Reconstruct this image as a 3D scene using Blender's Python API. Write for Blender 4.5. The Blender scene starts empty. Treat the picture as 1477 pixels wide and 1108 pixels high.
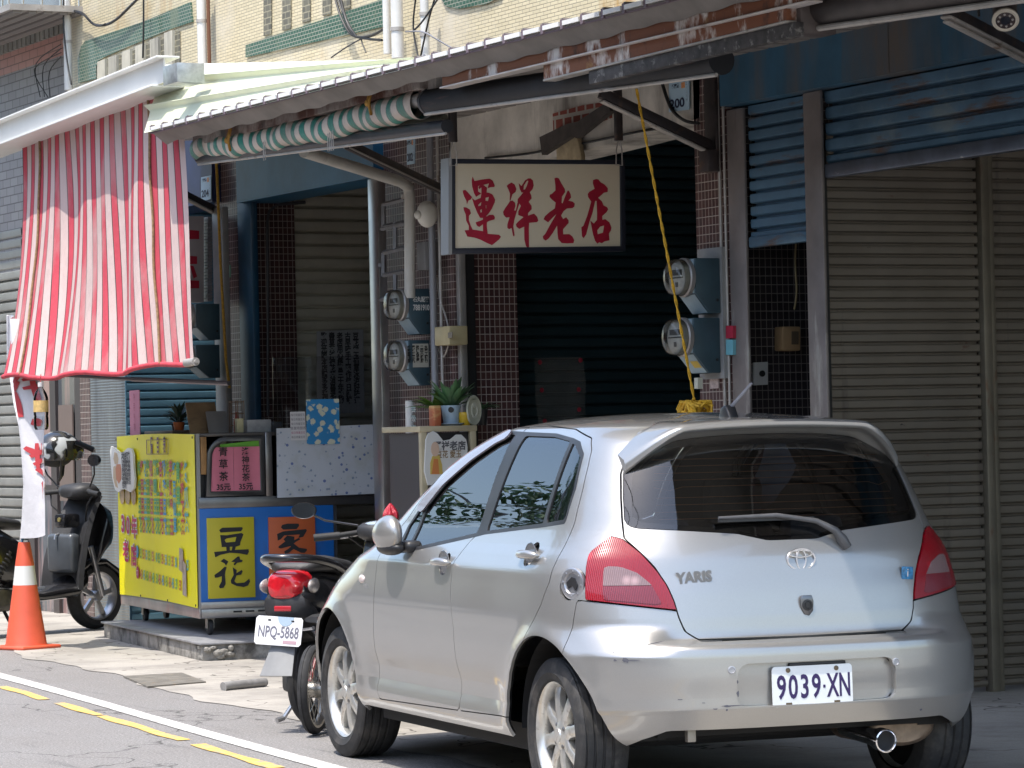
import bpy, bmesh, math, random
import numpy as np
from math import sin, cos, pi, radians, sqrt, atan
from mathutils import Vector, Matrix
from mathutils.geometry import tessellate_polygon
random.seed(7); RNG = np.random.default_rng(7)
SC = bpy.context.scene
COL = SC.collection

# ------------------------------------------------------------------ camera
CAM_H = 1.43
YAW, PITCH, ROLL = radians(27), atan(71 / 4800), -.0225
_f0 = Vector((sin(YAW), cos(YAW), 0)); _r0 = Vector((cos(YAW), -sin(YAW), 0)); _u0 = Vector((0, 0, 1))
FW = cos(PITCH) * _f0 + sin(PITCH) * _u0
_up = -sin(PITCH) * _f0 + cos(PITCH) * _u0
RI = cos(ROLL) * _r0 + sin(ROLL) * _up
UP = -sin(ROLL) * _r0 + cos(ROLL) * _up
cd = bpy.data.cameras.new('camera'); cam = bpy.data.objects.new('camera', cd); COL.objects.link(cam)
cam.matrix_world = Matrix(((RI.x, UP.x, -FW.x, 0), (RI.y, UP.y, -FW.y, 0), (RI.z, UP.z, -FW.z, CAM_H), (0, 0, 0, 1)))
cd.sensor_width = 36; cd.lens = 4800 / 1477 * 36; cd.clip_start = .1; cd.clip_end = 3000
SC.camera = cam

# ------------------------------------------------------------------ sky, sun, exposure
SUN = Vector((-.34, -.13, .93)).normalized()          # towards the sun
w = bpy.data.worlds.new('World'); SC.world = w; w.use_nodes = True
nt = w.node_tree; bg = nt.nodes['Background']
sky = nt.nodes.new('ShaderNodeTexSky'); sky.sky_type = 'NISHITA'; sky.sun_disc = False
sky.sun_elevation = math.asin(SUN.z); sky.sun_rotation = math.atan2(SUN.x, SUN.y)
sky.air_density = 1.2; sky.dust_density = 2.0
nt.links.new(sky.outputs[0], bg.inputs[0]); bg.inputs[1].default_value = .15
sl = bpy.data.lights.new('sun', 'SUN'); sl.energy = 2.1; sl.angle = radians(.5); sl.color = (1, .95, .87)
so = bpy.data.objects.new('sun', sl); COL.objects.link(so)
so.rotation_euler = (-SUN).to_track_quat('-Z', 'Y').to_euler()
SC.view_settings.view_transform = 'Standard'; SC.view_settings.look = 'None'
SC.view_settings.exposure = 1.36; SC.view_settings.gamma = 1
SC.render.resolution_x, SC.render.resolution_y = 1024, 768
SC.cycles.max_bounces = 8; SC.cycles.transparent_max_bounces = 12
SC.cycles.use_denoising = True
SC.cycles.sample_clamp_indirect = 6

def at(px, py, X=None, Y=None, Z=None):
    """point of the real plane X=, Y= or Z= seen at a pixel of the 1477 x 1108 photograph"""
    px, py = float(px), float(py); d = FW + (px - 738.5) / 4800 * RI - (py - 554) / 4800 * UP
    o = Vector((0, 0, CAM_H))
    if X is not None: t = X / d.x
    elif Y is not None: t = Y / d.y
    else: t = (Z - CAM_H) / d.z
    return o + t * d

# ------------------------------------------------------------------ materials
def new_mat(name):
    m = bpy.data.materials.new(name); m.use_nodes = True
    return m, m.node_tree, m.node_tree.nodes['Principled BSDF']
def _n(t, kind, **kw):
    n = t.nodes.new(kind)
    for k, v in kw.items(): setattr(n, k, v)
    return n
def _coord(t, scale=(1, 1, 1), kind='Object'):
    tc = _n(t, 'ShaderNodeTexCoord'); mp = _n(t, 'ShaderNodeMapping')
    mp.inputs['Scale'].default_value = scale
    t.links.new(tc.outputs[kind], mp.inputs[0]); return mp.outputs[0]
def _noise(t, vec, scale, detail=4, rough=.6):
    n = _n(t, 'ShaderNodeTexNoise'); n.inputs['Scale'].default_value = scale
    n.inputs['Detail'].default_value = detail; n.inputs['Roughness'].default_value = rough
    t.links.new(vec, n.inputs['Vector']); return n.outputs['Fac']
def _ramp(t, fac, a, b):
    r = _n(t, 'ShaderNodeMapRange'); r.inputs[1].default_value = a; r.inputs[2].default_value = b
    t.links.new(fac, r.inputs[0]); return r.outputs[0]
def _mix(t, fac, a, b, mode='MIX'):
    m = _n(t, 'ShaderNodeMix', data_type='RGBA', blend_type=mode)
    if hasattr(fac, 'is_output'): t.links.new(fac, m.inputs[0])
    else: m.inputs[0].default_value = fac
    for s, v in ((m.inputs[6], a), (m.inputs[7], b)):
        if hasattr(v, 'is_output'): t.links.new(v, s)
        else: s.default_value = (*v, 1)
    return m.outputs[2]
def _bump(t, p, h, strength, dist=.01):
    b = _n(t, 'ShaderNodeBump'); b.inputs['Strength'].default_value = strength; b.inputs['Distance'].default_value = dist
    t.links.new(h, b.inputs['Height']); t.links.new(b.outputs[0], p.inputs['Normal'])
def mat(name, c, rough=.6, metal=0, var=None, stains=(), bump=None, coat=0, spec=.5, alpha=1, trans=0):
    """var=(scale, amount): tone variation; stains=[(colour, scale xyz, lo, hi)]: worn patches and streaks"""
    m, t, p = new_mat(name)
    col = tuple(c)
    if var:
        v = _coord(t)
        f = _noise(t, v, var[0])
        col = _mix(t, _ramp(t, f, .3, .7), tuple(x * (1 - var[1]) for x in c), tuple(min(1, x * (1 + var[1])) for x in c))
    for sc_, s, lo, hi in stains:
        v = _coord(t, s); f = _noise(t, v, 1, 6, .65)
        col = _mix(t, _ramp(t, f, lo, hi), col, sc_)
    if hasattr(col, 'is_output'): t.links.new(col, p.inputs['Base Color'])
    else: p.inputs['Base Color'].default_value = (*col, 1)
    p.inputs['Roughness'].default_value = rough; p.inputs['Metallic'].default_value = metal
    p.inputs['Coat Weight'].default_value = coat; p.inputs['Coat Roughness'].default_value = .04
    p.inputs['Specular IOR Level'].default_value = spec; p.inputs['Alpha'].default_value = alpha
    p.inputs['Transmission Weight'].default_value = trans
    if bump: _bump(t, p, _noise(t, _coord(t), bump[0], 5), bump[1], bump[2] if len(bump) > 2 else .01)
    return m
def tile_mat(name, c1, c2, mortar, bw, rh, ms, axes='YZ', rough=.4, offset=.5, stains=(), bump=.6, spec=.5):
    m, t, p = new_mat(name)
    tc = _n(t, 'ShaderNodeTexCoord'); sx = _n(t, 'ShaderNodeSeparateXYZ'); cx = _n(t, 'ShaderNodeCombineXYZ')
    t.links.new(tc.outputs['Object'], sx.inputs[0])
    su = _n(t, 'ShaderNodeMath', operation='ADD'); t.links.new(sx.outputs[0], su.inputs[0]); t.links.new(sx.outputs[1], su.inputs[1])
    t.links.new(su.outputs[0], cx.inputs[0]); t.links.new(sx.outputs[2], cx.inputs[1])
    b = _n(t, 'ShaderNodeTexBrick'); b.offset = offset
    t.links.new(cx.outputs[0], b.inputs['Vector'])
    b.inputs['Color1'].default_value = (*c1, 1); b.inputs['Color2'].default_value = (*c2, 1); b.inputs['Mortar'].default_value = (*mortar, 1)
    b.inputs['Scale'].default_value = 1; b.inputs['Mortar Size'].default_value = ms; b.inputs['Mortar Smooth'].default_value = .1
    b.inputs['Brick Width'].default_value = bw; b.inputs['Row Height'].default_value = rh; b.inputs['Bias'].default_value = -.1
    col = b.outputs['Color']
    for sc_, s, lo, hi in stains:
        col = _mix(t, _ramp(t, _noise(t, _coord(t, s), 1, 6, .65), lo, hi), col, sc_)
    t.links.new(col, p.inputs['Base Color']); p.inputs['Roughness'].default_value = rough
    p.inputs['Specular IOR Level'].default_value = spec
    inv = _n(t, 'ShaderNodeMath', operation='SUBTRACT'); inv.inputs[0].default_value = 1
    t.links.new(b.outputs['Fac'], inv.inputs[1]); _bump(t, p, inv.outputs[0], bump, .004)
    return m
def glass_mat(name, tint, opacity, rough=.0, ior=1.5):
    """thin sheet: dark tint seen through, mirror-like at the Fresnel angle"""
    m = bpy.data.materials.new(name); m.use_nodes = True; t = m.node_tree; t.nodes.clear()
    o = _n(t, 'ShaderNodeOutputMaterial'); tr = _n(t, 'ShaderNodeBsdfTransparent'); gl = _n(t, 'ShaderNodeBsdfGlossy')
    fr = _n(t, 'ShaderNodeFresnel'); mx = _n(t, 'ShaderNodeMixShader'); fr.inputs[0].default_value = ior
    tr.inputs[0].default_value = (*[x * (1 - opacity) for x in tint], 1); gl.inputs['Roughness'].default_value = rough
    t.links.new(fr.outputs[0], mx.inputs[0]); t.links.new(tr.outputs[0], mx.inputs[1]); t.links.new(gl.outputs[0], mx.inputs[2])
    t.links.new(mx.outputs[0], o.inputs[0]); return m

# ------------------------------------------------------------------ objects
def tag(o, label=None, cat=None, group=None, kind=None):
    for k, v in (('label', label), ('category', cat), ('group', group), ('kind', kind)):
        if v: o[k] = v
    return o
def thing(name, label, cat, loc=(0, 0, 0), rz=0, group=None):
    o = bpy.data.objects.new(name, None); COL.objects.link(o)
    o.location = loc; o.rotation_euler = (0, 0, rz); o.empty_display_size = .1
    return tag(o, label, cat, group)
def dup(o, loc=None, label=None, parent=None):
    c = o.copy(); COL.objects.link(c)
    if parent: c.parent = parent
    if loc is not None: c.location = loc
    if label: c['label'] = label
    for ch in [x for x in bpy.data.objects if x.parent == o]: dup(ch, None, None, c)
    return c
def frame(o, x, y, z=None):
    """matrix from an origin and two axes"""
    x = Vector(x).normalized(); y = Vector(y); y = (y - y.dot(x) * x).normalized(); z = x.cross(y)
    return Matrix(((x.x, y.x, z.x, o[0]), (x.y, y.y, z.y, o[1]), (x.z, y.z, z.z, o[2]), (0, 0, 0, 1)))

class MB:
    def __init__(s): s.v = []; s.f = []; s.m = []; s.cur = 0
    def add(s, vs, fs):
        k = len(s.v); s.v += [Vector(p) for p in vs]; s.f += [tuple(i + k for i in f) for f in fs]; s.m += [s.cur] * len(fs); return s
    def box(s, a, b, mx=None, ch=0):
        x0, y0, z0 = [min(p, q) for p, q in zip(a, b)]; x1, y1, z1 = [max(p, q) for p, q in zip(a, b)]
        c = min(ch, (x1 - x0) * .45, (y1 - y0) * .45, (z1 - z0) * .45)
        if c <= 0:
            vs = [(x0, y0, z0), (x1, y0, z0), (x1, y1, z0), (x0, y1, z0), (x0, y0, z1), (x1, y0, z1), (x1, y1, z1), (x0, y1, z1)]
            fs = [(0, 3, 2, 1), (4, 5, 6, 7), (0, 1, 5, 4), (1, 2, 6, 5), (2, 3, 7, 6), (3, 0, 4, 7)]
        else:
            vs = []; fs = []
            bm = bmesh.new(); bmesh.ops.create_cube(bm, size=1)
            for v in bm.verts: v.co = Vector(((x0 + x1) / 2 + v.co.x * (x1 - x0), (y0 + y1) / 2 + v.co.y * (y1 - y0), (z0 + z1) / 2 + v.co.z * (z1 - z0)))
            bmesh.ops.bevel(bm, geom=bm.edges[:], offset=c, segments=2, affect='EDGES', profile=.5)
            bm.verts.index_update(); vs = [v.co.copy() for v in bm.verts]; fs = [tuple(v.index for v in f.verts) for f in bm.faces]; bm.free()
        if mx is not None: vs = [mx @ Vector(p) for p in vs]
        return s.add(vs, fs)
    def tube(s, pts, r, n=8, caps=True):
        pts = [Vector(p) for p in pts]; rs = r if isinstance(r, (list, tuple)) else [r] * len(pts)
        k = len(s.v); a = None
        for i, p in enumerate(pts):
            d = (pts[min(i + 1, len(pts) - 1)] - pts[max(i - 1, 0)]).normalized()
            if a is None: a = d.orthogonal().normalized()
            else: a = (a - a.dot(d) * d).normalized()
            b = d.cross(a)
            for j in range(n):
                t = 2 * pi * (j + .5) / n; s.v.append(p + rs[i] * (cos(t) * a + sin(t) * b))
        fs = [(k + i * n + j, k + i * n + (j + 1) % n, k + (i + 1) * n + (j + 1) % n, k + (i + 1) * n + j) for i in range(len(pts) - 1) for j in range(n)]
        if caps: fs += [tuple(k + j for j in range(n))[::-1], tuple(k + (len(pts) - 1) * n + j for j in range(n))]
        s.f += fs; s.m += [s.cur] * len(fs); return s
    def lathe(s, prof, n=24, mx=None, sx=1, sy=1, cap=True):
        """prof: (radius, height) about the local z axis"""
        k = len(s.v); vs = []
        for r, z in prof:
            for j in range(n):
                t = 2 * pi * j / n; p = Vector((r * cos(t) * sx, r * sin(t) * sy, z)); vs.append(mx @ p if mx is not None else p)
        fs = [(i * n + j, i * n + (j + 1) % n, (i + 1) * n + (j + 1) % n, (i + 1) * n + j) for i in range(len(prof) - 1) for j in range(n)]
        if cap and prof[0][0] > 1e-6: fs.append(tuple(range(n))[::-1])
        if cap and prof[-1][0] > 1e-6: fs.append(tuple((len(prof) - 1) * n + j for j in range(n)))
        return s.add(vs, fs)
    def prism(s, poly, mx, d0=0, d1=.01, holes=()):
        """polygon in the local xy plane of mx, extruded along z from d0 to d1"""
        loops = [[Vector((x, y, 0)) for x, y in poly]] + [[Vector((x, y, 0)) for x, y in h] for h in holes]
        flat = [p for l in loops for p in l]; tri = tessellate_polygon(loops)
        n = len(flat); ar = sum(a.x * b.y - b.x * a.y for a, b in zip(loops[0], loops[0][1:] + loops[0][:1]))
        vs = [mx @ Vector((p.x, p.y, d0)) for p in flat] + [mx @ Vector((p.x, p.y, d1)) for p in flat]; fs = []
        for t in tri:
            a, b, c = [flat[i] for i in t]
            if (b.x - a.x) * (c.y - a.y) - (b.y - a.y) * (c.x - a.x) < 0: t = t[::-1]
            fs.append(tuple(i + n for i in t)); fs.append(tuple(t[::-1]))
        k = 0
        for li, l in enumerate(loops):
            for i in range(len(l)):
                j = (i + 1) % len(l); q = (k + i, k + j, k + j + n, k + i + n)
                a2 = sum(p.x * r.y - r.x * p.y for p, r in zip(l, l[1:] + l[:1]))
                fs.append(q if (a2 > 0) == (li == 0) else q[::-1])
            k += len(l)
        return s.add(vs, fs)
    def grid(s, fn, nu, nv):
        vs = [fn(i / nu, j / nv) for i in range(nu + 1) for j in range(nv + 1)]
        fs = [(i * (nv + 1) + j, (i + 1) * (nv + 1) + j, (i + 1) * (nv + 1) + j + 1, i * (nv + 1) + j + 1) for i in range(nu) for j in range(nv)]
        return s.add(vs, fs)
    def ell(s, c, r, mx=None, n=16, m=10):
        k = []
        for i in range(m + 1):
            a = -pi / 2 + pi * i / m; k.append((max(cos(a), 0 if 0 < i < m else 0), sin(a)))
        mm = Matrix.Translation(c) @ (mx if mx is not None else Matrix()) @ Matrix.Diagonal((*r, 1))
        return s.lathe([(max(a, 1e-7), z) for a, z in k], n, mm)
    def build(s, name, m, parent=None, smooth=35, world=True, solid=0, bevel=0):
        me = bpy.data.meshes.new(name); o = bpy.data.objects.new(name, me); COL.objects.link(o)
        vs = s.v
        if parent is not None:
            o.parent = parent
            if world:
                inv = (Matrix.Translation(parent_loc(parent)) @ Matrix.Rotation(parent_rot(parent), 4, 'Z')).inverted(); vs = [inv @ p for p in vs]
        me.from_pydata([tuple(p) for p in vs], [], s.f); me.validate()
        for x in (m if isinstance(m, (list, tuple)) else [m]): me.materials.append(x)
        if isinstance(m, (list, tuple)) and len(me.polygons) == len(s.m): me.polygons.foreach_set('material_index', s.m)
        if solid:
            bm = bmesh.new(); bm.from_mesh(me); bmesh.ops.solidify(bm, geom=bm.faces[:], thickness=solid); bm.to_mesh(me); bm.free()
        if bevel:
            bm = bmesh.new(); bm.from_mesh(me)
            ed = [e for e in bm.edges if len(e.link_faces) == 2 and e.calc_face_angle(0) > .5]
            bmesh.ops.bevel(bm, geom=ed, offset=bevel, segments=2, affect='EDGES', profile=.5, clamp_overlap=True); bm.to_mesh(me); bm.free()
        if smooth:
            me.polygons.foreach_set('use_smooth', [True] * len(me.polygons)); me.set_sharp_from_angle(angle=radians(smooth))
        return o
def parent_loc(o): return (parent_loc(o.parent) if o.parent else Vector()) + Vector(o.location)
def parent_rot(o): return (parent_rot(o.parent) if o.parent else 0) + o.rotation_euler[2]

def text_mb(s, size, mx, align='CENTER', sx=1, bold=0, d=.0008, vertical=False):
    """lettering as flat mesh glyphs standing d proud of the plane of mx"""
    cu = bpy.data.curves.new('t', 'FONT'); cu.body = '\n'.join(s) if vertical else s; cu.size = size
    cu.align_x = align; cu.align_y = 'CENTER'; cu.offset = bold; cu.fill_mode = 'FRONT'; cu.resolution_u = 3
    if vertical: cu.space_line = .82
    o = bpy.data.objects.new('t', cu); COL.objects.link(o)
    bpy.context.view_layer.update()
    me = bpy.data.meshes.new_from_object(o.evaluated_get(bpy.context.evaluated_depsgraph_get()))
    b = MB(); b.add([mx @ Vector((v.co.x * sx, v.co.y, d)) for v in me.vertices], [tuple(p.vertices) for p in me.polygons])
    bpy.data.objects.remove(o); bpy.data.curves.remove(cu); bpy.data.meshes.remove(me)
    return b
def glyph_mb(polys, mx, ox, oy, k, d=.001):
    """brush strokes: outlines in drawing units (y down), scaled by k about ox, oy"""
    b = MB()
    for i, p in enumerate(polys):
        loops = p if isinstance(p[0][0], (tuple, list)) else [p]
        ls = [[((x - ox) * k, (oy - y) * k) for x, y in l] for l in loops]
        b.prism(ls[0], mx, d * .3, d + .0003 * i, ls[1:])
    return b

# ================================================================== ground
XF = 9.25                                              # street face of the shop pillars
def MXp(X): return frame((X, 0, 0), (0, -1, 0), (0, 0, 1))      # plane X: local (-Y, Z), out towards the street
def MYp(Y): return frame((0, Y, 0), (1, 0, 0), (0, 0, 1))       # plane Y: local (X, Z), out towards the camera
def pX(pts, X): return [(-q.y, q.z) for q in (at(x, y, X=X) for x, y in pts)]
def pY(pts, Y): return [(q.x, q.z) for q in (at(x, y, Y=Y) for x, y in pts)]
def slabX(pts, X, d, b=None): return (b or MB()).prism(pX(pts, X), MXp(X), -d, 0)
def slabY(pts, Y, d, b=None): return (b or MB()).prism(pY(pts, Y), MYp(Y), -d, 0)
def single(b, name, m, label, cat, group=None, **k): return tag(b.build(name, m, None, **k), label, cat, group)
def struct(b, name, m, **k): return tag(b.build(name, m, None, **k), kind='structure')

asph, t, p = new_mat('asphalt'); v = _coord(t)
f1 = _noise(t, v, 105, 3, .75); f2 = _noise(t, v, 1.1, 6); f3 = _noise(t, _coord(t, (7, .9, 1)), 1, 5)
c = _mix(t, _ramp(t, f1, .36, .68), (.105, .10, .098), (.36, .345, .33)); c = _mix(t, _ramp(t, f2, .35, .75), c, (.19, .178, .168))
c = _mix(t, _ramp(t, f3, .58, .75), c, (.13, .125, .122)); vo = _n(t, 'ShaderNodeTexVoronoi', feature='DISTANCE_TO_EDGE'); vo.inputs['Scale'].default_value = .33; wv = _n(t, 'ShaderNodeVectorMath', operation='ADD'); nz = _n(t, 'ShaderNodeTexNoise'); nz.inputs['Scale'].default_value = 2.2; t.links.new(v, nz.inputs['Vector']); t.links.new(v, wv.inputs[0]); t.links.new(nz.outputs['Color'], wv.inputs[1]); t.links.new(wv.outputs[0], vo.inputs['Vector']); c = _mix(t, _ramp(t, vo.outputs['Distance'], .006, .001), c, (.07, .066, .062)); f4 = _noise(t, v, 70, 2, .7); c = _mix(t, _ramp(t, f4, .56, .66), c, (.36, .345, .33)); t.links.new(c, p.inputs['Base Color']); p.inputs['Roughness'].default_value = .85; _bump(t, p, f1, .7, .006)
conc, t, p = new_mat('apron_concrete'); v = _coord(t)
f1 = _noise(t, v, 130, 3); f2 = _noise(t, v, 1.6, 8, .68); f3 = _noise(t, v, .5, 5)
c = _mix(t, _ramp(t, f1, .3, .7), (.33, .305, .27), (.45, .42, .375)); c = _mix(t, _ramp(t, f2, .45, .72), c, (.215, .20, .18)); c = _mix(t, _ramp(t, f3, .5, .75), c, (.25, .235, .21))
vo = _n(t, 'ShaderNodeTexVoronoi', feature='DISTANCE_TO_EDGE'); vo.inputs['Scale'].default_value = .55
dn = _n(t, 'ShaderNodeVectorMath', operation='ADD'); nz = _n(t, 'ShaderNodeTexNoise'); nz.inputs['Scale'].default_value = 3; t.links.new(v, nz.inputs['Vector']); t.links.new(v, dn.inputs[0]); t.links.new(nz.outputs['Color'], dn.inputs[1]); t.links.new(dn.outputs[0], vo.inputs['Vector'])
c = _mix(t, _ramp(t, vo.outputs['Distance'], .007, .002), c, (.09, .08, .07)); t.links.new(c, p.inputs['Base Color']); p.inputs['Roughness'].default_value = .9; _bump(t, p, f2, .5, .02)
b = MB(); b.add([(-150, -60, 0), (200, -60, 0), (200, 260, 0), (-150, 260, 0)], [(0, 1, 2, 3)]); struct(b, 'road', asph)
def edge_x(y): return 6.80 + .105 * (y - 17.1) + .05 * sin(y * 1.7) + .035 * sin(y * 4.3 + 1) + .02 * sin(y * 9.1)
b = MB(); ys = np.linspace(-6, 60, 400)
b.add([q for y in ys for q in ((edge_x(y), y, .004), (16, y, .004))], [(2 * i, 2 * i + 1, 2 * i + 3, 2 * i + 2) for i in range(len(ys) - 1)]); struct(b, 'pavement', conc)
wl = mat('road_paint_white', (.62, .61, .57), .8, var=(6, .1), stains=[((.34, .32, .30), (9, 22, 9), .49, .60), ((.36, .35, .33), (45, 45, 40), .57, .66)])
yl = mat('road_paint_yellow', (.72, .45, .10), .8, var=(6, .12), stains=[((.30, .27, .23), (14, 24, 9), .50, .62), ((.3, .28, .25), (50, 50, 40), .55, .66)])
def strip(b, x0, y0, ya, yb, wd, z, dx=.1052, wob=.008, n=60):
    ys = np.linspace(ya, yb, n); vs = []
    for y in ys:
        x = x0 + dx * (y - y0); vs += [(x - wd / 2 + wob * sin(y * 7.3), y, z), (x + wd / 2 + wob * sin(y * 5.1 + 2), y, z)]
    b.add(vs, [(2 * i, 2 * i + 1, 2 * i + 3, 2 * i + 2) for i in range(n - 1)])
b = MB(); strip(b, 6.10, 15.99, -5, 55, .105, .004); struct(b, 'white_road_line', wl)
b = MB()
for a, e in ((0, 64), (82, 141), (145, 264), (284, 400)):
    q0 = at(a, 991 + .294 * a, Z=0); q1 = at(e, 991 + .294 * e, Z=0); strip(b, 6.222, 18.98, q1.y, q0.y, .07, .004, .1075, n=20)
strip(b, 6.222, 18.98, 19.3, 40, .07, .004, .1075); strip(b, 6.222, 18.98, -4, 12.9, .07, .004, .1075)
struct(b, 'yellow_road_line', yl)
hole = mat('drain_plate', (.20, .185, .16), .7, .3, var=(8, .3), stains=[((.28, .2, .12), (18, 18, 18), .58, .66)], bump=(60, .6))
q = [at(x, y, Z=.012) for x, y in ((178, 975), (262, 970), (297, 983), (213, 990))]
b = MB(); b.add(q + [v - Vector((0, 0, .011)) for v in q], [(0, 1, 2, 3), (0, 4, 5, 1), (1, 5, 6, 2), (2, 6, 7, 3), (3, 7, 4, 0)]); single(b, 'drain_cover', hole, 'worn grey drain plate set flat in the concrete before the yellow stall', 'drain cover')
pipe_g = mat('pvc_grey', (.24, .235, .23), .5, var=(9, .25), stains=[((.10, .09, .08), (6, 6, 6), .55, .7)])
b = MB(); b.tube([at(383, 984, Z=.03), at(330, 989, Z=.03), at(322, 991, Z=.025)], [.024, .024, .028], 12); single(b, 'ground_pipe', pipe_g, 'short grey pipe end lying on the concrete behind the scooter', 'pipe')

# ================================================================== materials of the fronts
cream = tile_mat('cream_tile', (.66, .57, .38), (.57, .49, .32), (.24, .20, .14), .092, .0225, .0022, 'YZ', .35, stains=[((.42, .25, .08), (2.2, 2.2, .35), .57, .70), ((.62, .56, .45), (1.2, 1.2, 1.2), .5, .7)])
green = tile_mat('green_tile', (.038, .095, .066), (.058, .125, .088), (.32, .32, .25), .048, .026, .0026, 'YZ', .22, stains=[((.17, .20, .13), (3, 3, 1), .55, .72)])
ribm = mat('rib_plaster', (.50, .47, .38), .8, var=(6, .15), stains=[((.22, .21, .18), (5, 5, .5), .52, .72)])
recessm = tile_mat('recess_tile', (.16, .15, .11), (.10, .095, .075), (.32, .29, .2), .09, .045, .004, 'YZ', .6)
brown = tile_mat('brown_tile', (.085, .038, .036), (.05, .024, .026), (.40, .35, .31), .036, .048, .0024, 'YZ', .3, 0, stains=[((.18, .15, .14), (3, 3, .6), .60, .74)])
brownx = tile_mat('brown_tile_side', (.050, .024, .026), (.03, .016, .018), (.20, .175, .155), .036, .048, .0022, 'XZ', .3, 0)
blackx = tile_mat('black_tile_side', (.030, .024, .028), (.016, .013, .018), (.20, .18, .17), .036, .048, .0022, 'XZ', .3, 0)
bluep = mat('blue_sheet', (.030, .100, .165), .5, .2, var=(2.5, .25), stains=[((.12, .105, .095), (2.2, 2.2, .35), .44, .64), ((.035, .14, .25), (1.6, 1.6, .5), .55, .75)])
bluex = mat('blue_frame', (.010, .058, .115), .45, .1, var=(3, .3), stains=[((.10, .13, .16), (9, 9, .6), .62, .75)])
navy = mat('navy_panel', (.012, .020, .07), .4, var=(3, .3))
shutblue = mat('blue_shutter', (.085, .17, .255), .42, .35, var=(2.5, .22), stains=[((.13, .075, .05), (1.6, 1.6, 9), .56, .66), ((.17, .23, .26), (5, 2, 2.5), .55, .68), ((.05, .11, .17), (1.5, 1.5, 1.5), .5, .7)])
shutgrey = mat('grey_shutter', (.195, .166, .132), .5, .35, var=(1.2, .22), stains=[((.19, .17, .145), (1.2, 1.2, 3), .5, .75), ((.11, .09, .075), (7, 7, .5), .60, .74), ((.12, .06, .035), (4, 4, 7), .68, .74), ((.02, .02, .02), (13, 13, 26), .70, .73)])
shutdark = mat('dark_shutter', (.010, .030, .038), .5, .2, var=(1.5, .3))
shutlb = mat('light_blue_shutter', (.12, .25, .34), .35, .4, var=(2, .2))
postm = mat('worn_post', (.24, .21, .20), .5, .4, var=(3, .22), stains=[((.42, .40, .36), (5, 5, .9), .58, .66), ((.10, .075, .065), (8, 8, 1.2), .60, .72)])
steel = mat('stainless', (.42, .42, .42), .28, .9, var=(4, .15))
darkst = mat('dark_steel', (.055, .045, .045), .5, .5, var=(6, .35), stains=[((.13, .075, .05), (9, 9, 9), .56, .7)])
lightst = mat('pale_steel', (.42, .39, .36), .5, .3, var=(6, .2), stains=[((.14, .09, .06), (6, 6, 6), .58, .7)])
rust = mat('rusty_white_paint', (.62, .57, .53), .6, .1, var=(5, .18), stains=[((.17, .055, .022), (2.6, 2.6, 1.3), .41, .47), ((.07, .025, .015), (5, 5, 3), .58, .66), ((.24, .12, .035), (7, 7, 7), .62, .70), ((.05, .035, .03), (9, 9, 3), .63, .72)])
white_p = mat('white_paint', (.74, .73, .70), .45, var=(2, .06), stains=[((.45, .43, .39), (3, 3, 1), .62, .78)])
creamsh = mat('cream_roof_sheet', (.66, .68, .50), .40, .1, var=(1.5, .06), stains=[((.55, .56, .44), (.8, 5, 5), .55, .75)])
pvc = mat('pvc_white', (.66, .65, .62), .4, var=(4, .1), stains=[((.30, .28, .25), (4, 4, 1.2), .60, .75)])
cable = mat('black_cable', (.012, .012, .013), .5)
dark_in = mat('arcade_dark', (.24, .23, .22), .9, var=(1, .3))
concw = mat('lintel_concrete', (.60, .56, .50), .85, var=(3, .25), stains=[((.12, .105, .09), (2.2, 2.2, .6), .50, .72), ((.48, .45, .40), (1.2, 1.2, 2), .58, .75)], bump=(14, .35))
beige = mat('beige_box', (.48, .40, .23), .45, var=(8, .12))

# ================================================================== upper storeys
def ybox(b, x0, x1, ya, yb, z0, z1, ch=0): return b.box((x0, ya, z0), (x1, yb, z1), None, ch)
yL = at(96, 60, X=9.2).y
B1 = thing('tiled_building', 'cream tiled upper storey with green tile bands above the metal awnings', 'building', (9.2, 15, 0))
b = MB(); ybox(b, 9.2, 9.6, 6, yL, 3.78, 7.5); b.build('wall', cream, B1)
def z(pts, k, ox=0, oy=0): return [(x / k + ox, y / k + oy) for x, y in pts]
b = slabX(z([(555, 590), (550, 420), (575, 330), (605, 290), (1000, 160), (1350, 15), (1364, 155), (1190, 215), (760, 395), (700, 430), (682, 470), (680, 560)], 4.923), 9.185, .014); b.build('tile_band', green, B1)
b = slabX([(354, 65), (470, 27), (556, -3), (556, 38), (354, 83)], 9.185, .014); b.build('tile_band', green, B1)
b = slabX([(634, -8), (722, -30), (722, -4), (700, 6), (660, 13), (642, 9)], 9.185, .014); b.build('tile_band', green, B1)
b = MB()
for x0, x1, yt in ((690, 745, 440), (768, 825, 410), (865, 922, 370), (960, 1018, 330), (1064, 1122, 285), (1165, 1222, 235)):
    slabX(z([(x0, yt), (x1, yt - 22), (x1, 620), (x0, 640)], 4.923), 9.17, .03, b)
b.build('rib_panel', ribm, B1)
b = slabX(z([(684, 470), (1275, 222), (1280, 460), (684, 600)], 4.923), 9.192, .006); b.build('recess', recessm, B1)
b = MB()
for x0, x1, yb_ in ((380, 391, 52), (407, 419, 44), (436, 447, 33), (465, 477, 23), (495, 505, 14)):
    slabX([(x0, -12), (x1, -14), (x1, yb_ - 3), (x0, yb_)], 9.19, .008).build('recess', recessm, B1)
B2 = thing('pink_tiled_building', 'pink and grey tiled upper storey at the left end of the row', 'building', (9.3, 27, 0))
greyt = tile_mat('grey_brick', (.30, .29, .285), (.25, .24, .24), (.13, .12, .12), .20, .075, .005, 'YZ', .6)
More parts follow.
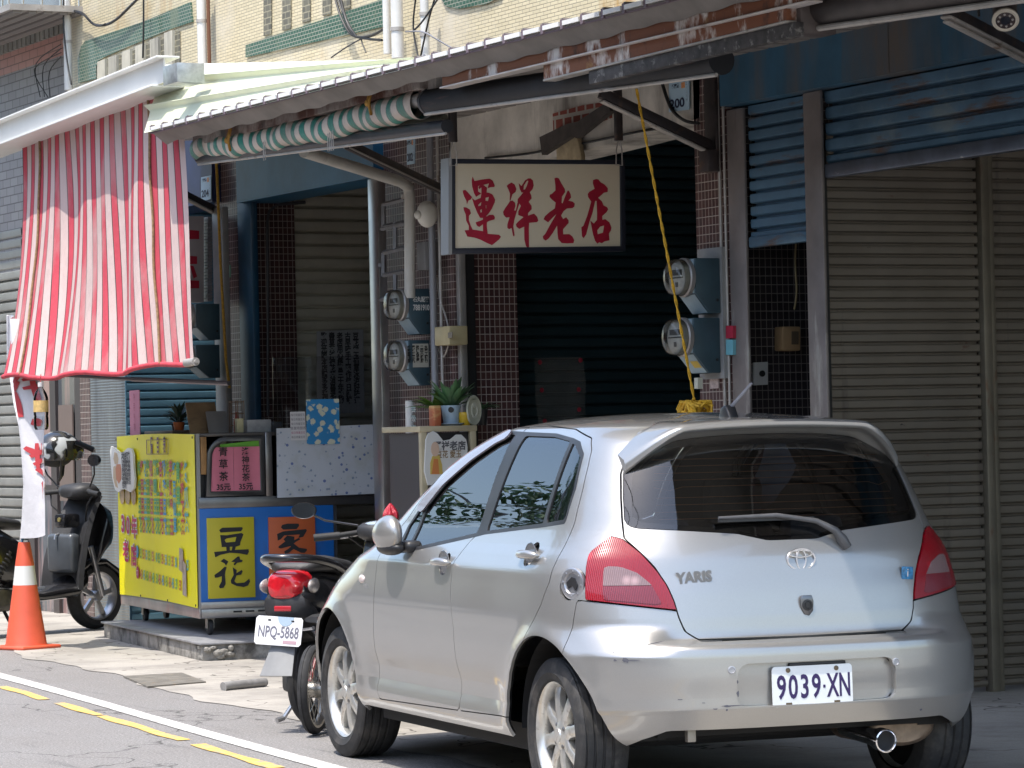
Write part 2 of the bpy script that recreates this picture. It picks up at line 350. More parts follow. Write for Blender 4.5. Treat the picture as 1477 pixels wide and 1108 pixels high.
pinkt = tile_mat('pink_brick', (.50, .27, .23), (.46, .23, .195), (.22, .13, .11), .20, .075, .005, 'YZ', .6)
zA = at(90, 80, X=9.3).z; zB = at(90, 49, X=9.3).z; zC = at(90, 22, X=9.3).z
b = MB(); ybox(b, 9.3, 9.6, yL + .02, 40, 2.9, zA); b.build('wall', greyt, B2)
b = MB(); ybox(b, 9.296, 9.6, yL + .02, 40, zA, zB); b.build('pink_band', pinkt, B2)
b = MB()
for i in range(90): ybox(b, 9.27, 9.3, yL + .05 + i * .12, yL + .05 + i * .12 + .085, zB, zC)
ybox(b, 9.3, 9.6, yL + .02, 40, zB, zC); b.build('ribbed_band', mat('rib_grey', (.27, .265, .24), .7, var=(5, .25)), B2)
b = MB(); ybox(b, 9.31, 9.6, yL + .02, 40, zC, 8); b.build('upper_wall', greyt, B2)
# window cage at the far left
G = thing('window_grille', 'stainless window cage jutting from the grey building at the top left', 'window grille', (8.9, 26.6, 5))
c0 = at(84, 12, X=9.0); c1 = at(-60, 48, X=8.75)
b = MB()
for k in range(16):
    yy = c0.y + .12 + k * .16; b.tube([(8.62, yy, c0.z + .02), (8.62, yy, c0.z + 1.0)], .011, 6)
for k in range(4):
    xx = 8.7 + k * .16; b.tube([(xx, c0.y, c0.z + .02), (xx, c0.y, c0.z + 1.0)], .011, 6)
b.build('bar', steel, G)
b = MB(); ybox(b, 8.58, 9.28, c0.y - .03, c0.y + 3, c0.z - .03, c0.z + .02); b.build('base_tray', lightst, G)
b = MB()
for k in range(5): ybox(b, 8.62 + k * .13, 8.69 + k * .13, c0.y, c0.y + 3, c0.z - .05, c0.z - .03)
b.build('base_slat', mat('slat_grey', (.22, .20, .19), .6), G)
b = MB(); ybox(b, 9.25, 9.29, c0.y + .3, c0.y + 2.8, c0.z + .05, c0.z + 1.2); b.build('pane', mat('dull_glass', (.12, .13, .15), .1), G)

def pipe(name, pts, r, m, label, cat='pipe', group=None, n=12): 
    b = MB(); b.tube(pts, r, n); return single(b, name, m, label, cat, group, smooth=60)
def clips(b, x, y, z, r): b.lathe([(r, -.012), (r + .006, -.012), (r + .006, .012), (r, .012)], 14, Matrix.Translation((x, y, z)))
def downpipe(px, ytop, ybot, X, r, m, label, name='drain_pipe', yclip=()):
    a = at(px, ybot, X=X); T = thing(name, label, 'pipe', (a.x, a.y, a.z)); ztop = at(px, ytop, X=X).z
    b = MB(); b.tube([(X, a.y, a.z), (X, a.y, ztop)], r, 14); b.build('tube', m, T, smooth=60)
    for yc in yclip: b = MB(); clips(b, X, a.y, at(px, yc, X=X).z, r); b.build('clip', lightst, T)
    return T
downpipe(99, -20, 130, 9.12, .034, pvc, 'white drain pipe between the pink building and the cream tiled wall', yclip=(20, 60))
downpipe(292, -20, 92, 9.10, .034, pvc, 'white drain pipe on the cream wall beside a thin brown pipe', yclip=(30,))
downpipe(302, -20, 92, 9.14, .014, mat('brown_pipe', (.14, .055, .025), .6), 'thin brown pipe running down the stained cream wall')
T = downpipe(574, -20, 84, 9.05, .04, pvc, 'thick white drain pipe entering the cream awning, right of its twin', yclip=(42,))
downpipe(559, -20, 78, 9.05, .026, pvc, 'slimmer white drain pipe of the pair above the cream awning', yclip=())
downpipe(614, -20, 92, 9.08, .028, pvc, 'white conduit wrapped with wires above the corrugated awning', yclip=(20, 50))
def wire(pts, X, r, label, name='cable', m=None, group=None, sub=4):
    P = [at(x, y, X=X) for x, y in pts]; Q = []
    for i in range(len(P) - 1):
        p0, p1, p2, p3 = P[max(i - 1, 0)], P[i], P[i + 1], P[min(i + 2, len(P) - 1)]
        for k in range(sub):
            s = k / sub; Q.append(.5 * ((2 * p1) + (p2 - p0) * s + (2 * p0 - 5 * p1 + 4 * p2 - p3) * s * s + (3 * p1 - p0 - 3 * p2 + p3) * s**3))
    Q.append(P[-1]); b = MB(); b.tube(Q, r, 6); return single(b, name, m or cable, label, 'cable', group, smooth=60)
wire([(108, 16), (120, 20), (135, 35), (152, 36), (168, 28), (185, 12), (203, -6)], 9.13, .011, 'thick black cable looped across the cream wall at the top left')
wire([(109, 18), (124, 24), (140, 38), (152, 34)], 9.12, .005, 'thin black cable hanging under the thick loop on the cream wall')
wire([(207, -5), (207, 40), (206, 84)], 9.12, .008, 'black cable dropping straight down over the left green tile band')
wire([(92, -5), (92, 40), (97, 90), (103, 122)], 9.06, .008, 'black cable strapped to the leftmost white drain pipe')
for k, (dx, bow) in enumerate(((0, 18), (6, 9), (11, 24), (14, 3))):
    wire([(88, 64 + k * 6), (70 - bow + dx * .3, 92 + k * 4), (58 + dx, 140)], 9.2, .004, 'thin black wire of the tangle on the grey brick wall', group='tangled wires at the left pipe')
for k, pts in enumerate((([(483, -5), (492, 25), (505, 48), (520, 54), (540, 50), (556, 40)]), ([(487, -5), (496, 22), (510, 50), (530, 56), (551, 58)]), ([(491, -5), (500, 30), (513, 52)]))):
    wire(pts, 9.12, .009, 'bundled black cables sagging across the right green tile band', group='cable bundle on the cream wall')
wire([(521, 56), (500, 68), (478, 83)], 9.12, .005, 'thin black wire running down left from the cable bundle'); wire([(521, 56), (523, 64), (528, 76)], 9.12, .005, 'short black wire end hanging under the cable bundle')
for k, pts in enumerate(([(600, -5), (596, 40), (604, 86)], [(634, -5), (610, 30), (596, 45)], [(628, -5), (618, 30), (606, 85)])):
    wire(pts, 8.98, .006, 'black wire twisting round the white conduits', group='wires round the conduits')
wire([(585, 46), (610, 46), (632, 58), (655, 70), (684, 73)], 8.9, .005, 'grey wire drooping along the cream wall onto the awning', m=mat('grey_wire', (.2, .2, .22), .5))
wire([(518, 102), (540, 108), (568, 105), (595, 92), (612, 80)], 7.6, .008, 'grey hose lying over the edge of the cream awning sheet', m=mat('grey_hose', (.25, .25, .28), .5))

# ================================================================== arcade shell (inside, dark)
b = MB(); ybox(b, 9.55, 13, 6, 45, 3.45, 3.6); single(b, 'arcade_ceiling', dark_in, 'dark ceiling slab inside the shop arcade', 'ceiling')
b = MB(); ybox(b, 12.6, 12.8, 6, 45, 0, 3.5); single(b, 'arcade_back_wall', dark_in, 'dark back wall deep inside the arcade', 'wall')

def shutter(name, label, plane, c, u0, u1, z0, z1, pitch, m, dep=.014, bottom=None, bm=None, group=None, sag=0):
    """roller shutter: slats across u at plane X=c ('X') or Y=c ('Y'); closed sheet with a bottom rail"""
    T = thing(name, label, 'roller shutter', (c if plane == 'X' else (u0 + u1) / 2, (u0 + u1) / 2 if plane == 'X' else c, z0), 0, group)
    prof = [(0, -1.9), (.02, .4), (.08, .9), (.4, 1.0), (.68, .86), (.79, .2), (.80, -1.9), (1, -1.9)]; R3 = random.Random(len(label))
    zs = []; zz = z1; 
    while zz > z0 + 1e-4: zs += [(zz - f * pitch, d * dep) for f, d in prof[:-1] if zz - f * pitch > z0]; zz -= pitch
    zs.append((z0, 0)); jit = [R3.uniform(-.0018, .0018) for _ in range(int((z1 - z0) / pitch) + 3)]
    b = MB(); nu = 12; vs = []
    for zq, d0 in zs:
        for i in range(nu + 1):
            u = u0 + (u1 - u0) * i / nu; si = int((z1 - zq) / pitch + 1e-4); d = d0 + (jit[si] + .0022 * sin(u * 4.1 + si * 1.7) * sin(si * .6)) * (d0 > -.01)
            vs.append((c - d, u, zq) if plane == 'X' else (u, c - d, zq))
    n = nu + 1; fs = [(r * n + i, r * n + i + 1, (r + 1) * n + i + 1, (r + 1) * n + i) for r in range(len(zs) - 1) for i in range(nu)]
    b.add(vs, fs)
    lo, hi = ((c + .034, min(u0, u1), z0), (c + .045, max(u0, u1), z1)) if plane == 'X' else ((min(u0, u1), c + .034, z0), (max(u0, u1), c + .045, z1))
    b.box(lo, hi); b.build('slat_curtain', m, T, smooth=40)
    if bottom:
        b = MB()
        if plane == 'X': b.box((c - .03, min(u0, u1), z0 - bottom), (c + .02, max(u0, u1), z0), None, .01)
        else: b.box((min(u0, u1), c - .03, z0 - bottom), (max(u0, u1), c + .02, z0), None, .01)
        b.build('bottom_rail', bm or m, T)
    return T
# --- right bay: blue shutters on the street face, grey shutter across the arcade
zt = at(1185, 131, X=XF).z; zb = at(1192, 236, X=XF).z
shutter('roller_shutter', 'large blue roller shutter half rolled up, rusty along its bottom rail', 'X', XF + .03, 7.5, at(1187, 180, X=XF).y, zb, zt, .083, shutblue, .016, .075, mat('shutter_rail', (.10, .12, .16), .35, .6, var=(6, .3), stains=[((.45, .44, .43), (8, 4, 8), .62, .68)]))
ys0 = at(1166, 200, X=XF).y; ys1 = at(1077, 250, X=XF).y
shutter('roller_shutter', 'small narrow blue roller shutter between two worn steel posts', 'X', XF + .03, ys0, ys1, at(1120, 337, X=XF).z, zt, .068, shutblue, .013, .06)
b = MB(); a = at(1052, 150, X=XF - .02); ybox(b, 9.17, 9.5, 7.0, a.y, zt + .005, 3.75); ybox(b, 9.166, 9.17, at(1281, 60, X=9.17).y - .004, at(1281, 60, X=9.17).y + .004, zt + .01, 3.7)
single(b, 'shutter_housing', bluep, 'blue stained sheet housing above the blue shutters', 'shutter housing')
def post(px0, px1, ytop, X, label, m=postm, d=.02, z0=0, py=500, name='steel_post'):
    ya = at(px1, py, X=X).y; yb = at(px0, py, X=X).y; b = MB(); ybox(b, X, X + d, ya, yb, z0, at(px0, ytop, X=X).z, .006); return single(b, name, m, label, 'post')
post(1166, 1191, 133, XF - .02, 'worn pale steel post between the small and the large blue shutter')
post(1055, 1079, 158, XF - .01, 'brownish steel guide post beside the right tiled pillar')
YG = 14.62
xg0 = at(1196, 500, Y=YG).x; xg1 = at(1412, 500, Y=YG).x; xg2 = at(1433, 500, Y=YG).x
shutter('roller_shutter', 'wide closed brownish grey shutter behind the hatchback', 'Y', YG, xg0, xg1, .03, 3.0, .0575, shutgrey, .011)
shutter('roller_shutter', 'closed brownish grey shutter cut off by the right edge of the photo', 'Y', YG, xg2, 12.0, .03, 3.0, .0575, shutgrey, .011)
b = MB(); b.box((xg1 + .002, YG - .05, 0), ((xg1 + xg2) / 2 + .01, YG + .02, 3.0), None, .008); b.box(((xg1 + xg2) / 2 + .014, YG - .035, 0), (xg2 - .002, YG + .02, 3.0), None, .006)
single(b, 'shutter_mullion', mat('mullion', (.19, .165, .125), .5, .4, var=(4, .2), stains=[((.36, .32, .28), (9, 9, .8), .62, .7), ((.16, .07, .03), (6, 6, 2), .62, .72)]), 'double steel mullion between the two grey shutters', 'mullion')
b = MB(); b.box((9.262, YG - .02, 0), (xg0 - .002, YG + .02, 3.0)); single(b, 'shadow_gap_strip', cable, 'black strip painted as the shadow gap left of the wide grey shutter', 'post')  # black strip stands in for the shaded gap between post and shutter
# dark tiled side wall seen below the small shutter
YW = at(1053, 400, X=XF).y - .008
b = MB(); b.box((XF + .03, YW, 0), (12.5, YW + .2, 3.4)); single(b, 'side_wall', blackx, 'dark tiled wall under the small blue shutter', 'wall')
T = thing('meter_box', 'brown wooden-toned fuse box on the dark tiled wall under the small blue shutter', 'fuse box', at(1142, 505, Y=YW - .05))
b = slabY([(1129, 471), (1155, 471), (1155, 506), (1129, 506)], YW - .09, .09); b.build('case', mat('case_brown', (.36, .23, .12), .5), T, bevel=.008)
b = slabY([(1142, 478), (1152, 478), (1152, 497), (1142, 497)], YW - .094, .004); b.build('door', mat('case_dark', (.10, .07, .045), .5), T)
T = thing('bell_box', 'pale grey push-button plate on the dark tiled wall', 'switch', at(1098, 556, Y=YW - .02))
b = slabY([(1088, 523), (1108, 522), (1108, 555), (1088, 556)], YW - .02, .02); b.build('plate', mat('plate_grey', (.55, .55, .56), .4), T, bevel=.003)
b = MB(); q = at(1099, 539, Y=YW - .024); b.lathe([(.017, 0), (.017, .008), (.001, .01)], 16, frame(q, (1, 0, 0), (0, 0, 1))); b.build('button', cable, T)
# --- pillar between right and middle bay
yp0 = at(655, 450, X=XF).y
yc0 = at(1053, 400, X=XF).y; yc1 = at(1006, 400, X=XF).y
def pillar(ya, yb, label, depth=.45, X=XF):
    b = MB(); b.box((X, ya, 0), (X + depth, yb, 3.6)); return single(b, 'tiled_pillar', brown, label, 'pillar')
pillar(yc0, yc1, 'brown tiled pillar carrying the two right electricity meters')
for px, x1 in ((1042, .004), (1049, .004)):
    ya = at(px, 300, X=XF).y; b = MB(); b.tube([(XF - .012, ya, .2), (XF - .012, ya, 3.35)], .008, 6); single(b, 'thin_conduit', lightst, 'thin pale conduit up the right tiled pillar, ' + ('left one' if px == 1042 else 'right one'), 'conduit')
# --- lintel, bricks and litter over the middle bay
yl0 = at(648, 300, X=XF).y
L = thing('lintel', 'stained bare concrete lintel over the middle shop front, bricks showing', 'lintel', (XF, 17, 2.7))
b = slabX([(648, 30), (1009, -25), (1009, 170), (920, 197), (833, 219), (648, 262)], XF, .3); b.build('concrete', concw, L)
b = slabX([(797, 164), (840, 152), (880, 146), (882, 170), (840, 186), (798, 192)], XF - .006, .02); b.build('exposed_brick', tile_mat('red_brick', (.26, .06, .04), (.20, .045, .03), (.42, .38, .33), .11, .2, .012, 'YZ', .8), L)
b = MB(); a, c = at(784, 212, X=XF - .12), at(884, 158, X=XF - .05); mm = frame(a, c - a, (0, 0, 1)); l = (c - a).length
b.prism([(0, -.05), (l * .45, -.03), (l * .5, -.06), (l, -.01), (l * .97, .05), (l * .55, .03), (l * .4, .05), (0, .06)], mm, -.02, .02); single(b, 'hanging_plank', mat('weathered_plank', (.055, .045, .04), .8, var=(9, .4)), 'dark broken plank dangling before the bare bricks', 'plank')
b = slabX([(801, 192), (829, 186), (838, 224), (838, 236), (803, 238)], XF - .05, .03); single(b, 'torn_board', mat('torn_board', (.40, .32, .20), .8, var=(12, .3)), 'torn tan board under the bare bricks above the sign', 'board', bevel=.004)
wire([(700, 228), (760, 222), (800, 214), (850, 205), (920, 190), (968, 182)], XF - .02, .008, 'black cable stapled along the concrete lintel')
wire([(955, 120), (965, 150), (975, 165), (990, 175), (1008, 178)], XF - .03, .010, 'black cable curling under the house number plate 200')
def number_plate(px, s, X, label, zc=None):
    T = thing('number_plate', label, 'house number', at(px[0][0], px[2][1], X=X)); pl = pX(px, X)
    b = MB(); b.prism(pl, MXp(X), 0, .006); b.build('plate', mat('plate_pale_blue', (.42, .58, .70), .4), T)
    u0, u1 = pl[0][0], pl[1][0]; v0, v1 = pl[2][1], pl[1][1]; hh = v1 - v0; ww = u1 - u0
    text_mb(s, hh * .42, MXp(X) @ Matrix.Translation((u0 + ww * .40, v0 + hh * .26, .007)), sx=.62 * ww / hh * 1.9, bold=.002).build('lettering', mat('plate_navy', (.01, .02, .06), .5), T)
    text_mb('龍門街', hh * .15, MXp(X) @ Matrix.Translation((u0 + ww * .33, v0 + hh * .84, .007)), sx=1.0, bold=.001).build('lettering', mat('plate_navy', (.01, .02, .06), .5), T)
    b = MB(); b.box((u0 + ww * .62, v0 + hh * .74, .006), (u0 + ww * .80, v0 + hh * .93, .007), MXp(X)); b.build('coloured_mark', mat('plate_orange', (.7, .3, .12), .5), T)
    text_mb('二', hh * .10, MXp(X) @ Matrix.Translation((u0 + ww * .88, v0 + hh * .86, .007))).build('lettering', mat('plate_navy', (.01, .02, .06), .5), T)
    for k in range(4): text_mb('一二三四'[k], hh * .07, MXp(X) @ Matrix.Translation((u0 + ww * .88, v0 + hh * (.72 - k * .13), .007))).build('lettering', mat('plate_navy', (.01, .02, .06), .5), T)
    return T
number_plate([(966, 117), (995, 114), (995, 158), (966, 162)], '200', XF - .012, 'pale blue house number plate reading 200')
# --- middle bay: dark shutter, tile jamb
YD = 19.32
xd0 = at(730, 500, Y=YD).x; xd1 = at(671, 500, Y=YD).x
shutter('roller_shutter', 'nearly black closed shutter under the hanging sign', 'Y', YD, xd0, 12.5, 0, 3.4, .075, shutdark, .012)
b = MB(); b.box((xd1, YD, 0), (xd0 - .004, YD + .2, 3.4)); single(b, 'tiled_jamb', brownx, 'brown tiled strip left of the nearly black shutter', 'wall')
b = MB(); b.box((XF + .075, yp0 - .03, 0), (XF + .135, yp0 - .003, 3.2)); single(b, 'door_jamb', cable, 'black strip left of the tiled jamb', 'jamb')
b = MB(); b.box((XF + .015, yp0 - .05, 0), (XF + .065, yp0 - .002, 3.2), None, .006); single(b, 'guide_rail', mat('guide_alu', (.42, .40, .38), .4, .6, var=(4, .15)), 'pale metal guide rail beside the beige switch box', 'rail')
plast = mat('clear_plastic', (.30, .29, .27), .35, alpha=.22, bump=(5, .8, .05))
b = MB(); P = pY([(772, 516), (842, 514), (842, 625), (772, 628)], YD - .05)
def sh(u, v): return Vector((P[0][0] + (P[1][0] - P[0][0]) * u, YD - .05 + .012 * sin(u * 9 + v * 5) + .008 * sin(v * 14), P[0][1] + (P[3][1] - P[0][1]) * v))
b.grid(sh, 16, 20); T = thing('plastic_sheet', 'crumpled clear plastic sheet pinned to the nearly black shutter', 'plastic sheet', (sh(.5, 1).x, YD - .05, sh(.5, 1).z)); b.build('film', plast, T, smooth=60)
b = MB()
for u, v in ((.1, .06), (.93, .04), (.1, .42), (.85, .42), (.84, .68), (.12, .82)): b.ell(sh(u, v) + Vector((0, -.014, 0)), (.016, .008, .016), n=10, m=6)
b.build('pin', mat('pin_red', (.30, .01, .03), .4), T)
b = slabY([(713, 521), (731, 517), (731, 522), (708, 537), (706, 534)], YD - .03, .004); single(b, 'paper_scrap', mat('scrap', (.34, .31, .26), .8), 'pale paper scrap hanging off the tiled strip by the black shutter', 'paper')
T = thing('blue_notice', 'small pale blue notice on the tiled strip by the black shutter', 'notice', at(715, 568, Y=YD - .01)); b = slabY([(706, 558), (724, 557), (724, 567), (706, 568)], YD - .008, .006); b.build('sheet', mat('notice_blue', (.18, .34, .46), .6), T)
text_mb('日日春', .022, frame(at(715, 563, Y=YD - .016), (1, 0, 0), (0, 0, 1)), sx=1.0).build('lettering', cable, T)
b = slabY([(717, 546), (723, 545), (723, 555), (717, 556)], YD - .008, .006); single(b, 'orange_sticker', mat('sticker_orange', (.42, .20, .10), .6), 'small orange sticker above the pale blue notice', 'sticker')
# --- pillar between middle and left bay
yp0 = at(655, 450, X=XF).y; yp1 = at(556, 450, X=XF).y
pillar(yp0, yp1, 'brown tiled pillar behind the pair of left electricity meters')
# --- left bay
bh = MB(); ybox(bh, 9.175, 9.5, yp1 - .02, at(345, 240, X=9.2).y, at(362, 290, X=9.2).z, 3.75); single(bh, 'shutter_housing', mat('blue_header', (.016, .10, .19), .4, .1, var=(2, .3), stains=[((.10, .17, .22), (8, 8, .5), .62, .75)]), 'deep blue sheet header over the left shop front', 'shutter housing')
post(346, 366, 284, 9.22, 'deep blue post at the left shop front', bluex, .05)
YL = 22.55
x0, x1, x2 = [at(q, 400, Y=YL).x for q in (366, 421, 600)]
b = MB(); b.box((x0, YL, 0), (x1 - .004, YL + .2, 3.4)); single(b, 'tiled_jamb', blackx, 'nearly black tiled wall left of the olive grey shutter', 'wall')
shutter('roller_shutter', 'olive grey closed shutter of the left shop with a calligraphy sheet', 'Y', YL, x1, 12.5, 0, 3.4, .092, mat('olive_shutter', (.58, .55, .45), .45, .3, var=(1.5, .2)), .014)
b = MB(); b.tube([at(x, y, Y=YL - .04) for x, y in ((386, 600), (386, 420), (385, 320), (388, 305), (400, 295), (440, 292))], .013, 8); single(b, 'bent_conduit', mat('conduit_dark', (.10, .10, .11), .4, .4), 'dark bent conduit on the tiled wall of the left shop', 'conduit', smooth=60)
post(535, 549, 258, 9.1, 'polished steel upright before the olive grey shutter', steel, .06, py=500)
T = thing('notice', 'white certificate notice pinned by the bent conduit', 'notice', at(390, 535, Y=YL - .03)); b = slabY([(373, 476), (417, 475), (412, 535), (371, 536)], YL - .03, .004); b.build('sheet', mat('notice_white', (.42, .42, .42), .6, var=(20, .08)), T)
b = MB(); q = at(396, 487, Y=YL - .035); b.lathe([(.022, 0), (.022, .001), (.001, .001)], 16, frame(q, (1, 0, 0), (0, 0, 1))); b.build('seal', mat('seal_green', (.04, .16, .10), .6), T)
text_mb('營業許可\n登記證書\n中華民國\n衛生許可', .028, frame(at(398, 510, Y=YL - .036), (1, 0, 0), (0, 0, 1)), sx=.9).build('lettering', mat('faded_ink', (.16, .16, .17), .7), T)
T = thing('calligraphy_sheet', 'large grey sheet with columns of brushed characters on the olive shutter', 'poster', at(490, 580, Y=YL - .03)); b = slabY([(457, 478), (524, 475), (526, 595), (457, 598)], YL - .03, .004); b.build('sheet', mat('sheet_grey', (.40, .40, .41), .7, var=(6, .08)), T)
inkm = mat('brush_ink', (.05, .05, .055), .7)
for k, s in enumerate(('豆花愛玉仙草冰涼好味道', '古早味手工製作每日新鮮', '老店用心經營三十年感謝', '青草茶洛神花茶消暑退火', '歡迎光臨本店請多多指教')):
    text_mb(s, .058, frame(at(514 - k * 11.5, 532, Y=YL - .036), (1, 0, 0), (0, 0, 1)), sx=.85, bold=.002, vertical=True).build('lettering', inkm, T)
# rack of bracket frames beside the polished upright
T = thing('meter_rack', 'grey stepped bracket frame between the upright and the drain pipe', 'rack', at(560, 420, X=9.12))
b = MB()
for yt, xl in ((287, 553), (357, 553)):
    for a, c in (((xl, yt + 8), (xl, yt + 42)), ((xl, yt + 8), (584, yt)), ((xl, yt + 40), (584, yt + 34))):
        A, C = at(*a, X=9.1), at(*c, X=9.1); b.tube([A, C], .016, 4)
for a, c in (((550, 330), (586, 322)), ((549, 432), (586, 425)), ((570, 320), (570, 360)), ((570, 395), (570, 430)), ((548, 380), (548, 385))):
    b.tube([at(*a, X=9.1), at(*c, X=9.1)], .016, 4)
b.build('frame', mat('rack_grey', (.20, .20, .21), .5, .5, var=(8, .2)), T)
# PVC downpipe with its sloping feed, conduit
T = thing('drain_pipe', 'pale pvc downpipe with a sloping feed beside the left meters', 'pipe', at(591, 700, X=9.05))
b = MB(); P = [at(438, 219, X=8.0), at(578, 262, X=8.95), at(589, 270, X=9.04), at(591, 285, X=9.05), at(591, 430, X=9.05)]; b.tube(P, .036, 14); b.build('tube', mat('pvc_aged', (.50, .48, .44), .5, var=(4, .15), stains=[((.2, .18, .16), (3, 3, 1.5), .6, .75)]), T, smooth=50)
b2 = MB(); b2.tube([at(591, 578, X=9.05), at(593, 700, X=9.05)], .03, 12); b2.build('lower_tube', pvc, T, smooth=50)
b = MB()
for y_ in (283,): clips(b, 9.05, P[-1].y, at(591, y_, X=9.05).z, .037)
b.build('joint', lightst, T)
a = at(622, 300, X=9.16); T = thing('conduit', 'grey conduit pipe up the pillar right of the left meters', 'conduit', (9.16, a.y, 0)); b = MB(); b.tube([(9.16, a.y, .6), (9.16, a.y, 3.4)], .022, 12); b.build('tube', mat('conduit_grey', (.26, .26, .28), .45, .2), T, smooth=60)
a = at(633, 300, X=9.2); b = MB(); b.tube([(9.2, a.y, 1.6), (9.2, a.y, 3.4)], .010, 8); single(b, 'thin_conduit', lightst, 'thin pale conduit right of the grey conduit pipe', 'conduit')
wire([(630, 490), (632, 500), (640, 515), (648, 490), (644, 460), (634, 430), (630, 400)], 9.2, .006, 'pale thin wire looping down to the beige switch box', m=lightst)
T = thing('switch_box', 'beige switch box on the pillar right of the left meters', 'switch box', at(647, 500, X=9.2)); b = MB(); q0, q1 = at(656, 470, X=9.16), at(635, 499, X=9.16); b.box((9.12, q0.y, q1.z), (9.25, q1.y, q0.z), None, .008); b.build('case', beige, T)
b = slabX([(646, 480), (652, 479), (652, 487), (646, 488)], 9.116, .004); b.build('switch', mat('switch_grey', (.22, .19, .15), .5), T)
T = thing('wall_lamp', 'round white lamp on a small bracket above the left meters', 'lamp', at(612, 310, X=9.1)); b = MB(); q = at(616, 309, X=9.08); b.ell(q, (.07, .055, .085), n=18, m=12); b.build('globe', mat('opal', (.66, .63, .57), .4), T, smooth=80)
b = MB(); b.ell(at(604, 310, X=9.02), (.03, .03, .03), n=12, m=8); b.build('knob', mat('opal2', (.6, .58, .52), .4), T, smooth=80)
b = MB(); q = at(613, 372, X=9.16); b.box((q.x - .03, q.y - .06, q.z - .08), (q.x + .08, q.y + .06, q.z + .1), None, .006); single(b, 'junction_box', mat('jb_grey', (.22, .21, .21), .5), 'small grey junction box under the round lamp', 'junction box')
# stickers on the lower pipe
st = MB()
for k in range(7):
    q = at(596, 590 + k * 14, X=9.0); st.box((9.0, q.y - .035, q.z - .02), (9.004, q.y + .03, q.z + .02))
tag(st.build('pipe_sticker', tile_mat('sticker_mix', (.30, .42, .40), (.5, .5, .47), (.12, .12, .12), .03, .013, .003, 'YZ', .6), None), 'column of small torn stickers on the lower drain pipe', 'sticker')

# --- far left bay
b = MB(); ybox(b, 9.18, 9.5, at(309, 250, X=9.2).y, at(222, 250, X=9.2).y, at(305, 292, X=9.2).z, 3.75); single(b, 'shutter_housing', navy, 'navy header panel behind the striped awning cloth', 'shutter housing')
number_plate([(291, 256), (305, 253), (305, 287), (291, 291)], '204', 9.17, 'white house number plate reading 204')
number_plate([(588, 200), (599, 199), (599, 236), (588, 238)], '202', 9.10, 'narrow house number plate beside the deep blue header, reading 202')
ypl0, ypl1 = at(345, 400, X=XF).y + .01, at(312, 400, X=XF).y
pillar(ypl0, ypl1, 'brown tiled pillar between the deep blue post and the yellow rope')
b = slabX([(321, 384), (332, 382), (332, 400), (321, 402)], XF - .006, .008); single(b, 'green_label', mat('label_green', (.16, .34, .24), .5), 'small green label on the tiled pillar left of the deep blue post', 'label')
YB = 24.35
shutter('roller_shutter', 'sunlit light blue shutter behind the stall', 'Y', YB, at(183, 560, Y=YB).x, at(345, 560, Y=YB).x, 0, 3.4, .066, shutlb, .012)
post(309, 324, 300, 9.1, 'greyish steel post behind the stall by the light blue shutter', mat('post_greyed', (.27, .26, .25), .5, .3, var=(4, .2)), .05, py=480)
# far-left front: steel cladding, tiles, glass door, shutter
cladm, t, p = new_mat('steel_cladding'); wv = _n(t, 'ShaderNodeTexWave', wave_type='BANDS', bands_direction='Z'); wv.inputs['Scale'].default_value = 14; wv.inputs['Distortion'].default_value = 1.5; wv.inputs['Detail Scale'].default_value = .6
t.links.new(_coord(t), wv.inputs['Vector']); c = _mix(t, _ramp(t, _noise(t, _coord(t, (3, 3, .6)), 1.3, 6), .35, .7), (.16, .165, .17), (.34, .35, .34)); t.links.new(c, p.inputs['Base Color']); p.inputs['Metallic'].default_value = .8; p.inputs['Roughness'].default_value = .36; _bump(t, p, wv.outputs['Fac'], .3, .01)
XL = 9.3
def slabpx(x0, x1, y0, X, d, zb=0, ztop=None, py=600):
    ya, yb = at(x1, py, X=X).y, at(x0, py, X=X).y; b = MB(); ybox(b, X, X + d, ya, yb, zb, ztop if ztop else at(x0, y0, X=X).z); return b
single(slabpx(131, 183, 500, XL - .1, .3, 0, 3.4), 'steel_cladding', cladm, 'dull stainless cladding behind the yellow menu board', 'cladding')
single(slabpx(116, 130, 500, XL - .05, .2, 0, 3.4), 'tiled_strip', brown, 'narrow brown tiled strip left of the stainless cladding', 'wall')
D = thing('glass_door', 'aluminium framed glass door behind the black scooter', 'door', (XL, at(85, 600, X=XL).y, 0))
b = MB()
for x0_, x1_ in ((108, 116), (72, 80), (38, 46)):
    for w_ in (slabpx(x0_, x1_, 500, XL - .03, .08, 0, 3.3),): b.add(w_.v, w_.f)
w_ = slabpx(38, 116, 500, XL - .025, .07, 1.02, 1.08); b.add(w_.v, w_.f); b.build('frame', mat('door_alu', (.10, .085, .085), .4, .6), D)
slabpx(42, 114, 500, XL, .02, 0, 3.3).build('pane', mat('door_pane', (.10, .11, .12), .08, stains=[((.30, .20, .19), (5, 5, .4), .50, .60)]), D)
b = slabpx(84, 104, 500, XL - .035, .012, .95, 1.75); b.build('notice', mat('door_notice', (.17, .13, .11), .6), D)
yy0, yy1 = at(38, 600, X=XL).y, 36
shutter('roller_shutter', 'pale shutter at the left edge behind the banner', 'X', XL, yy0, yy1, .02, 3.3, .09, mat('pale_shutter', (.30, .30, .28), .45, .3, var=(2, .2)), .015)

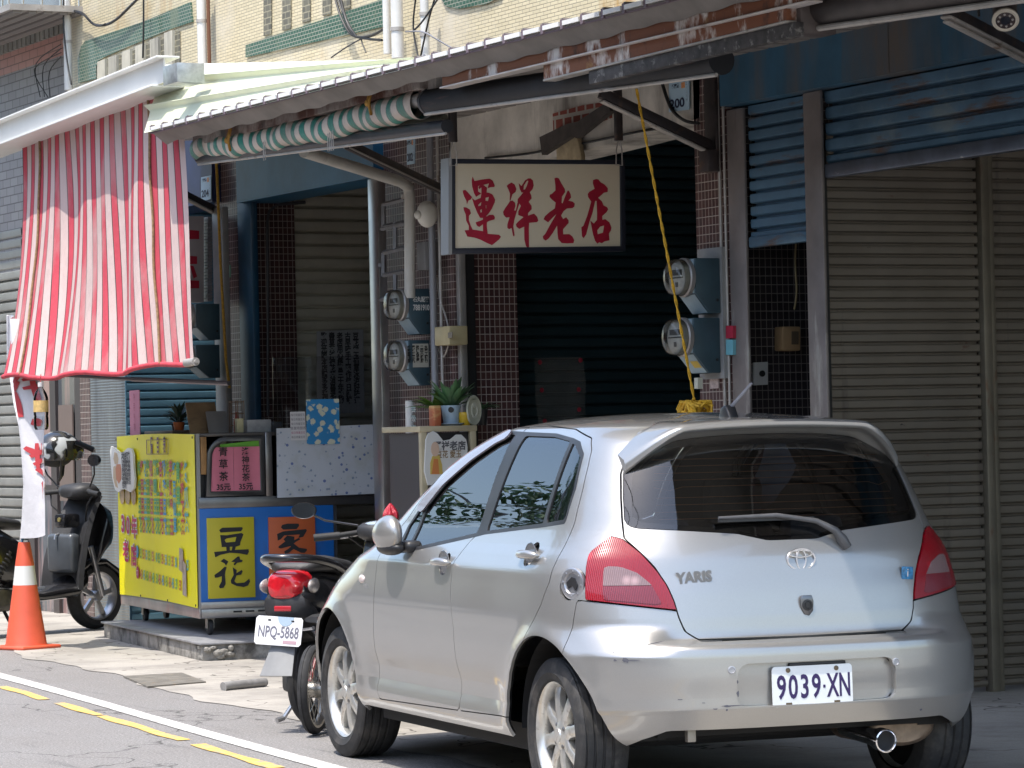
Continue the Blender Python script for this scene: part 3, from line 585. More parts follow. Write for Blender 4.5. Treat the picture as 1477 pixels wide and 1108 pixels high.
# ================================================================== awnings
def fabric(name, c1, c2, c3, n, rough=.75, dirt=(.30, .25, .22)):
    """n stripes across UV.x, thin dark lines at their borders"""
    m, t, p = new_mat(name); uv = _n(t, 'ShaderNodeUVMap'); sx = _n(t, 'ShaderNodeSeparateXYZ'); t.links.new(uv.outputs[0], sx.inputs[0])
    mu = _n(t, 'ShaderNodeMath', operation='MULTIPLY'); mu.inputs[1].default_value = n; t.links.new(sx.outputs[0], mu.inputs[0])
    fr = _n(t, 'ShaderNodeMath', operation='FRACT'); t.links.new(mu.outputs[0], fr.inputs[0])
    r = _n(t, 'ShaderNodeValToRGB'); r.color_ramp.interpolation = 'CONSTANT'; t.links.new(fr.outputs[0], r.inputs[0])
    el = r.color_ramp.elements; el[0].position = 0; el[0].color = (*c3, 1); el[1].position = .055; el[1].color = (*c1, 1)
    for pos, c in ((.455, c3), (.51, c2), (.70, tuple(x * .96 for x in c2)), (.72, c2)): e = el.new(pos); e.color = (*c, 1)
    c = _mix(t, _ramp(t, _noise(t, _coord(t, (1.5, 1.5, .8)), 1.4, 8), .50, .78), r.outputs[0], dirt)
    fine = _noise(t, _coord(t), 300, 2); c = _mix(t, _ramp(t, fine, .3, .7), c, tuple(x * .8 for x in c2), 'MULTIPLY') if False else c
    t.links.new(c, p.inputs['Base Color']); p.inputs['Roughness'].default_value = rough; _bump(t, p, _noise(t, _coord(t, (1, 1.4, .6)), 7, 6), .55, .03)
    p.inputs['Specular IOR Level'].default_value = .25
    return m
def grid_uv(o, nu, nv):
    uv = o.data.uv_layers.new(name='UVMap')
    for l in o.data.loops: i = l.vertex_index; uv.data[l.index].uv = ((i // (nv + 1)) / nu, (i % (nv + 1)) / nv)
# --- red and white striped hanging cloth
Pt0, Pt1 = at(31, 198, X=7.70), at(259, 128, X=7.70)
Pb0, Pb1 = at(1, 543, X=7.36), at(286, 519, X=7.62)
def red(u, v):
    a = Pt0.lerp(Pt1, u); b_ = Pb0.lerp(Pb1, u); k = v**2.4
    q = Vector((a.x + (b_.x - a.x) * (.12 * v + .88 * k), a.y + (b_.y - a.y) * (.25 * v + .75 * k), a.z + (b_.z - a.z) * v))
    am = .007 + .020 * v * (1 - v) + .014 * v
    q.x += am * (sin(u * 21 + 2 * v) + .6 * sin(u * 37 + 1 + 3 * v) + .5 * sin(u * 9 - v * 4))
    q.z += .015 * sin(u * 18) * v - .03 * sin(pi * u) * v
    return q
T = thing('striped_awning', 'red and white striped awning cloth hanging over the yellow stall', 'awning', (7.7, 21, 3.4))
b = MB(); b.grid(red, 160, 70); o = b.build('cloth', fabric('red_stripes', (.49, .065, .09), (.54, .41, .385), (.07, .045, .045), 17, dirt=(.42, .33, .31)), T, smooth=80); grid_uv(o, 160, 70)
ropem = mat('brown_rope', (.22, .14, .07), .8, var=(40, .4))
for u in (.13, .83):
    b = MB(); b.tube([red(u + .003 * sin(v * 17), v) + Vector((-.012, 0, 0)) for v in np.linspace(0, 1, 50)], .009, 6); b.build('cord', ropem, T)
b = MB(); P = [red(u, 1) + Vector((0, 0, -.004)) for u in np.linspace(0, 1, 60)]; b.tube(P, .017, 8); b.build('hem', mat('hem_red', (.50, .05, .07), .7, var=(8, .3)), T, smooth=60)
b = MB(); q = red(.985, 1); b.tube([q + Vector((0, .1, 0)), q + Vector((0, -.06, .004))], .026, 14); b.tube([q + Vector((0, -.06, .004)), q + Vector((0, -.075, .004))], [.012, .012], 10); b.build('roller_end', lightst, T)
b = MB(); b.tube([at(30, 538, X=7.50), at(190, 547, X=7.9), at(330, 553, X=8.3)], .012, 8); b.tube([at(190, 547, X=7.9), at(330, 553, X=8.3)], .017, 8); b.build('support_pole', mat('pole_grey', (.20, .19, .21), .4, .6), T)
# --- bottle hanging from it
BT = thing('water_bottle', 'clear plastic water bottle with an orange label hanging under the striped awning', 'bottle', at(59, 588, X=7.36))
q = at(59, 588, X=7.36); hb = (at(59, 556, X=7.36) - at(59, 620, X=7.36)).z; mb = Matrix.Translation((q.x, q.y, at(59, 620, X=7.36).z))
r_ = .050
b = MB(); b.lathe([(.001, .004), (r_ * .8, 0), (r_, .02), (r_, hb * .28), (r_ * .93, hb * .31), (r_, hb * .35), (r_, hb * .72), (r_ * .75, hb * .84), (.016, hb * .95), (.015, hb)], 24, mb); b.build('bottle_body', glass_mat('bottle_plastic', (.97, .98, .98), .02, .03), BT, smooth=60)
b = MB(); b.lathe([(r_ + .001, hb * .40), (r_ + .001, hb * .66)], 24, mb, cap=False); b.build('label', mat('label_orange', (.62, .42, .16), .5, var=(30, .25)), BT)
b = MB(); b.lathe([(.018, hb * .97), (.018, hb + .02), (.001, hb + .022)], 14, mb); b.build('cap', mat('cap_white', (.6, .6, .58), .5), BT)
b = MB(); b.lathe([(.001, .01), (r_ * .93, .008), (r_ * .93, hb * .3), (.001, hb * .3)], 20, mb); b.build('water', glass_mat('water', (.96, .98, .98), .03, 0, 1.33), BT, smooth=50)
b = MB(); b.tube([(q.x, q.y, mb.translation.z + hb), at(59, 540, X=7.36)], .003, 5); b.build('string', mat('string_red', (.4, .05, .05), .7), BT)
# --- white gutter channel over the cloth
Ga, Gb = at(-40, 195, X=7.52), at(236, 84, X=7.52)
T = thing('white_gutter', 'white painted steel gutter beam over the red striped cloth', 'gutter', Ga)
d = (Gb - Ga); L_ = d.length; mm = frame(Ga, d, (0, 0, 1))           # local z points to the street or the wall
s_ = 1 if mm.col[2].x < 0 else -1
hG = (at(100, 137, X=7.52) - at(100, 169, X=7.52)).z
b = MB(); b.box((0, -hG, -.01 * s_), (L_, 0, .0), mm); b.build('web', white_p, T)
b = MB(); b.add([(7.56, 19.6, 3.66), (7.56, 23.0, 3.56), (9.249, 23.0, 3.66), (9.249, 19.6, 3.74)], [(0, 1, 2, 3)]); b.build('roof_sheet', mat('gutter_roof', (.42, .40, .37), .7), T, solid=.01)
b = MB(); b.box((-.0, .0, -.10 * s_), (L_ + .02, .014, .055 * s_), mm, .003); b.build('top_flange', white_p, T)
b = MB(); b.box((0, -hG - .014, -.22 * s_), (L_ - .12, -hG, .045 * s_), mm, .003); b.build('bottom_flange', white_p, T)
q = at(254, 108, X=7.46); b = MB(); b.box((7.42, q.y - .12, q.z - .058), (7.60, q.y + .12, q.z + .062), None, .004); single(b, 'gutter_box', mat('galv', (.40, .42, .42), .4, .6, var=(20, .25)), 'galvanised box at the end of the white gutter', 'gutter box')
# --- cream sheet sloping behind the corrugated edge
A, B_, C_, D_ = at(212, 192, X=7.50), at(604, 95, X=7.50), at(600, 85, X=7.62), at(232, 93, X=7.86)
def crs(u, v):
    q = A.lerp(B_, u).lerp(D_.lerp(C_, u), v)
    w_ = v * 2.0 % 1; off = .05 * np.exp(-((v - .36) / .035)**2) + .06 * np.exp(-((v - .74) / .045)**2)
    return q + Vector((-off * (1 - u * .7), 0, off * .3)) + Vector((-.04 * (1 - u) * np.exp(-(u / .04)**2) * (.5 - v), 0, 0))
b = MB(); b.grid(crs, 40, 90); T = single(b, 'roof_flashing', creamsh, 'cream metal flashing sheet above the corrugated eave', 'flashing', smooth=50)
# --- corrugated eave with its beams
XE = 7.5; ZE = at(590, 95, X=XE).z
R = thing('corrugated_awning', 'corrugated metal awning with white rim and rusty beam along the row', 'awning', (XE, 15, ZE))
ya, yb = 6.5, at(216, 192, X=XE).y
per = .205; n_ = int((yb - ya) / per)
yc = ya; vs = []; 
b = MB(); prof = []
for k in range(n_):
    y0 = yb - (k + 1) * per
    for f, hgt in ((0, 0), (.74, 0), (.82, .042), (.90, .042), (.98, 0)): prof.append((y0 + f * per, hgt))
prof.sort()
for i, (y, hgt) in enumerate(prof): vs += [(XE, y, ZE + hgt), (9.249, y, ZE + .05 + hgt)]
b.add(vs, [(2 * i, 2 * i + 1, 2 * i + 3, 2 * i + 2) for i in range(len(prof) - 1)]); b.build('sheet', mat('eave_underside', (.20, .18, .165), .7, var=(4, .25), stains=[((.12, .10, .085), (2, 5, 2), .55, .7)]), R, smooth=0, solid=.004)
b = MB()
for k in range(n_):
    y0 = yb - (k + 1) * per; b.box((XE - .012, y0 - .008, ZE + .004), (XE + .03, y0 + .775 * per, ZE + .026))
b.build('rim_segment', white_p, R)
b = MB()
for k in range(n_):
    y0 = yb - (k + 1) * per; b.box((XE - .006, y0 + .80 * per, ZE - .01), (XE + .03, y0 + .93 * per, ZE + .036))
b.box((XE + .005, ya, ZE - .012), (XE + .02, yb, ZE - .002)); b.build('rib_end', mat('rib_end', (.16, .12, .14), .6), R)
# timber-toned soffit strip, rusty box beam, lower channel
XBm = 7.62
q0, q1 = at(640, 117, X=XBm), at(1000, 19, X=XBm); zb0 = (q0.z + q1.z) / 2
b = MB(); b.box((XBm, q1.y - 1.0, zb0 - .048), (XBm + .06, q0.y + .02, ZE - .05), None, .004); b.build('rusty_beam', rust, R)
b = MB(); b.box((XBm - .018, q1.y - 1.0, zb0 - .057), (XBm + .06, q0.y + .02, zb0 - .048), None, .003); b.build('beam_flange', mat('flange_pale', (.55, .50, .47), .5, .1, var=(5, .2), stains=[((.14, .05, .03), (4, 4, 4), .55, .66)]), R)
b = MB(); ny = 160
b.grid(lambda u, v: Vector((XE + .012 + .10 * v, q1.y - 1 + (yb - q1.y + 1) * u, ZE - .004 - .068 * v * (1 + .07 * sin(u * 140) + .05 * sin(u * 57)))), ny, 2); b.build('fascia_strip', mat('soffit_grey', (.20, .18, .165), .8, var=(3, .25)), R)
a, c = at(805, 97, X=7.66), at(1143, 13, X=7.66); mm = frame(a, c - a, (0, 0, 1)); l = (c - a).length
b = MB(); b.box((-.1, -.05, -.03), (l, .04, .03), mm, .003); b.build('lower_channel', rust, R)
b = MB(); b.box((-.1, -.06, -.035), (l, -.05, .035), mm, .003); b.build('channel_lip', lightst, R)
b = MB(); b.box((.35, -.125, -.025), (l + .05, -.062, .02), mm, .003); b.build('dark_batten', mat('batten_dark', (.05, .045, .045), .7, var=(14, .5), stains=[((.20, .19, .18), (16, 16, 16), .56, .64)]), R)
a, c = at(284, 199, X=7.76), at(612, 113, X=7.76); mm = frame(a, c - a, (0, 0, 1)); l = (c - a).length
b = MB(); b.box((0, -.055, -.03), (l, .03, .03), mm, .003); b.build('rusty_beam', mat('rusty_beam_dark', (.30, .26, .24), .6, .1, var=(6, .3), stains=[((.085, .03, .018), (3, 3, 2), .42, .54), ((.03, .025, .025), (7, 7, 3), .55, .68)]), R)
q = at(622, 125, X=7.8); b = MB(); b.box((7.78, q.y - .1, q.z - .09), (7.9, q.y + .12, q.z + .09), None, .006); b.build('beam_bracket', mat('bracket_white', (.40, .37, .35), .6, var=(12, .4), stains=[((.08, .04, .03), (12, 12, 12), .52, .62)]), R)
# --- rolled awnings under the eave
a, c = at(620, 147, X=7.80), at(1041, 87, X=7.80)
T = thing('rolled_awning', 'dark blue grey rolled awning over the middle shop front', 'awning', a)
b = MB(); b.tube([a, c], .068, 20); b.build('fabric_roll', mat('roll_dark', (.011, .012, .016), .7, var=(6, .35), stains=[((.11, .05, .035), (2, 1, 9), .60, .72)]), T, smooth=50)
b = MB(); dz = Vector((-.03, 0, -.068)); b.tube([a + dz, c + dz], .010, 8); b.build('front_bar', lightst, T)
b = MB(); b.lathe([(.072, -.012), (.072, .012)], 20, frame(a, (1, 0, 0), (0, 0, 1))); b.build('end_cap', mat('end_dark', (.05, .05, .055), .5), T)
a, c = at(290, 211, X=7.80), at(606, 146, X=7.80)
T = thing('rolled_awning', 'green and cream striped rolled awning over the left shop front', 'awning', a)
def roll(u, v):
    q = a.lerp(c, u); s_ = .05 * sin(pi * u); ang = 2 * pi * v; rr = .078 + .012 * sin(u * 23) * sin(ang + u * 5) + .007 * sin(u * 61 + ang * 2)
    return q + Vector((rr * cos(ang), 0, rr * sin(ang) - s_ * .6 - .012))
stripes = fabric('green_stripes', (.04, .21, .17), (.56, .48, .42), (.14, .16, .15), 24, .35, (.17, .13, .11))
b = MB(); b.grid(roll, 120, 24); o = b.build('fabric_roll', stripes, T, smooth=80); grid_uv(o, 120, 24)
def fold(u, v):
    q = a.lerp(c, .38 + .6 * u); ang = 2 * pi * v; rr = .05 * min(1, .25 + u * 1.5) * (1 + .12 * sin(u * 30 + ang))
    return q + Vector((rr * cos(ang) + .02, 0, rr * sin(ang) * .9 + .085))
b = MB(); b.grid(fold, 80, 18); o = b.build('upper_fold', stripes, T, smooth=80); grid_uv(o, 80, 18)
b = MB(); q = at(604, 145, X=7.79); mq = frame(q, (1, 0, 0), (0, 0, 1)); b.lathe([(.020, .04), (.034, .04), (.040, .03), (.040, -.05)], 20, mq, cap=False); b.lathe([(.001, .0), (.022, .0), (.020, .04)], 20, mq, cap=False); b.build('tube_end', mat('tube_end', (.24, .22, .21), .5, .3, var=(20, .3)), T, smooth=50)
for px, yt, yb_ in ((333, 182, 217), (536, 125, 165)):
    b = MB(); q0, q1 = at(px, yt, X=7.70), at(px - 2, yb_, X=7.70); b.tube([q0, q0.lerp(q1, .5) + Vector((-.015, .012, 0)), q1 + Vector((0, -.01, 0)), q0.lerp(q1, .6) + Vector((-.02, -.015, 0)), q0.lerp(q1, .1)], .009, 6); b.ell(q0.lerp(q1, .6) + Vector((-.02, 0, 0)), (.018, .018, .02), n=10, m=6)
    b.build('tie', mat('tie_ochre', (.34, .17, .03), .8, var=(40, .3)), T, smooth=60)
a2, c2 = at(288, 228, X=7.80), at(645, 182, X=7.84)
b = MB(); b.tube([a2, c2], .038, 12); b.build('front_bar', mat('bar_dark', (.045, .045, .05), .35, .5, var=(6, .2)), T, smooth=50)
b = MB(); dz = Vector((-.01, 0, -.04)); b.tube([a2 + dz, c2 + dz], .009, 6); b.build('bar_edge', lightst, T)
for px, y in ((381, 207), (474, 193), (479, 192)):
    b = MB(); q = at(px, y, X=7.74); b.tube([q + Vector((0, .012, .02)), q + Vector((0, .014, -.10)), q + Vector((0, -.014, -.10)), q + Vector((0, -.012, .02))], .003, 5); b.build('wire_loop', lightst, T)
b = MB(); b.tube([at(470, 193, X=8.3), at(642, 172, X=8.7)], .032, 10); single(b, 'cross_bar', mat('bar_olive', (.09, .095, .08), .3, .5), 'greenish steel tube behind the striped rolled awning', 'bar', smooth=50)
# struts and brackets
def bar(p, q, w_, h_, b=None):
    b = b or MB(); d = Vector(q) - Vector(p); m_ = frame(p, d, (0, 0, 1)) if abs(d.normalized().z) < .95 else frame(p, d, (0, 1, 0)); b.box((0, -h_ / 2, -w_ / 2), (d.length, h_ / 2, w_ / 2), m_, .003); return b
T = thing('awning_strut', 'brown angle strut from the right pillar up to the dark rolled awning', 'strut', at(1035, 215, Y=15.62))
P, Q = at(866, 134, Y=15.62), at(1036, 216, Y=15.62); bar(P, Q, .04, .055).build('arm', darkst, T); bar(P + Vector((0, -.01, -.045)), Q + Vector((0, -.01, -.045)), .05, .012).build('flange', lightst, T)
b = MB(); q0, q1 = at(1030, 108, Y=15.6), at(1030, 248, Y=15.6); b.box((9.215, 15.58, q1.z), (9.249, 15.70, q0.z), None, .004); b.build('wall_plate', darkst, T)
b = MB(); q = at(1032, 232, Y=15.6); b.box((9.15, 15.56, q.z - .06), (9.215, 15.66, q.z + .06), None, .006); b.build('knuckle', darkst, T)
T = thing('awning_strut', 'brown steel strut crossing above the left meters to the sign', 'strut', at(645, 280, X=9.2))
bar(at(500, 208, X=7.95), at(646, 278, X=9.15), .03, .06).build('arm', darkst, T); bar(at(500, 213, X=7.95), at(646, 283, X=9.15), .04, .012).build('flange', lightst, T)
T = thing('awning_strut', 'whitish steel strut at the top right under the security camera', 'strut', at(1477, 70, X=8.9))
P, Q = at(1364, 14, X=7.95), at(1500, 84, X=8.9); bar(P, Q, .03, .05).build('arm', darkst, T); bar(P + Vector((0, 0, -.03)), Q + Vector((0, 0, -.03)), .05, .012).build('flange', lightst, T); bar(P + Vector((0, 0, -.05)), Q + Vector((0, 0, -.05)), .03, .010).build('flange', lightst, T)
T = thing('awning_strut', 'dark strut beside the navy panel behind the striped cloth', 'strut', at(310, 300, X=9.1))
bar(at(262, 278, X=8.7), at(311, 303, X=9.15), .03, .05).build('arm', darkst, T); bar(at(262, 284, X=8.7), at(311, 309, X=9.15), .04, .012).build('flange', lightst, T)
# right bay: dark roll, canopy above the frame
a, c = at(1150, 18, X=7.80), at(1500, -34, X=7.80)
T = thing('rolled_awning', 'brown black rolled awning over the right shop front', 'awning', a)
b = MB(); b.tube([a, c], .075, 18); b.build('fabric_roll', mat('roll_brown', (.045, .036, .034), .55, var=(5, .4)), T, smooth=50)
b = MB(); dz = Vector((-.03, 0, -.088)); b.tube([a + dz, c + dz], .014, 8); b.build('front_bar', lightst, T)
b = MB(); q = at(1154, 18, X=7.72); b.box((7.68, q.y - .07, q.z - .10), (7.86, q.y + .06, q.z + .25), None, .006); b.build('end_plate', mat('end_brown', (.09, .07, .065), .5), T)
b = MB(); vs = []
for i in range(41):
    y = 7.6 + 6.1 * i / 40; vs += [(5.76, y, 3.62 + .02 * (i % 2)), (9.2, y, 4.0 + .02 * (i % 2))]
b.add(vs, [(2 * i, 2 * i + 1, 2 * i + 3, 2 * i + 2) for i in range(40)]); single(b, 'canopy_roof', mat('canopy_metal', (.3, .29, .27), .6), 'corrugated canopy roof above the right shop front', 'canopy', solid=.01)
# security camera
K = thing('security_camera', 'white dome-faced bullet security camera at the top right corner', 'camera', at(1450, 20, X=8.3))
q = at(1450, 24, X=8.3); ax = Vector((-.42, -.62, -.66)).normalized(); mk = frame(q, ax.orthogonal(), ax.cross(ax.orthogonal()))
b = MB(); b.lathe([(.045, -.16), (.052, -.14), (.052, .0), (.056, .012), (.057, .026), (.050, .030)], 28, mk); b.build('housing', mat('cam_dark', (.05, .035, .035), .4), K, smooth=50)
b = MB(); b.lathe([(.056, .014), (.058, .028), (.050, .034), (.042, .030)], 28, mk, cap=False); b.build('ring', mat('cam_white', (.62, .57, .48), .35), K, smooth=50)
b = MB(); b.lathe([(.043, .029), (.001, .031)], 24, mk); b.build('lens_glass', mat('lens_black', (.012, .012, .02), .08, coat=1), K)
for k in range(8): 
    b = MB(); b.lathe([(.006, .030), (.004, .034), (.001, .035)], 8, mk @ Matrix.Rotation(k * pi / 4, 4, 'Z') @ Matrix.Translation((.030, 0, 0))); b.build('led', mat('led_pale', (.4, .38, .36), .2), K)
b = MB(); b.tube([q - ax * .12, q - ax * .16 + Vector((.12, .0, .05)), q + Vector((.3, 0, .0))], .014, 8); b.build('bracket_arm', lightst, K)
wire([(1418, -4), (1412, 10), (1412, 24)], 8.6, .006, 'thin dark cable behind the security camera at the top right')

# ================================================================== hanging shop sign
YS = 16.62
S = thing('shop_sign', 'white hanging shop sign with red brushed characters in a dark frame', 'sign', at(775, 362, Y=YS))
fr_ = [(648, 229), (902, 231), (903, 362), (648, 366)]; pin = [(657, 236), (895, 237), (896, 355), (657, 358)]
b = MB(); b.prism(pY(fr_, YS), MYp(YS), -.10, 0, [pY(pin, YS)]); b.build('frame', mat('sign_frame', (.018, .020, .032), .4), S, bevel=.003)
b = MB(); b.prism(pY(pin, YS), MYp(YS), -.06, -.012); b.build('panel', mat('sign_panel', (.70, .60, .45), .45, var=(1.2, .06), stains=[((.40, .35, .27), (2, 2, .7), .60, .8)]), S)
b = slabY([(647, 228), (652, 228), (652, 367), (647, 367)], YS - .004, .1); b.build('frame_edge', mat('edge_alu', (.42, .42, .43), .35, .7), S)
redm = mat('sign_red', (.36, .006, .03), .45, var=(8, .12))
U1 = [[(135, 525), (175, 528), (225, 555), (240, 605), (212, 635), (208, 690), (232, 760), (262, 822), (205, 822), (205, 765), (170, 700), (165, 620), (138, 560)],
      [(143, 825), (262, 815), (420, 835), (470, 868), (640, 878), (668, 905), (640, 940), (535, 1015), (470, 990), (370, 945), (290, 920), (180, 905)],
      [(130, 310), (165, 300), (200, 330), (262, 395), (240, 425), (205, 440), (185, 487), (178, 440), (150, 390), (132, 340)],
      [(412, 640), (470, 640), (465, 770), (475, 872), (410, 852)],
      [(305, 720), (400, 690), (460, 650), (500, 622), (560, 618), (585, 650), (578, 680), (500, 700), (460, 720), (400, 750), (355, 780), (320, 760)],
      [(276, 128), (300, 185), (400, 165), (520, 150), (565, 175), (592, 240), (585, 258), (530, 262), (490, 275), (510, 212), (430, 233), (405, 240), (400, 262), (370, 290), (358, 262), (375, 240), (350, 250), (350, 320), (395, 345), (320, 388), (290, 340), (268, 260), (262, 180)],
      [(400, 240), (430, 235), (478, 268), (472, 330), (510, 335), (555, 355), (594, 422), (586, 460), (540, 545), (490, 610), (455, 640), (470, 650), (400, 662), (370, 660), (335, 600), (290, 500), (260, 408), (300, 435), (385, 402), (398, 345)]]
H1 = [[[(455, 400), (505, 388), (492, 442), (452, 438)], [(345, 495), (395, 452), (385, 500), (350, 512)], [(372, 560), (400, 548), (395, 590), (376, 592)], [(455, 500), (466, 492), (464, 540), (454, 535)]]]
U1[-1] = [U1[-1]] + H1[0]
U2 = [[(768, 240), (800, 215), (840, 195), (885, 220), (910, 280), (895, 320), (850, 350), (820, 430), (808, 430), (815, 340), (790, 280)],
      [(815, 435), (850, 430), (885, 460), (890, 500), (870, 560), (895, 560), (920, 460), (950, 462), (905, 580), (868, 690), (852, 770), (868, 880), (860, 900), (845, 890), (825, 790), (790, 805), (765, 790), (765, 745), (800, 650), (750, 655), (715, 620), (708, 580), (740, 530), (790, 470)],
      [[(945, 205), (985, 240), (1040, 165), (1085, 140), (1120, 138), (1155, 165), (1165, 230), (1145, 280), (1105, 320), (1125, 360), (1130, 400), (1085, 445), (1125, 495), (1128, 540), (1075, 590), (1070, 625), (1160, 598), (1205, 640), (1220, 690), (1200, 710), (1085, 720), (1078, 800), (1075, 1035), (1050, 1048), (1030, 1020), (1010, 940), (1012, 770), (940, 800), (900, 775), (890, 740), (920, 710), (970, 670), (1005, 645), (930, 620), (930, 570), (970, 500), (950, 470), (922, 455), (925, 410), (970, 365), (1010, 322), (985, 325), (960, 280)], [(1012, 285), (1020, 232), (1068, 168), (1088, 172), (1062, 240), (1035, 285)]]]
U3 = [[(315, 150), (345, 140), (380, 150), (415, 215), (465, 290), (468, 330), (420, 390), (412, 470), (425, 480), (465, 390), (505, 310), (525, 310), (550, 360), (555, 400), (515, 440), (580, 455), (608, 480), (600, 520), (570, 540), (490, 545), (440, 580), (400, 640), (430, 685), (475, 660), (510, 700), (510, 735), (425, 820), (425, 885), (515, 882), (560, 910), (588, 960), (575, 1000), (480, 1005), (400, 1000), (350, 950), (342, 880), (338, 770), (270, 870), (210, 940), (165, 970), (130, 950), (122, 915), (160, 880), (230, 770), (330, 620), (260, 680), (205, 730), (140, 690), (160, 650), (230, 595), (310, 545), (325, 470), (270, 430), (235, 395), (240, 365), (270, 355), (325, 310), (325, 240)]]
U4 = [[[(890, 165), (935, 150), (970, 155), (1000, 190), (1060, 220), (1108, 270), (1105, 320), (1050, 330), (960, 400), (1015, 445), (1040, 500), (1090, 520), (1108, 550), (1080, 590), (1015, 640), (1015, 690), (1060, 680), (1120, 720), (1150, 790), (1140, 830), (1110, 870), (1115, 960), (1040, 975), (1000, 1000), (960, 985), (935, 1005), (900, 970), (870, 880), (835, 700), (885, 740), (935, 690), (938, 600), (935, 440), (915, 440), (870, 600), (820, 720), (770, 880), (730, 935), (705, 910), (698, 790), (730, 770), (790, 640), (855, 450), (810, 390), (805, 350), (830, 320), (910, 280), (885, 210)], [(935, 830), (980, 780), (1040, 765), (1020, 860), (940, 880)]]]
k_ = 1 / 10.072; Z0 = pY([(655, 240)], YS)[0]; Z1 = pY([(770, 240)], YS)[0]; sc_ = (pY([(755, 240)], YS)[0][0] - Z0[0]) / 100
for org, polys in ((Z0, (U1, U2)), (Z1, (U3, U4))):
    for P_ in polys: glyph_mb(P_, MYp(YS - (-.012)) @ Matrix.Translation((org[0], org[1], 0)), 0, 0, k_ * sc_, .0012).build('character', redm, S)
for px, yt in ((654, 205), (893, 203)):
    T = None; b = MB(); q0, q1 = at(px, yt, Y=YS - .05), at(px, 236, Y=YS - .05); b.tube([q0 + Vector((0, 0, .02)), q0.lerp(q1, .4) + Vector((-.018, 0, 0)), q1 + Vector((-.02, 0, -.01)), q1 + Vector((.02, 0, -.01)), q0.lerp(q1, .4) + Vector((.018, 0, 0)), q0 + Vector((0, 0, .02))], .004, 6); b.build('hook', lightst, S)
    b = MB(); q2 = at(px, 150 if px > 700 else 165, Y=YS - .05); b.box((q0.x - .022, YS - .06, q0.z), (q0.x + .022, YS - .03, q2.z + .1), None, .003); b.build('hanger_strap', darkst, S)

# second sign, mostly hidden by the striped cloth
Y2 = 23.0
S2 = thing('shop_sign', 'white lightbox sign with one red character, half hidden by the striped cloth', 'sign', at(275, 440, Y=Y2))
b = slabY([(225, 312), (294, 312), (294, 436), (225, 436)], Y2, .12); b.build('panel', mat('sign2_panel', (.36, .34, .36), .5, var=(3, .1)), S2)
b = MB()
P_ = pY([(262, 331), (287, 333), (287, 345), (262, 345)], Y2), pY([(262, 368), (284, 370), (284, 381), (262, 381)], Y2), pY([(262, 404), (287, 405), (287, 416), (262, 416)], Y2), pY([(262, 331), (271, 331), (271, 416), (262, 416)], Y2), pY([(274, 383), (279, 384), (284, 399), (279, 402)], Y2), pY([(240, 331), (262, 331), (262, 345), (240, 345)], Y2), pY([(240, 404), (262, 404), (262, 416), (240, 416)], Y2)
for i, q in enumerate(P_): b.prism(q, MYp(Y2), .001, .003 + .0004 * i)
b.build('character', redm, S2)
b = MB()
for k in range(26): b.add([], []); q = at(297, 314 + k * 4.7, Y=Y2 + .02); b.box((q.x, Y2 - .02, q.z - .016), (q.x + .035, Y2 + .1, q.z + .004))
b.build('ribbed_side', mat('ribbed_alu', (.36, .36, .38), .35, .7), S2)

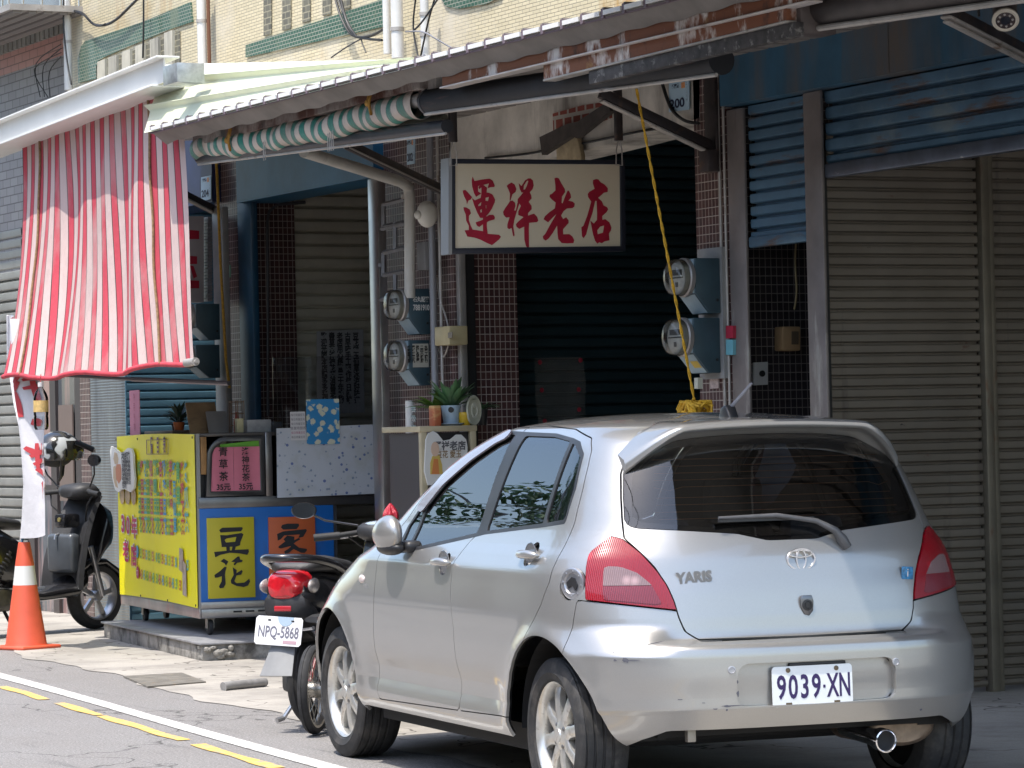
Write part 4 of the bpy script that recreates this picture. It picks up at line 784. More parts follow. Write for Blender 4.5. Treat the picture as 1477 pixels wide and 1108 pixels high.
# ================================================================== electricity meters
mblue = mat('meter_blue', (.036, .072, .095), .5, .1, var=(5, .2), stains=[((.14, .17, .18), (9, 9, 3), .60, .75)])
mfront = mat('meter_front', (.28, .37, .42), .5, .1, var=(6, .2))
mglass = glass_mat('meter_glass', (.82, .82, .80), .15, .02); mdial = mat('meter_dial', (.66, .65, .61), .5, var=(30, .15)); mring = mat('meter_ring', (.34, .32, .31), .4, .5)
def meter(name, label, q, hgt, wid, dep, group, text=None, plate=False, sticker=False):
    """box on the street face of a pillar: round glass dial towards the street, lower edge cut back"""
    T = thing(name, label, 'electricity meter', q, 0, group); x, y, z_ = q
    b = MB(); pr_ = [(0, 0), (-dep * .45, 0), (-dep, hgt * .36), (-dep, hgt), (0, hgt)]
    b.prism(pr_, frame((x, y, z_), (1, 0, 0), (0, 0, 1)), -wid, 0); b.build('case', mblue, T, bevel=.006)
    b = MB(); b.box((x - dep - .004, y + .012, z_ + hgt * .37), (x - dep, y + wid - .012, z_ + hgt * .985)); n_ = Vector((-hgt * .36, 0, -dep * .55)).normalized()
    b.add([Vector((x - dep * .47, y + .012, z_ + hgt * .02)) + n_ * .004, Vector((x - dep * .98, y + .012, z_ + hgt * .35)) + n_ * .004, Vector((x - dep * .98, y + wid - .012, z_ + hgt * .35)) + n_ * .004, Vector((x - dep * .47, y + wid - .012, z_ + hgt * .02)) + n_ * .004], [(0, 1, 2, 3)]); b.build('front_cover', mfront, T)
    md = frame((x - dep - .004, y + wid * .5, z_ + hgt * .66), (0, -1, 0), (0, 0, 1)); r = min(wid * .54, hgt * .34)
    b = MB(); b.lathe([(r * 1.05, 0), (r * 1.06, .022), (r * .99, .03), (r * .96, .028)], 30, md, cap=False); b.build('ring', mring, T, smooth=40)
    b = MB(); b.lathe([(r * .93, .012), (r * .90, .055), (.001, .058)], 30, md); b.build('dial', mdial, T, smooth=40)
    b = MB(); b.box((-r * .55, r * .12, .059), (r * .55, r * .42, .061), md); b.box((-r * .7, -.004, .059), (r * .7, .003, .061), md); b.box((-r * .12, -r * .5, .059), (r * .12, -r * .25, .061), md); b.build('counter', mat('counter_dark', (.10, .10, .10), .4), T)
    b = MB(); b.lathe([(r * .97, .02), (r * .97, .075), (r * .90, .093), (r * .7, .101), (.001, .103)], 30, md, cap=False); b.build('glass_cover', mglass, T, smooth=60)
    m_s = frame((x - dep * .5, y - .001, z_ + hgt * .62), (1, 0, 0), (0, 0, 1))
    if text:
        text_mb(text[0], .036, m_s @ Matrix.Translation((.01, .04, .001)), sx=.8, bold=.001).build('lettering', mat('stencil_white', (.6, .6, .58), .6), T)
        text_mb(text[1], .05, m_s @ Matrix.Translation((.01, -.012, .001)), sx=.66, bold=.0015).build('lettering', mat('stencil_white', (.6, .6, .58), .6), T)
    if plate:
        b = MB(); b.box((-dep * .34, -hgt * .22, 0), (dep * .42, hgt * .30, .004), m_s); pl = b.build('notice_plate', mat('plate_cream', (.42, .40, .34), .6), T)
        for k in range(5): text_mb(('水電工程行', '二四小時服', '修理各式電', '電話三三九', '來電即到服')[k], .026, m_s @ Matrix.Translation((dep * .30 - k * .03, .02, .0046)), vertical=True, sx=.9, bold=.001).build('lettering', cable, pl)
    if sticker:
        b = MB(); b.add([Vector((x - dep * .62, y + .02, z_ + hgt * .115)) + n_ * .006, Vector((x - dep * .80, y + .02, z_ + hgt * .235)) + n_ * .006, Vector((x - dep * .80, y + .10, z_ + hgt * .235)) + n_ * .006, Vector((x - dep * .62, y + .10, z_ + hgt * .115)) + n_ * .006], [(0, 1, 2, 3)]); b.build('warning_sticker', mat('sticker_yellow', (.5, .34, .05), .6), T)
    b = MB(); b.lathe([(.008, 0), (.008, .004), (.001, .005)], 10, m_s @ Matrix.Translation((dep * .36, -hgt * .38, 0))); b.build('screw', cable, T)
    return T
ym = at(1040, 450, X=9.2).y
qa = at(1040, 452, X=9.21); qb = at(1040, 538, X=9.21)
meter('electricity_meter', 'upper electricity meter with a bare blue side on the right tiled pillar', (9.21, qa.y, qa.z), .30, .19, .155, 'electricity meters on the pillars')
meter('electricity_meter', 'lower electricity meter with a yellow sticker on the right tiled pillar', (9.21, qb.y, qb.z), .30, .19, .165, 'electricity meters on the pillars', sticker=True)
b = MB(); b.box((9.21, qa.y - .02, qb.z - .03), (9.249, qa.y + .24, qa.z + .36)); single(b, 'meter_board', mat('board_grey', (.28, .28, .28), .6, var=(6, .2)), 'grey mounting board behind the two right meters', 'board')
qa = at(621, 482, X=9.18); qb = at(621, 556, X=9.18)
meter('electricity_meter', 'upper left meter stencilled 7881910 on its blue side', (9.18, qa.y, qa.z), .29, .20, .145, 'electricity meters on the pillars', text=('石丸配管', '7881910'))
meter('electricity_meter', 'lower left meter with a printed notice plate on its side', (9.18, qb.y, qb.z), .29, .20, .145, 'electricity meters on the pillars', plate=True)
qa = at(318, 490, X=9.05); qb = at(318, 545, X=9.05)
meter('electricity_meter', 'upper dark meter beside the striped cloth at the yellow rope', (9.05, qa.y, qa.z), .26, .2, .18, 'electricity meters on the pillars')
meter('electricity_meter', 'lower dark meter just right of the striped cloth hem', (9.05, qb.y, qb.z), .24, .2, .18, 'electricity meters on the pillars')
for px, y0, y1, c, lab in ((1052, 470, 488, (.40, .02, .05), 'small red tag on the pale conduit beside the lower right meter'), (1052, 490, 512, (.16, .42, .50), 'small turquoise sticker below the red tag on the conduit')):
    b = slabX([(px - 5, y0), (px + 5, y0), (px + 5, y1), (px - 5, y1)], XF - .03, .02); single(b, 'tag', mat('tag' + str(y0), c, .5), lab, 'tag')
T = thing('paper_label', 'small pale label on the tiles under the right meters', 'label', at(1030, 560, X=XF - .01)); b = slabX([(1024, 545), (1036, 544), (1036, 560), (1024, 561)], XF - .01, .008); b.build('sheet', mat('label_pale', (.45, .36, .34), .6, var=(60, .3)), T)
b = MB(); q = at(1004, 553, X=9.1); b.box((9.1, q.y - .02, q.z - .03), (9.13, q.y + .02, q.z + .03)); single(b, 'plastic_clip', mat('clip_pale', (.5, .5, .42), .5), 'pale plastic clip hanging below the lower right meter', 'clip')
# --- yellow ropes
yel = mat('yellow_rope', (.60, .34, .02), .7, var=(60, .3))
T = thing('yellow_rope', 'yellow rope hanging before the nearly black shutter, coiled at its end', 'rope', at(1003, 595, X=8.55))
b = MB(); P, Q = at(918, 128, X=8.2), at(1001, 575, X=8.6)
for s_ in (-1, 1): b.tube([P.lerp(Q, k / 60) + Vector((.0042 * cos(k * 1.1 + s_ * pi / 2), .0042 * sin(k * 1.1 + s_ * pi / 2), 0)) for k in range(61)], .0045, 6)
b.build('line', yel, T, smooth=60)
b = MB(); q = at(1003, 590, X=8.6); R2 = random.Random(3); pts = []
for k in range(90):
    a_ = k * .9; f_ = R2.random(); pts.append(q + Vector((.06 * sin(a_ * .73 + f_), .085 * cos(a_) * (.5 + .6 * R2.random()), -.01 + .05 * sin(a_ * 1.31 + R2.random() * 1.5))))
b.tube([Q] + pts, .009, 6); b.build('coil', yel, T, smooth=60)
T = thing('yellow_rope', 'thin ochre rope hanging down beside the blue post and the dark meters', 'rope', at(330, 560, X=9.0))
b = MB(); b.tube([at(x, y, X=9.0) for x, y in ((312, 232), (315, 300), (318, 380), (322, 450), (326, 520), (331, 560))], .011, 6); b.build('line', mat('rope_ochre', (.40, .23, .03), .8, var=(50, .3)), T, smooth=60)
wire([(1148, 352), (1147, 380), (1149, 420), (1146, 446)], 9.55, .006, 'tan cord dangling on the dark tiles under the small blue shutter', m=mat('tan_cord', (.22, .17, .09), .7))

# ================================================================== kerbed platform and the dessert cart
th = radians(8); CU = Vector((cos(th), -sin(th), 0)); CV = Vector((sin(th), cos(th), 0))
kerbm = mat('kerb_concrete', (.30, .285, .26), .9, var=(3, .3), stains=[((.085, .08, .072), (5, 5, 4), .48, .66), ((.40, .38, .34), (4, 4, 6), .60, .75)], bump=(30, .6, .02))
PT = at(290, 928, Z=.12)
T = thing('kerb_platform', 'low weathered concrete platform with a metal edged top under the yellow stall', 'platform', (PT.x, PT.y, 0), -th)
b = MB(); R2 = random.Random(9)
def edge_pts(): 
    return [(0, 0), (0, 3.05), (1.6, 3.05), (1.6, 0)]
b.box((0.008, .008, 0), (1.6, 3.04, .108)); o = b.build('slab', kerbm, T, world=False, bevel=.006)
b = MB(); b.box((-.012, -.012, .108), (1.6, 3.05, .122), None, .003); b.build('top_edge', mat('edge_strip', (.27, .27, .28), .6, .3, var=(8, .25)), T, world=False)
b = MB()
for k in range(26):
    a_ = R2.random() * 1.1; b.ell((.02 + R2.random() * .02 + (a_ if k % 3 == 0 else 0) * .2, (.02 + R2.random() * .12) if k % 3 else .0, .02 + R2.random() * .07), (.018 + R2.random() * .02, .018 + R2.random() * .015, .012 + R2.random() * .014), n=7, m=5)
b.build('broken_corner', kerbm, T, world=False, smooth=0)

C0 = Vector((8.22, 20.68, 0)) + .15 * CV
CT = thing('dessert_cart', 'wheeled dessert stall with yellow menu board, blue front and glass case', 'food cart', (C0.x, C0.y, .122), -th)
cw, cl = .97, 2.46; zb = .30 - .122                      # local frame: x to the right, y away along the kerb
zz = lambda z: z - .122
inox = mat('cart_steel', (.36, .34, .32), .33, .85, var=(5, .2), stains=[((.30, .20, .18), (6, 6, 6), .62, .72)])
bluec = mat('cart_blue', (.012, .135, .46), .42, var=(2, .1), stains=[((.05, .10, .25), (4, 4, 1), .62, .75)])
b = MB(); b.box((0, 0, zz(.235)), (cw, cl, zz(.30)), None, .006); b.build('base_frame', inox, CT, world=False)
b = MB()
for k in range(7): b.box((.22 + k * .085, -.002, zz(.268)), (.28 + k * .085, .004, zz(.280)))
b.build('vent_slot', cable, CT, world=False)
b = MB(); b.box((.012, .012, zz(.30)), (cw - .01, cl - .01, zz(.985)), None, .004); b.build('body', mat('cart_inner', (.10, .10, .105), .5, .4), CT, world=False)
b = MB(); b.box((.0, -.006, zz(.345)), (cw - .04, .012, zz(.972)), None, .003); b.build('blue_panel', bluec, CT, world=False)
b = MB(); b.box((-.004, -.012, zz(.30)), (cw, .012, zz(.345)), None, .003); b.build('trim', inox, CT, world=False)
b = MB(); b.box((-.006, -.01, zz(.972)), (cw + .32, .05, zz(1.045)), None, .004); b.build('counter_edge', mat('counter_edge', (.16, .16, .165), .3, .8, var=(4, .2)), CT, world=False)
b = MB(); b.box((-.0, .02, zz(1.452)), (cw, cl + .02, zz(1.475)), None, .004); b.build('counter_top', mat('counter_top', (.10, .085, .075), .4, .3), CT, world=False)
b = MB(); b.box((.02, .06, zz(.985)), (.07, cl - .02, zz(1.452))); b.box((.9, .1, zz(.985)), (.95, cl - .02, zz(1.452))); b.box((.02, cl - .06, zz(.985)), (.95, cl - .02, zz(1.452))); b.build('case_wall', mat('case_dark', (.03, .03, .033), .4), CT, world=False)
b = MB(); b.box((.018, -.0, zz(1.20)), (.06, .055, zz(1.452)), None, .003); b.build('corner_post', mat('wood_post', (.32, .17, .06), .6, var=(10, .25)), CT, world=False)
# glass case end with a rounded shoulder
def case_loop(i):
    P = [(.045 + i, 1.05 + i), (.455 - i, 1.05 + i), (.455 - i, 1.452 - i), (.20, 1.452 - i)]
    for k in range(1, 9): a_ = pi / 2 + k / 9 * pi / 2 * .93; P.append((.20 + (.145 - i) * cos(a_), 1.30 + (.152 - i) * sin(a_)))
    return [(x, zz(z_)) for x, z_ in P]
mf_ = frame((0, -.02, 0), (1, 0, 0), (0, 0, 1))
b = MB(); b.prism(case_loop(0), mf_, -.04, 0, [case_loop(.034)]); b.build('case_frame', mat('case_frame', (.10, .10, .105), .28, .8, var=(5, .2)), CT, world=False, bevel=.004)
b = MB(); b.prism(case_loop(.03), mf_, -.030, -.026); b.build('case_glass', glass_mat('case_glass', (.85, .88, .88), .06, 0), CT, world=False)
b = MB(); b.box((.462, -.01, zz(1.04)), (.512, .05, zz(1.475)), None, .006); b.build('upright', mat('upright_steel', (.18, .17, .17), .3, .8, var=(6, .2)), CT, world=False)
pinkm = mat('price_pink', (.56, .16, .22), .7, var=(3, .12)); greenm = mat('card_green', (.12, .36, .03), .6)
b = MB(); b.add([(.15, -.003, zz(1.38)), (.425, -.003, zz(1.37)), (.42, -.003, zz(1.418)), (.40, -.003, zz(1.42)), (.15, -.003, zz(1.398))], [(0, 1, 2, 3, 4)]); b.build('green_card', greenm, CT, world=False)
brush = mat('brush_black', (.012, .012, .015), .55)
for (x0_, x1_, words, xt) in ((.078, .238, '青草茶', .168), (.240, .428, '洛神花茶', .322)):
    b = MB(); b.grid(lambda u, v: Vector((x0_ + (x1_ - x0_) * u, -.012 - .004 * sin(u * 7), zz(1.085 + .295 * v))), 8, 2); sh_ = b.build('price_sheet', pinkm, CT, world=False)
    n_ = len(words)
    for k, ch in enumerate(words): text_mb(ch, .066 if n_ == 3 else .056, frame((xt, -.0175, zz(1.345 - k * (.083 if n_ == 3 else .058))), (1, 0, 0), (0, 0, 1)), bold=.0008, d=.0).build('lettering', brush, sh_, world=False)
    text_mb('35元', .052, frame((xt - .002, -.0175, zz(1.110)), (1, 0, 0), (0, 0, 1)), bold=.0012, sx=.95, d=0).build('lettering', brush, sh_, world=False)
# boards on the blue panel
def board(x0_, x1_, z0_, z1_, col, polys, ox, oy, k, name):
    b = MB(); b.box((x0_, -.026, zz(z0_)), (x1_, -.008, zz(z1_)), None, .003); B = b.build('sign_board', mat(name, col, .5, var=(2, .06)), CT, world=False)
    glyph_mb(polys, frame((x0_, -.0275, zz(z1_)), (1, 0, 0), (0, 0, 1)), ox, oy, k, .0008).build('character', brush, B, world=False)
DOU = [[(215, 190), (250, 165), (480, 165), (485, 185), (465, 210), (230, 218)],
       [[(225, 245), (300, 250), (470, 230), (492, 245), (455, 330), (450, 365), (410, 378), (240, 380), (232, 300)], [(275, 300), (300, 285), (410, 270), (395, 325), (290, 330)]],
       [(290, 370), (332, 360), (332, 420), (295, 430)], [(365, 365), (402, 372), (387, 425), (353, 420)],
       [(152, 430), (240, 425), (400, 415), (545, 412), (550, 440), (530, 475), (440, 455), (330, 445), (220, 465), (165, 490)],
       [(222, 535), (262, 508), (312, 540), (285, 585), (268, 560)], [(345, 545), (420, 488), (440, 490), (445, 525), (475, 530), (470, 550), (410, 560), (385, 585), (370, 575), (390, 550)],
       [(150, 685), (220, 640), (270, 595), (290, 605), (275, 650), (270, 690), (275, 790), (250, 830), (210, 835), (198, 815), (230, 760), (235, 700), (185, 715), (155, 715)],
       [(360, 605), (405, 640), (400, 675), (460, 640), (472, 655), (455, 690), (400, 700), (375, 760), (400, 785), (490, 780), (545, 740), (555, 770), (530, 815), (480, 830), (400, 815), (340, 785), (335, 750), (370, 690)]]
AI = [[(940, 150), (1000, 138), (1130, 142), (1136, 165), (1105, 202), (950, 202), (925, 178)], [(878, 250), (950, 222), (1215, 205), (1222, 222), (1180, 290), (1125, 300), (1140, 262), (960, 268), (920, 310), (885, 322)],
      [(950, 310), (995, 270), (1078, 285), (1075, 325), (1130, 300), (1145, 318), (1050, 362), (985, 350)], [(892, 388), (985, 325), (1012, 340), (1090, 345), (1030, 388), (920, 412), (892, 405)],
      [(1000, 358), (1052, 350), (1130, 410), (1215, 425), (1222, 440), (1190, 470), (1150, 466), (1060, 420)], [(1058, 378), (1092, 400), (1010, 465), (965, 472), (958, 445), (1010, 415)],
      [(920, 550), (990, 520), (1170, 520), (1160, 562), (930, 568)], [(930, 680), (1160, 672), (1150, 710), (940, 715)], [(890, 830), (1210, 822), (1215, 860), (900, 868)], [(1030, 560), (1075, 560), (1070, 830), (1030, 830)], [(1100, 740), (1130, 735), (1165, 800), (1140, 815)]]
kx = .325 / 537
board(.045, .370, .367, .907, (.52, .44, .02), DOU, 80, 55, kx, 'board_yellow')
board(.470, .795, .367, .900, (.50, .105, .028), AI, 785, 62, kx, 'board_orange')
# yellow menu board on the street side (local x = 0 plane, seen from -x)
mm_ = frame((-.0275, 0, 0), (0, -1, 0), (0, 0, 1))           # local (-y, z), facing the road
def yb(v, z_): return mm_ @ Matrix.Translation((-v, zz(z_), .001))
b = MB(); b.grid(lambda u, v: Vector((-.021 - .0025 * sin(u * 9) * sin(v * 6) - .003 * float(np.exp(-((u - .52) / .02)**2)), .01 + 2.44 * u, zz(.305 + 1.165 * v + .012 * sin(pi * u)))), 60, 20)
ym_ = mat('menu_yellow', (.92, .82, .004), .42, var=(.8, .05), spec=.3, bump=(2.2, .10, .05)); MENU = b.build('menu_board', ym_, CT, world=False, smooth=60)
b = MB(); b.box((-.012, .0, zz(.30)), (.012, cl, zz(1.475)), None); b.build('board_back', mat('board_back', (.3, .3, .28), .6), CT, world=False)
cols = [(.10, .30, .06), (.48, .05, .06), (.12, .42, .40), (.07, .33, .05), (.52, .16, .14), (.08, .42, .22), (.10, .36, .10), (.48, .04, .10), (.05, .28, .52), (.20, .40, .08), (.50, .10, .08), (.04, .32, .46), (.10, .40, .12), (.50, .04, .05), (.10, .38, .42)]
tm = [mat('menu_ink', c, .5) for c in cols]
# board runs from v = 2.44 (left in view) to v = 0 (right)
vx = lambda px: 2.44 * (287 - px) / 117.
items = ['綜合豆花', '紅豆豆花', '花生豆花', '綠豆豆花', '招牌豆花', '粉圓豆花', '薏仁豆花', '杏仁豆花', '珍珠豆花', '檸檬愛玉', '芋頭愛玉', '紅豆仙草', '青草茶', '洛神花茶', '冬瓜茶']
pxs = [206, 210.5, 215, 219.5, 224.5, 230, 234, 239, 244, 249, 253.5, 258.5, 264, 269.5, 275]
for k, (s, px) in enumerate(zip(items, pxs)):
    n_ = len(s); top, bot = (1.27, .735) if k < 11 else (1.255, .745)
    for j, ch in enumerate(s):
        z_ = top - (top - bot) * (j + .3) / n_
        text_mb(ch, (.125 if n_ == 4 else .155), yb(vx(px), z_), sx=.80, bold=.0045).build('lettering', tm[k], MENU, world=False)
for row, (z_, val) in enumerate(((.625, ['35', '35', '35', '35', '35', '40', '35', '35', '35', '35', '35', '30', '30', '25', '25']), (.475, ['45', '45', '45', '45', '45', '50', '45', '45', '45', '45', '45', '35', '35', '', '']))):
    for k, s in enumerate(val):
        if s: text_mb(s, .095, yb(vx(pxs[k]), z_ - .003 * k), sx=.62, bold=.003).build('lettering', tm[(k + row) % 15], MENU, world=False)
for z_, s, c in ((.638, '小', tm[8]), (.488, '大', tm[7])): 
    b = MB(); b.lathe([(.045, 0), (.045, .002), (.001, .002)], 20, yb(vx(200.5), z_)); b.build('round_mark', c, MENU, world=False); text_mb(s, .06, yb(vx(200.5), z_) @ Matrix.Translation((0, 0, .003))).build('lettering', mat('mark_white', (.7, .7, .68), .5), MENU, world=False)
for j, ch in enumerate('價目表'): text_mb(ch, .13, yb(vx(226 + j * 9.6), 1.392), sx=.62, bold=.003).build('lettering', mat('menu_purple', (.16, .04, .10), .5), MENU, world=False)
b = MB(); v0, v1 = vx(219), vx(251)
for a_, c_ in (((v0, 1.44), (v1, 1.44)), ((v0, 1.34), (v1, 1.34)), ((v0, 1.44), (v0, 1.34)), ((v1, 1.44), (v1, 1.34))): b.box((-max(a_[0], c_[0]) - .006, min(zz(a_[1]), zz(c_[1])) - .002, .002), (-min(a_[0], c_[0]) + .006, max(zz(a_[1]), zz(c_[1])) + .002, .004), mm_)
b.build('title_border', mat('menu_purple2', (.16, .06, .10), .5), MENU, world=False)
mag = mat('menu_magenta', (.50, .012, .10), .5); wht = mat('menu_white', (.74, .72, .70), .5)
for s, px, z_, sx_ in (('3', 179, .825, 1.45), ('0', 187, .815, 1.45), ('年', 197, .800, 1.15), ('老', 183, .620, 1.2), ('店', 195.5, .595, 1.2)):
    for bo_, m_, d_ in ((.013, wht, .002), (.005, mag, .004)): text_mb(s, .165, yb(vx(px), z_), sx=sx_, bold=bo_, d=d_).build('lettering', m_, MENU, world=False)
b = MB()
for px in (178.5, 187.5, 197): b.lathe([(.085, .002), (.085, .004), (.001, .004)], 24, yb(vx(px), 1.035) @ Matrix.Diagonal((.95, .72, 1, 1)))
b.build('bowl_picture', mat('bowl_tan', (.50, .36, .20), .6, var=(14, .35)), MENU, world=False)
tb = mat('torn_tape', (.42, .34, .26), .7, var=(20, .2))
b = MB(); b.prism([(-.06, -.11), (.05, -.12), (.05, .10), (-.05, .13)], yb(vx(271), .492), .003, .005); b.prism([(-.07, -.05), (.06, -.07), (.05, .09), (-.05, .10)], yb(vx(267), .60), .0032, .005); b.build('tape_patch', tb, MENU, world=False)
# cut-out card with a figure and small print
CARD = [(164, 648), (166, 641), (172, 644), (180, 651), (186, 650), (193, 644), (199, 645), (202, 655), (202, 670), (203.5, 690), (202, 703), (196, 709), (188, 705), (182, 705), (177, 710), (171, 706), (167, 690), (165, 670)]
def card_pt(px, py): return (-vx(px), zz(1.47 - (py - 627) * (1.165 / 236)))
b = MB(); b.prism([card_pt(x, y) for x, y in CARD], mm_, .008, .022); CD = b.build('cutout_card', mat('card_white', (.72, .72, .70), .45), CT, world=False)
b = MB(); b.prism([card_pt(x, y) for x, y in ((175, 668), (181, 668), (182.5, 676), (182, 690), (178, 697), (174, 690), (173, 676))], mm_, .022, .024); b.build('figure', mat('figure_orange', (.55, .22, .12), .6), CD, world=False)
b = MB(); b.prism([card_pt(x, y) for x, y in ((172, 650), (176, 652), (178, 660), (177, 667), (172, 668), (170, 660))], mm_, .022, .0245); b.prism([card_pt(x, y) for x, y in ((169.5, 672), (173, 670), (174, 690), (176, 703), (172, 701), (169, 688))], mm_, .022, .0243); b.build('figure', mat('figure_tan', (.55, .42, .28), .6), CD, world=False)
gi = mat('small_print', (.10, .10, .11), .6)
text_mb('祥益老豆花', .085, mm_ @ Matrix.Translation((*card_pt(190, 659), .024)), sx=.66, bold=.003).build('lettering', gi, CD, world=False)
for k, s in enumerate(('豆花香濃滑嫩順口', '每日新鮮手工製作', '嚴選黃豆不加防腐', '古早好味道三十年', '歡迎品嚐謝謝光臨', '老店經營')): text_mb(s, .058, mm_ @ Matrix.Translation((*card_pt(190.5 if k < 5 else 187, 668 + k * 6.2), .024)), sx=.62, bold=.001).build('lettering', gi, CD, world=False)
# lower steel strip with pinkish tape
b = MB(); b.box((-.014, .0, zz(.235)), (-.001, cl, zz(.303)), None, .003); b.build('lower_strip', mat('lower_strip', (.44, .39, .36), .4, .6, var=(4, .2), stains=[((.50, .24, .20), (.5, 1.6, .5), .55, .62)]), CT, world=False)
for v in (.02, .85, 1.7, 2.42):
    for z_ in (.325, 1.45): b = MB(); b.lathe([(.008, .003), (.008, .007), (.001, .008)], 8, yb(v, z_)); b.build('board_screw', cable, CT, world=False)
def caster(x, y):
    K = thing('caster', None, None, (x, y, 0)); K.parent = CT
    mx = Matrix.Translation((0, 0, .052)) @ Matrix.Rotation(pi / 2, 4, 'Y')
    b = MB(); b.lathe([(.040, -.016), (.050, -.014), (.052, 0), (.050, .014), (.040, .016)], 24, mx); b.build('wheel', mat('caster_rubber', (.02, .02, .02), .6), K, world=False, smooth=50)
    b = MB(); b.box((-.024, -.03, .045), (-.020, .03, .115), None); b.box((.020, -.03, .045), (.024, .03, .115), None); b.box((-.03, -.035, .108), (.03, .035, .116), None); b.build('fork', mat('caster_steel', (.38, .35, .30), .45, .7, var=(20, .25)), K, world=False)
caster(.07, .06); caster(.09, 2.1); caster(.3, 2.34); caster(.9, .06); caster(.9, 2.3)

# clear screen with a patterned cloth
cp = lambda u, v, z_: C0 + u * CU + v * CV + Vector((0, 0, z_))
SCR = thing('clear_screen', 'clear upright screen beside the glass case, hung with a shell patterned cloth', 'screen', cp(.91, .0, 1.04), -th)
m_sc = frame(cp(0, -.03, 0), CU, (0, 0, 1))
b = MB(); b.box((.52, 1.03, 0), (1.30, 1.98, .004), m_sc); b.build('sheet', glass_mat('screen_acrylic', (.85, .86, .88), .06, .02), SCR)
shell, t, p = new_mat('shell_cloth'); v_ = _coord(t); vo = _n(t, 'ShaderNodeTexVoronoi'); vo.inputs['Scale'].default_value = 17; t.links.new(v_, vo.inputs['Vector'])
v2 = _n(t, 'ShaderNodeTexVoronoi'); v2.inputs['Scale'].default_value = 24; t.links.new(v_, v2.inputs['Vector'])
nz = _noise(t, v_, 60, 3); ad = _n(t, 'ShaderNodeMath', operation='MULTIPLY_ADD'); ad.inputs[1].default_value = .35; t.links.new(nz, ad.inputs[0]); t.links.new(v2.outputs['Distance'], ad.inputs[2])
c = _mix(t, _ramp(t, _noise(t, v_, 7, 4), .5, .7), (.47, .50, .55), (.42, .44, .45)); c = _mix(t, _ramp(t, ad.outputs[0], .40, .33), c, (.20, .25, .34)); c = _mix(t, _ramp(t, vo.outputs['Distance'], .19, .16), c, (.12, .16, .34)); t.links.new(c, p.inputs['Base Color']); p.inputs['Roughness'].default_value = .8
b = MB(); P4 = [(.53, 1.03), (1.23, 1.04), (1.235, 1.512), (.535, 1.498)]
b.grid(lambda u, v: m_sc @ Vector((P4[0][0] * (1 - u) * (1 - v) + P4[1][0] * u * (1 - v) + P4[2][0] * u * v + P4[3][0] * (1 - u) * v, P4[0][1] * (1 - u) * (1 - v) + P4[1][1] * u * (1 - v) + P4[2][1] * u * v + P4[3][1] * (1 - u) * v, .009 + .003 * sin(u * 14) * sin(v * 5))), 24, 12)
tag(b.build('patterned_cloth', shell, None, smooth=60), 'pale cloth with blue shells and starfish taped on the clear screen', 'cloth')
flo, t, p = new_mat('floral_paper'); v_ = _coord(t); vo = _n(t, 'ShaderNodeTexVoronoi'); vo.inputs['Scale'].default_value = 21; t.links.new(v_, vo.inputs['Vector']); ad = _n(t, 'ShaderNodeMath', operation='MULTIPLY_ADD'); ad.inputs[1].default_value = .55; t.links.new(_noise(t, v_, 70, 4), ad.inputs[0]); t.links.new(vo.outputs['Distance'], ad.inputs[2])
c = _mix(t, _ramp(t, ad.outputs[0], .74, .66), (.025, .22, .48), (.56, .58, .46)); t.links.new(c, p.inputs['Base Color']); p.inputs['Roughness'].default_value = .6
b = MB(); b.box((.743, 1.385, .016), (.975, 1.690, .018), m_sc); single(b, 'floral_bag', flo, 'blue paper with cream flowers taped above the shell cloth', 'paper bag')
T = thing('handwritten_note', 'small white note with printed lines left of the blue floral paper', 'note', m_sc @ Vector((.68, 1.42, .02))); b = MB(); b.box((.630, 1.415, .019), (.735, 1.608, .021), m_sc); b.build('sheet', mat('note_white', (.60, .59, .60), .7), T)
for k in range(6): text_mb('每日限量豆花' if k != 3 else '營業時間表', .018 if k != 3 else .024, m_sc @ Matrix.Translation((.683, 1.585 - k * .030, .0215)), sx=.9).build('lettering', mat('note_ink', (.14, .14, .17) if k != 4 else (.4, .1, .2), .7), T)

# --- things standing on the counter
def on(u, v, z_=1.476): return cp(u, v, z_)
def leaf(b, o, d, L_, w_, droop=.3, n=5):
    d = d.normalized(); s_ = d.cross(Vector((0, 0, 1)));  s_ = s_.normalized() if s_.length > .01 else Vector((1, 0, 0)); k = len(b.v)
    for i in range(n + 1):
        f = i / n; q = o + d * L_ * f - Vector((0, 0, 1)) * droop * L_ * f * f; ww = w_ * sin(pi * min(.98, .12 + .88 * f)) ** .8 * (1 - .2 * f); up_ = s_.cross(d)
        b.v += [q - s_ * ww, q - up_ * ww * .25, q + s_ * ww]
    fs = []
    for i in range(n): a_ = k + i * 3; fs += [(a_, a_ + 1, a_ + 4, a_ + 3), (a_ + 1, a_ + 2, a_ + 5, a_ + 4)]
    b.f += fs; b.m += [0] * len(fs)
leafm = mat('leaf_green', (.06, .14, .06), .45, var=(9, .5)); leafd = mat('leaf_dark', (.018, .040, .024), .5, var=(9, .4)); leafy = mat('leaf_bright', (.10, .19, .03), .45, var=(8, .4))
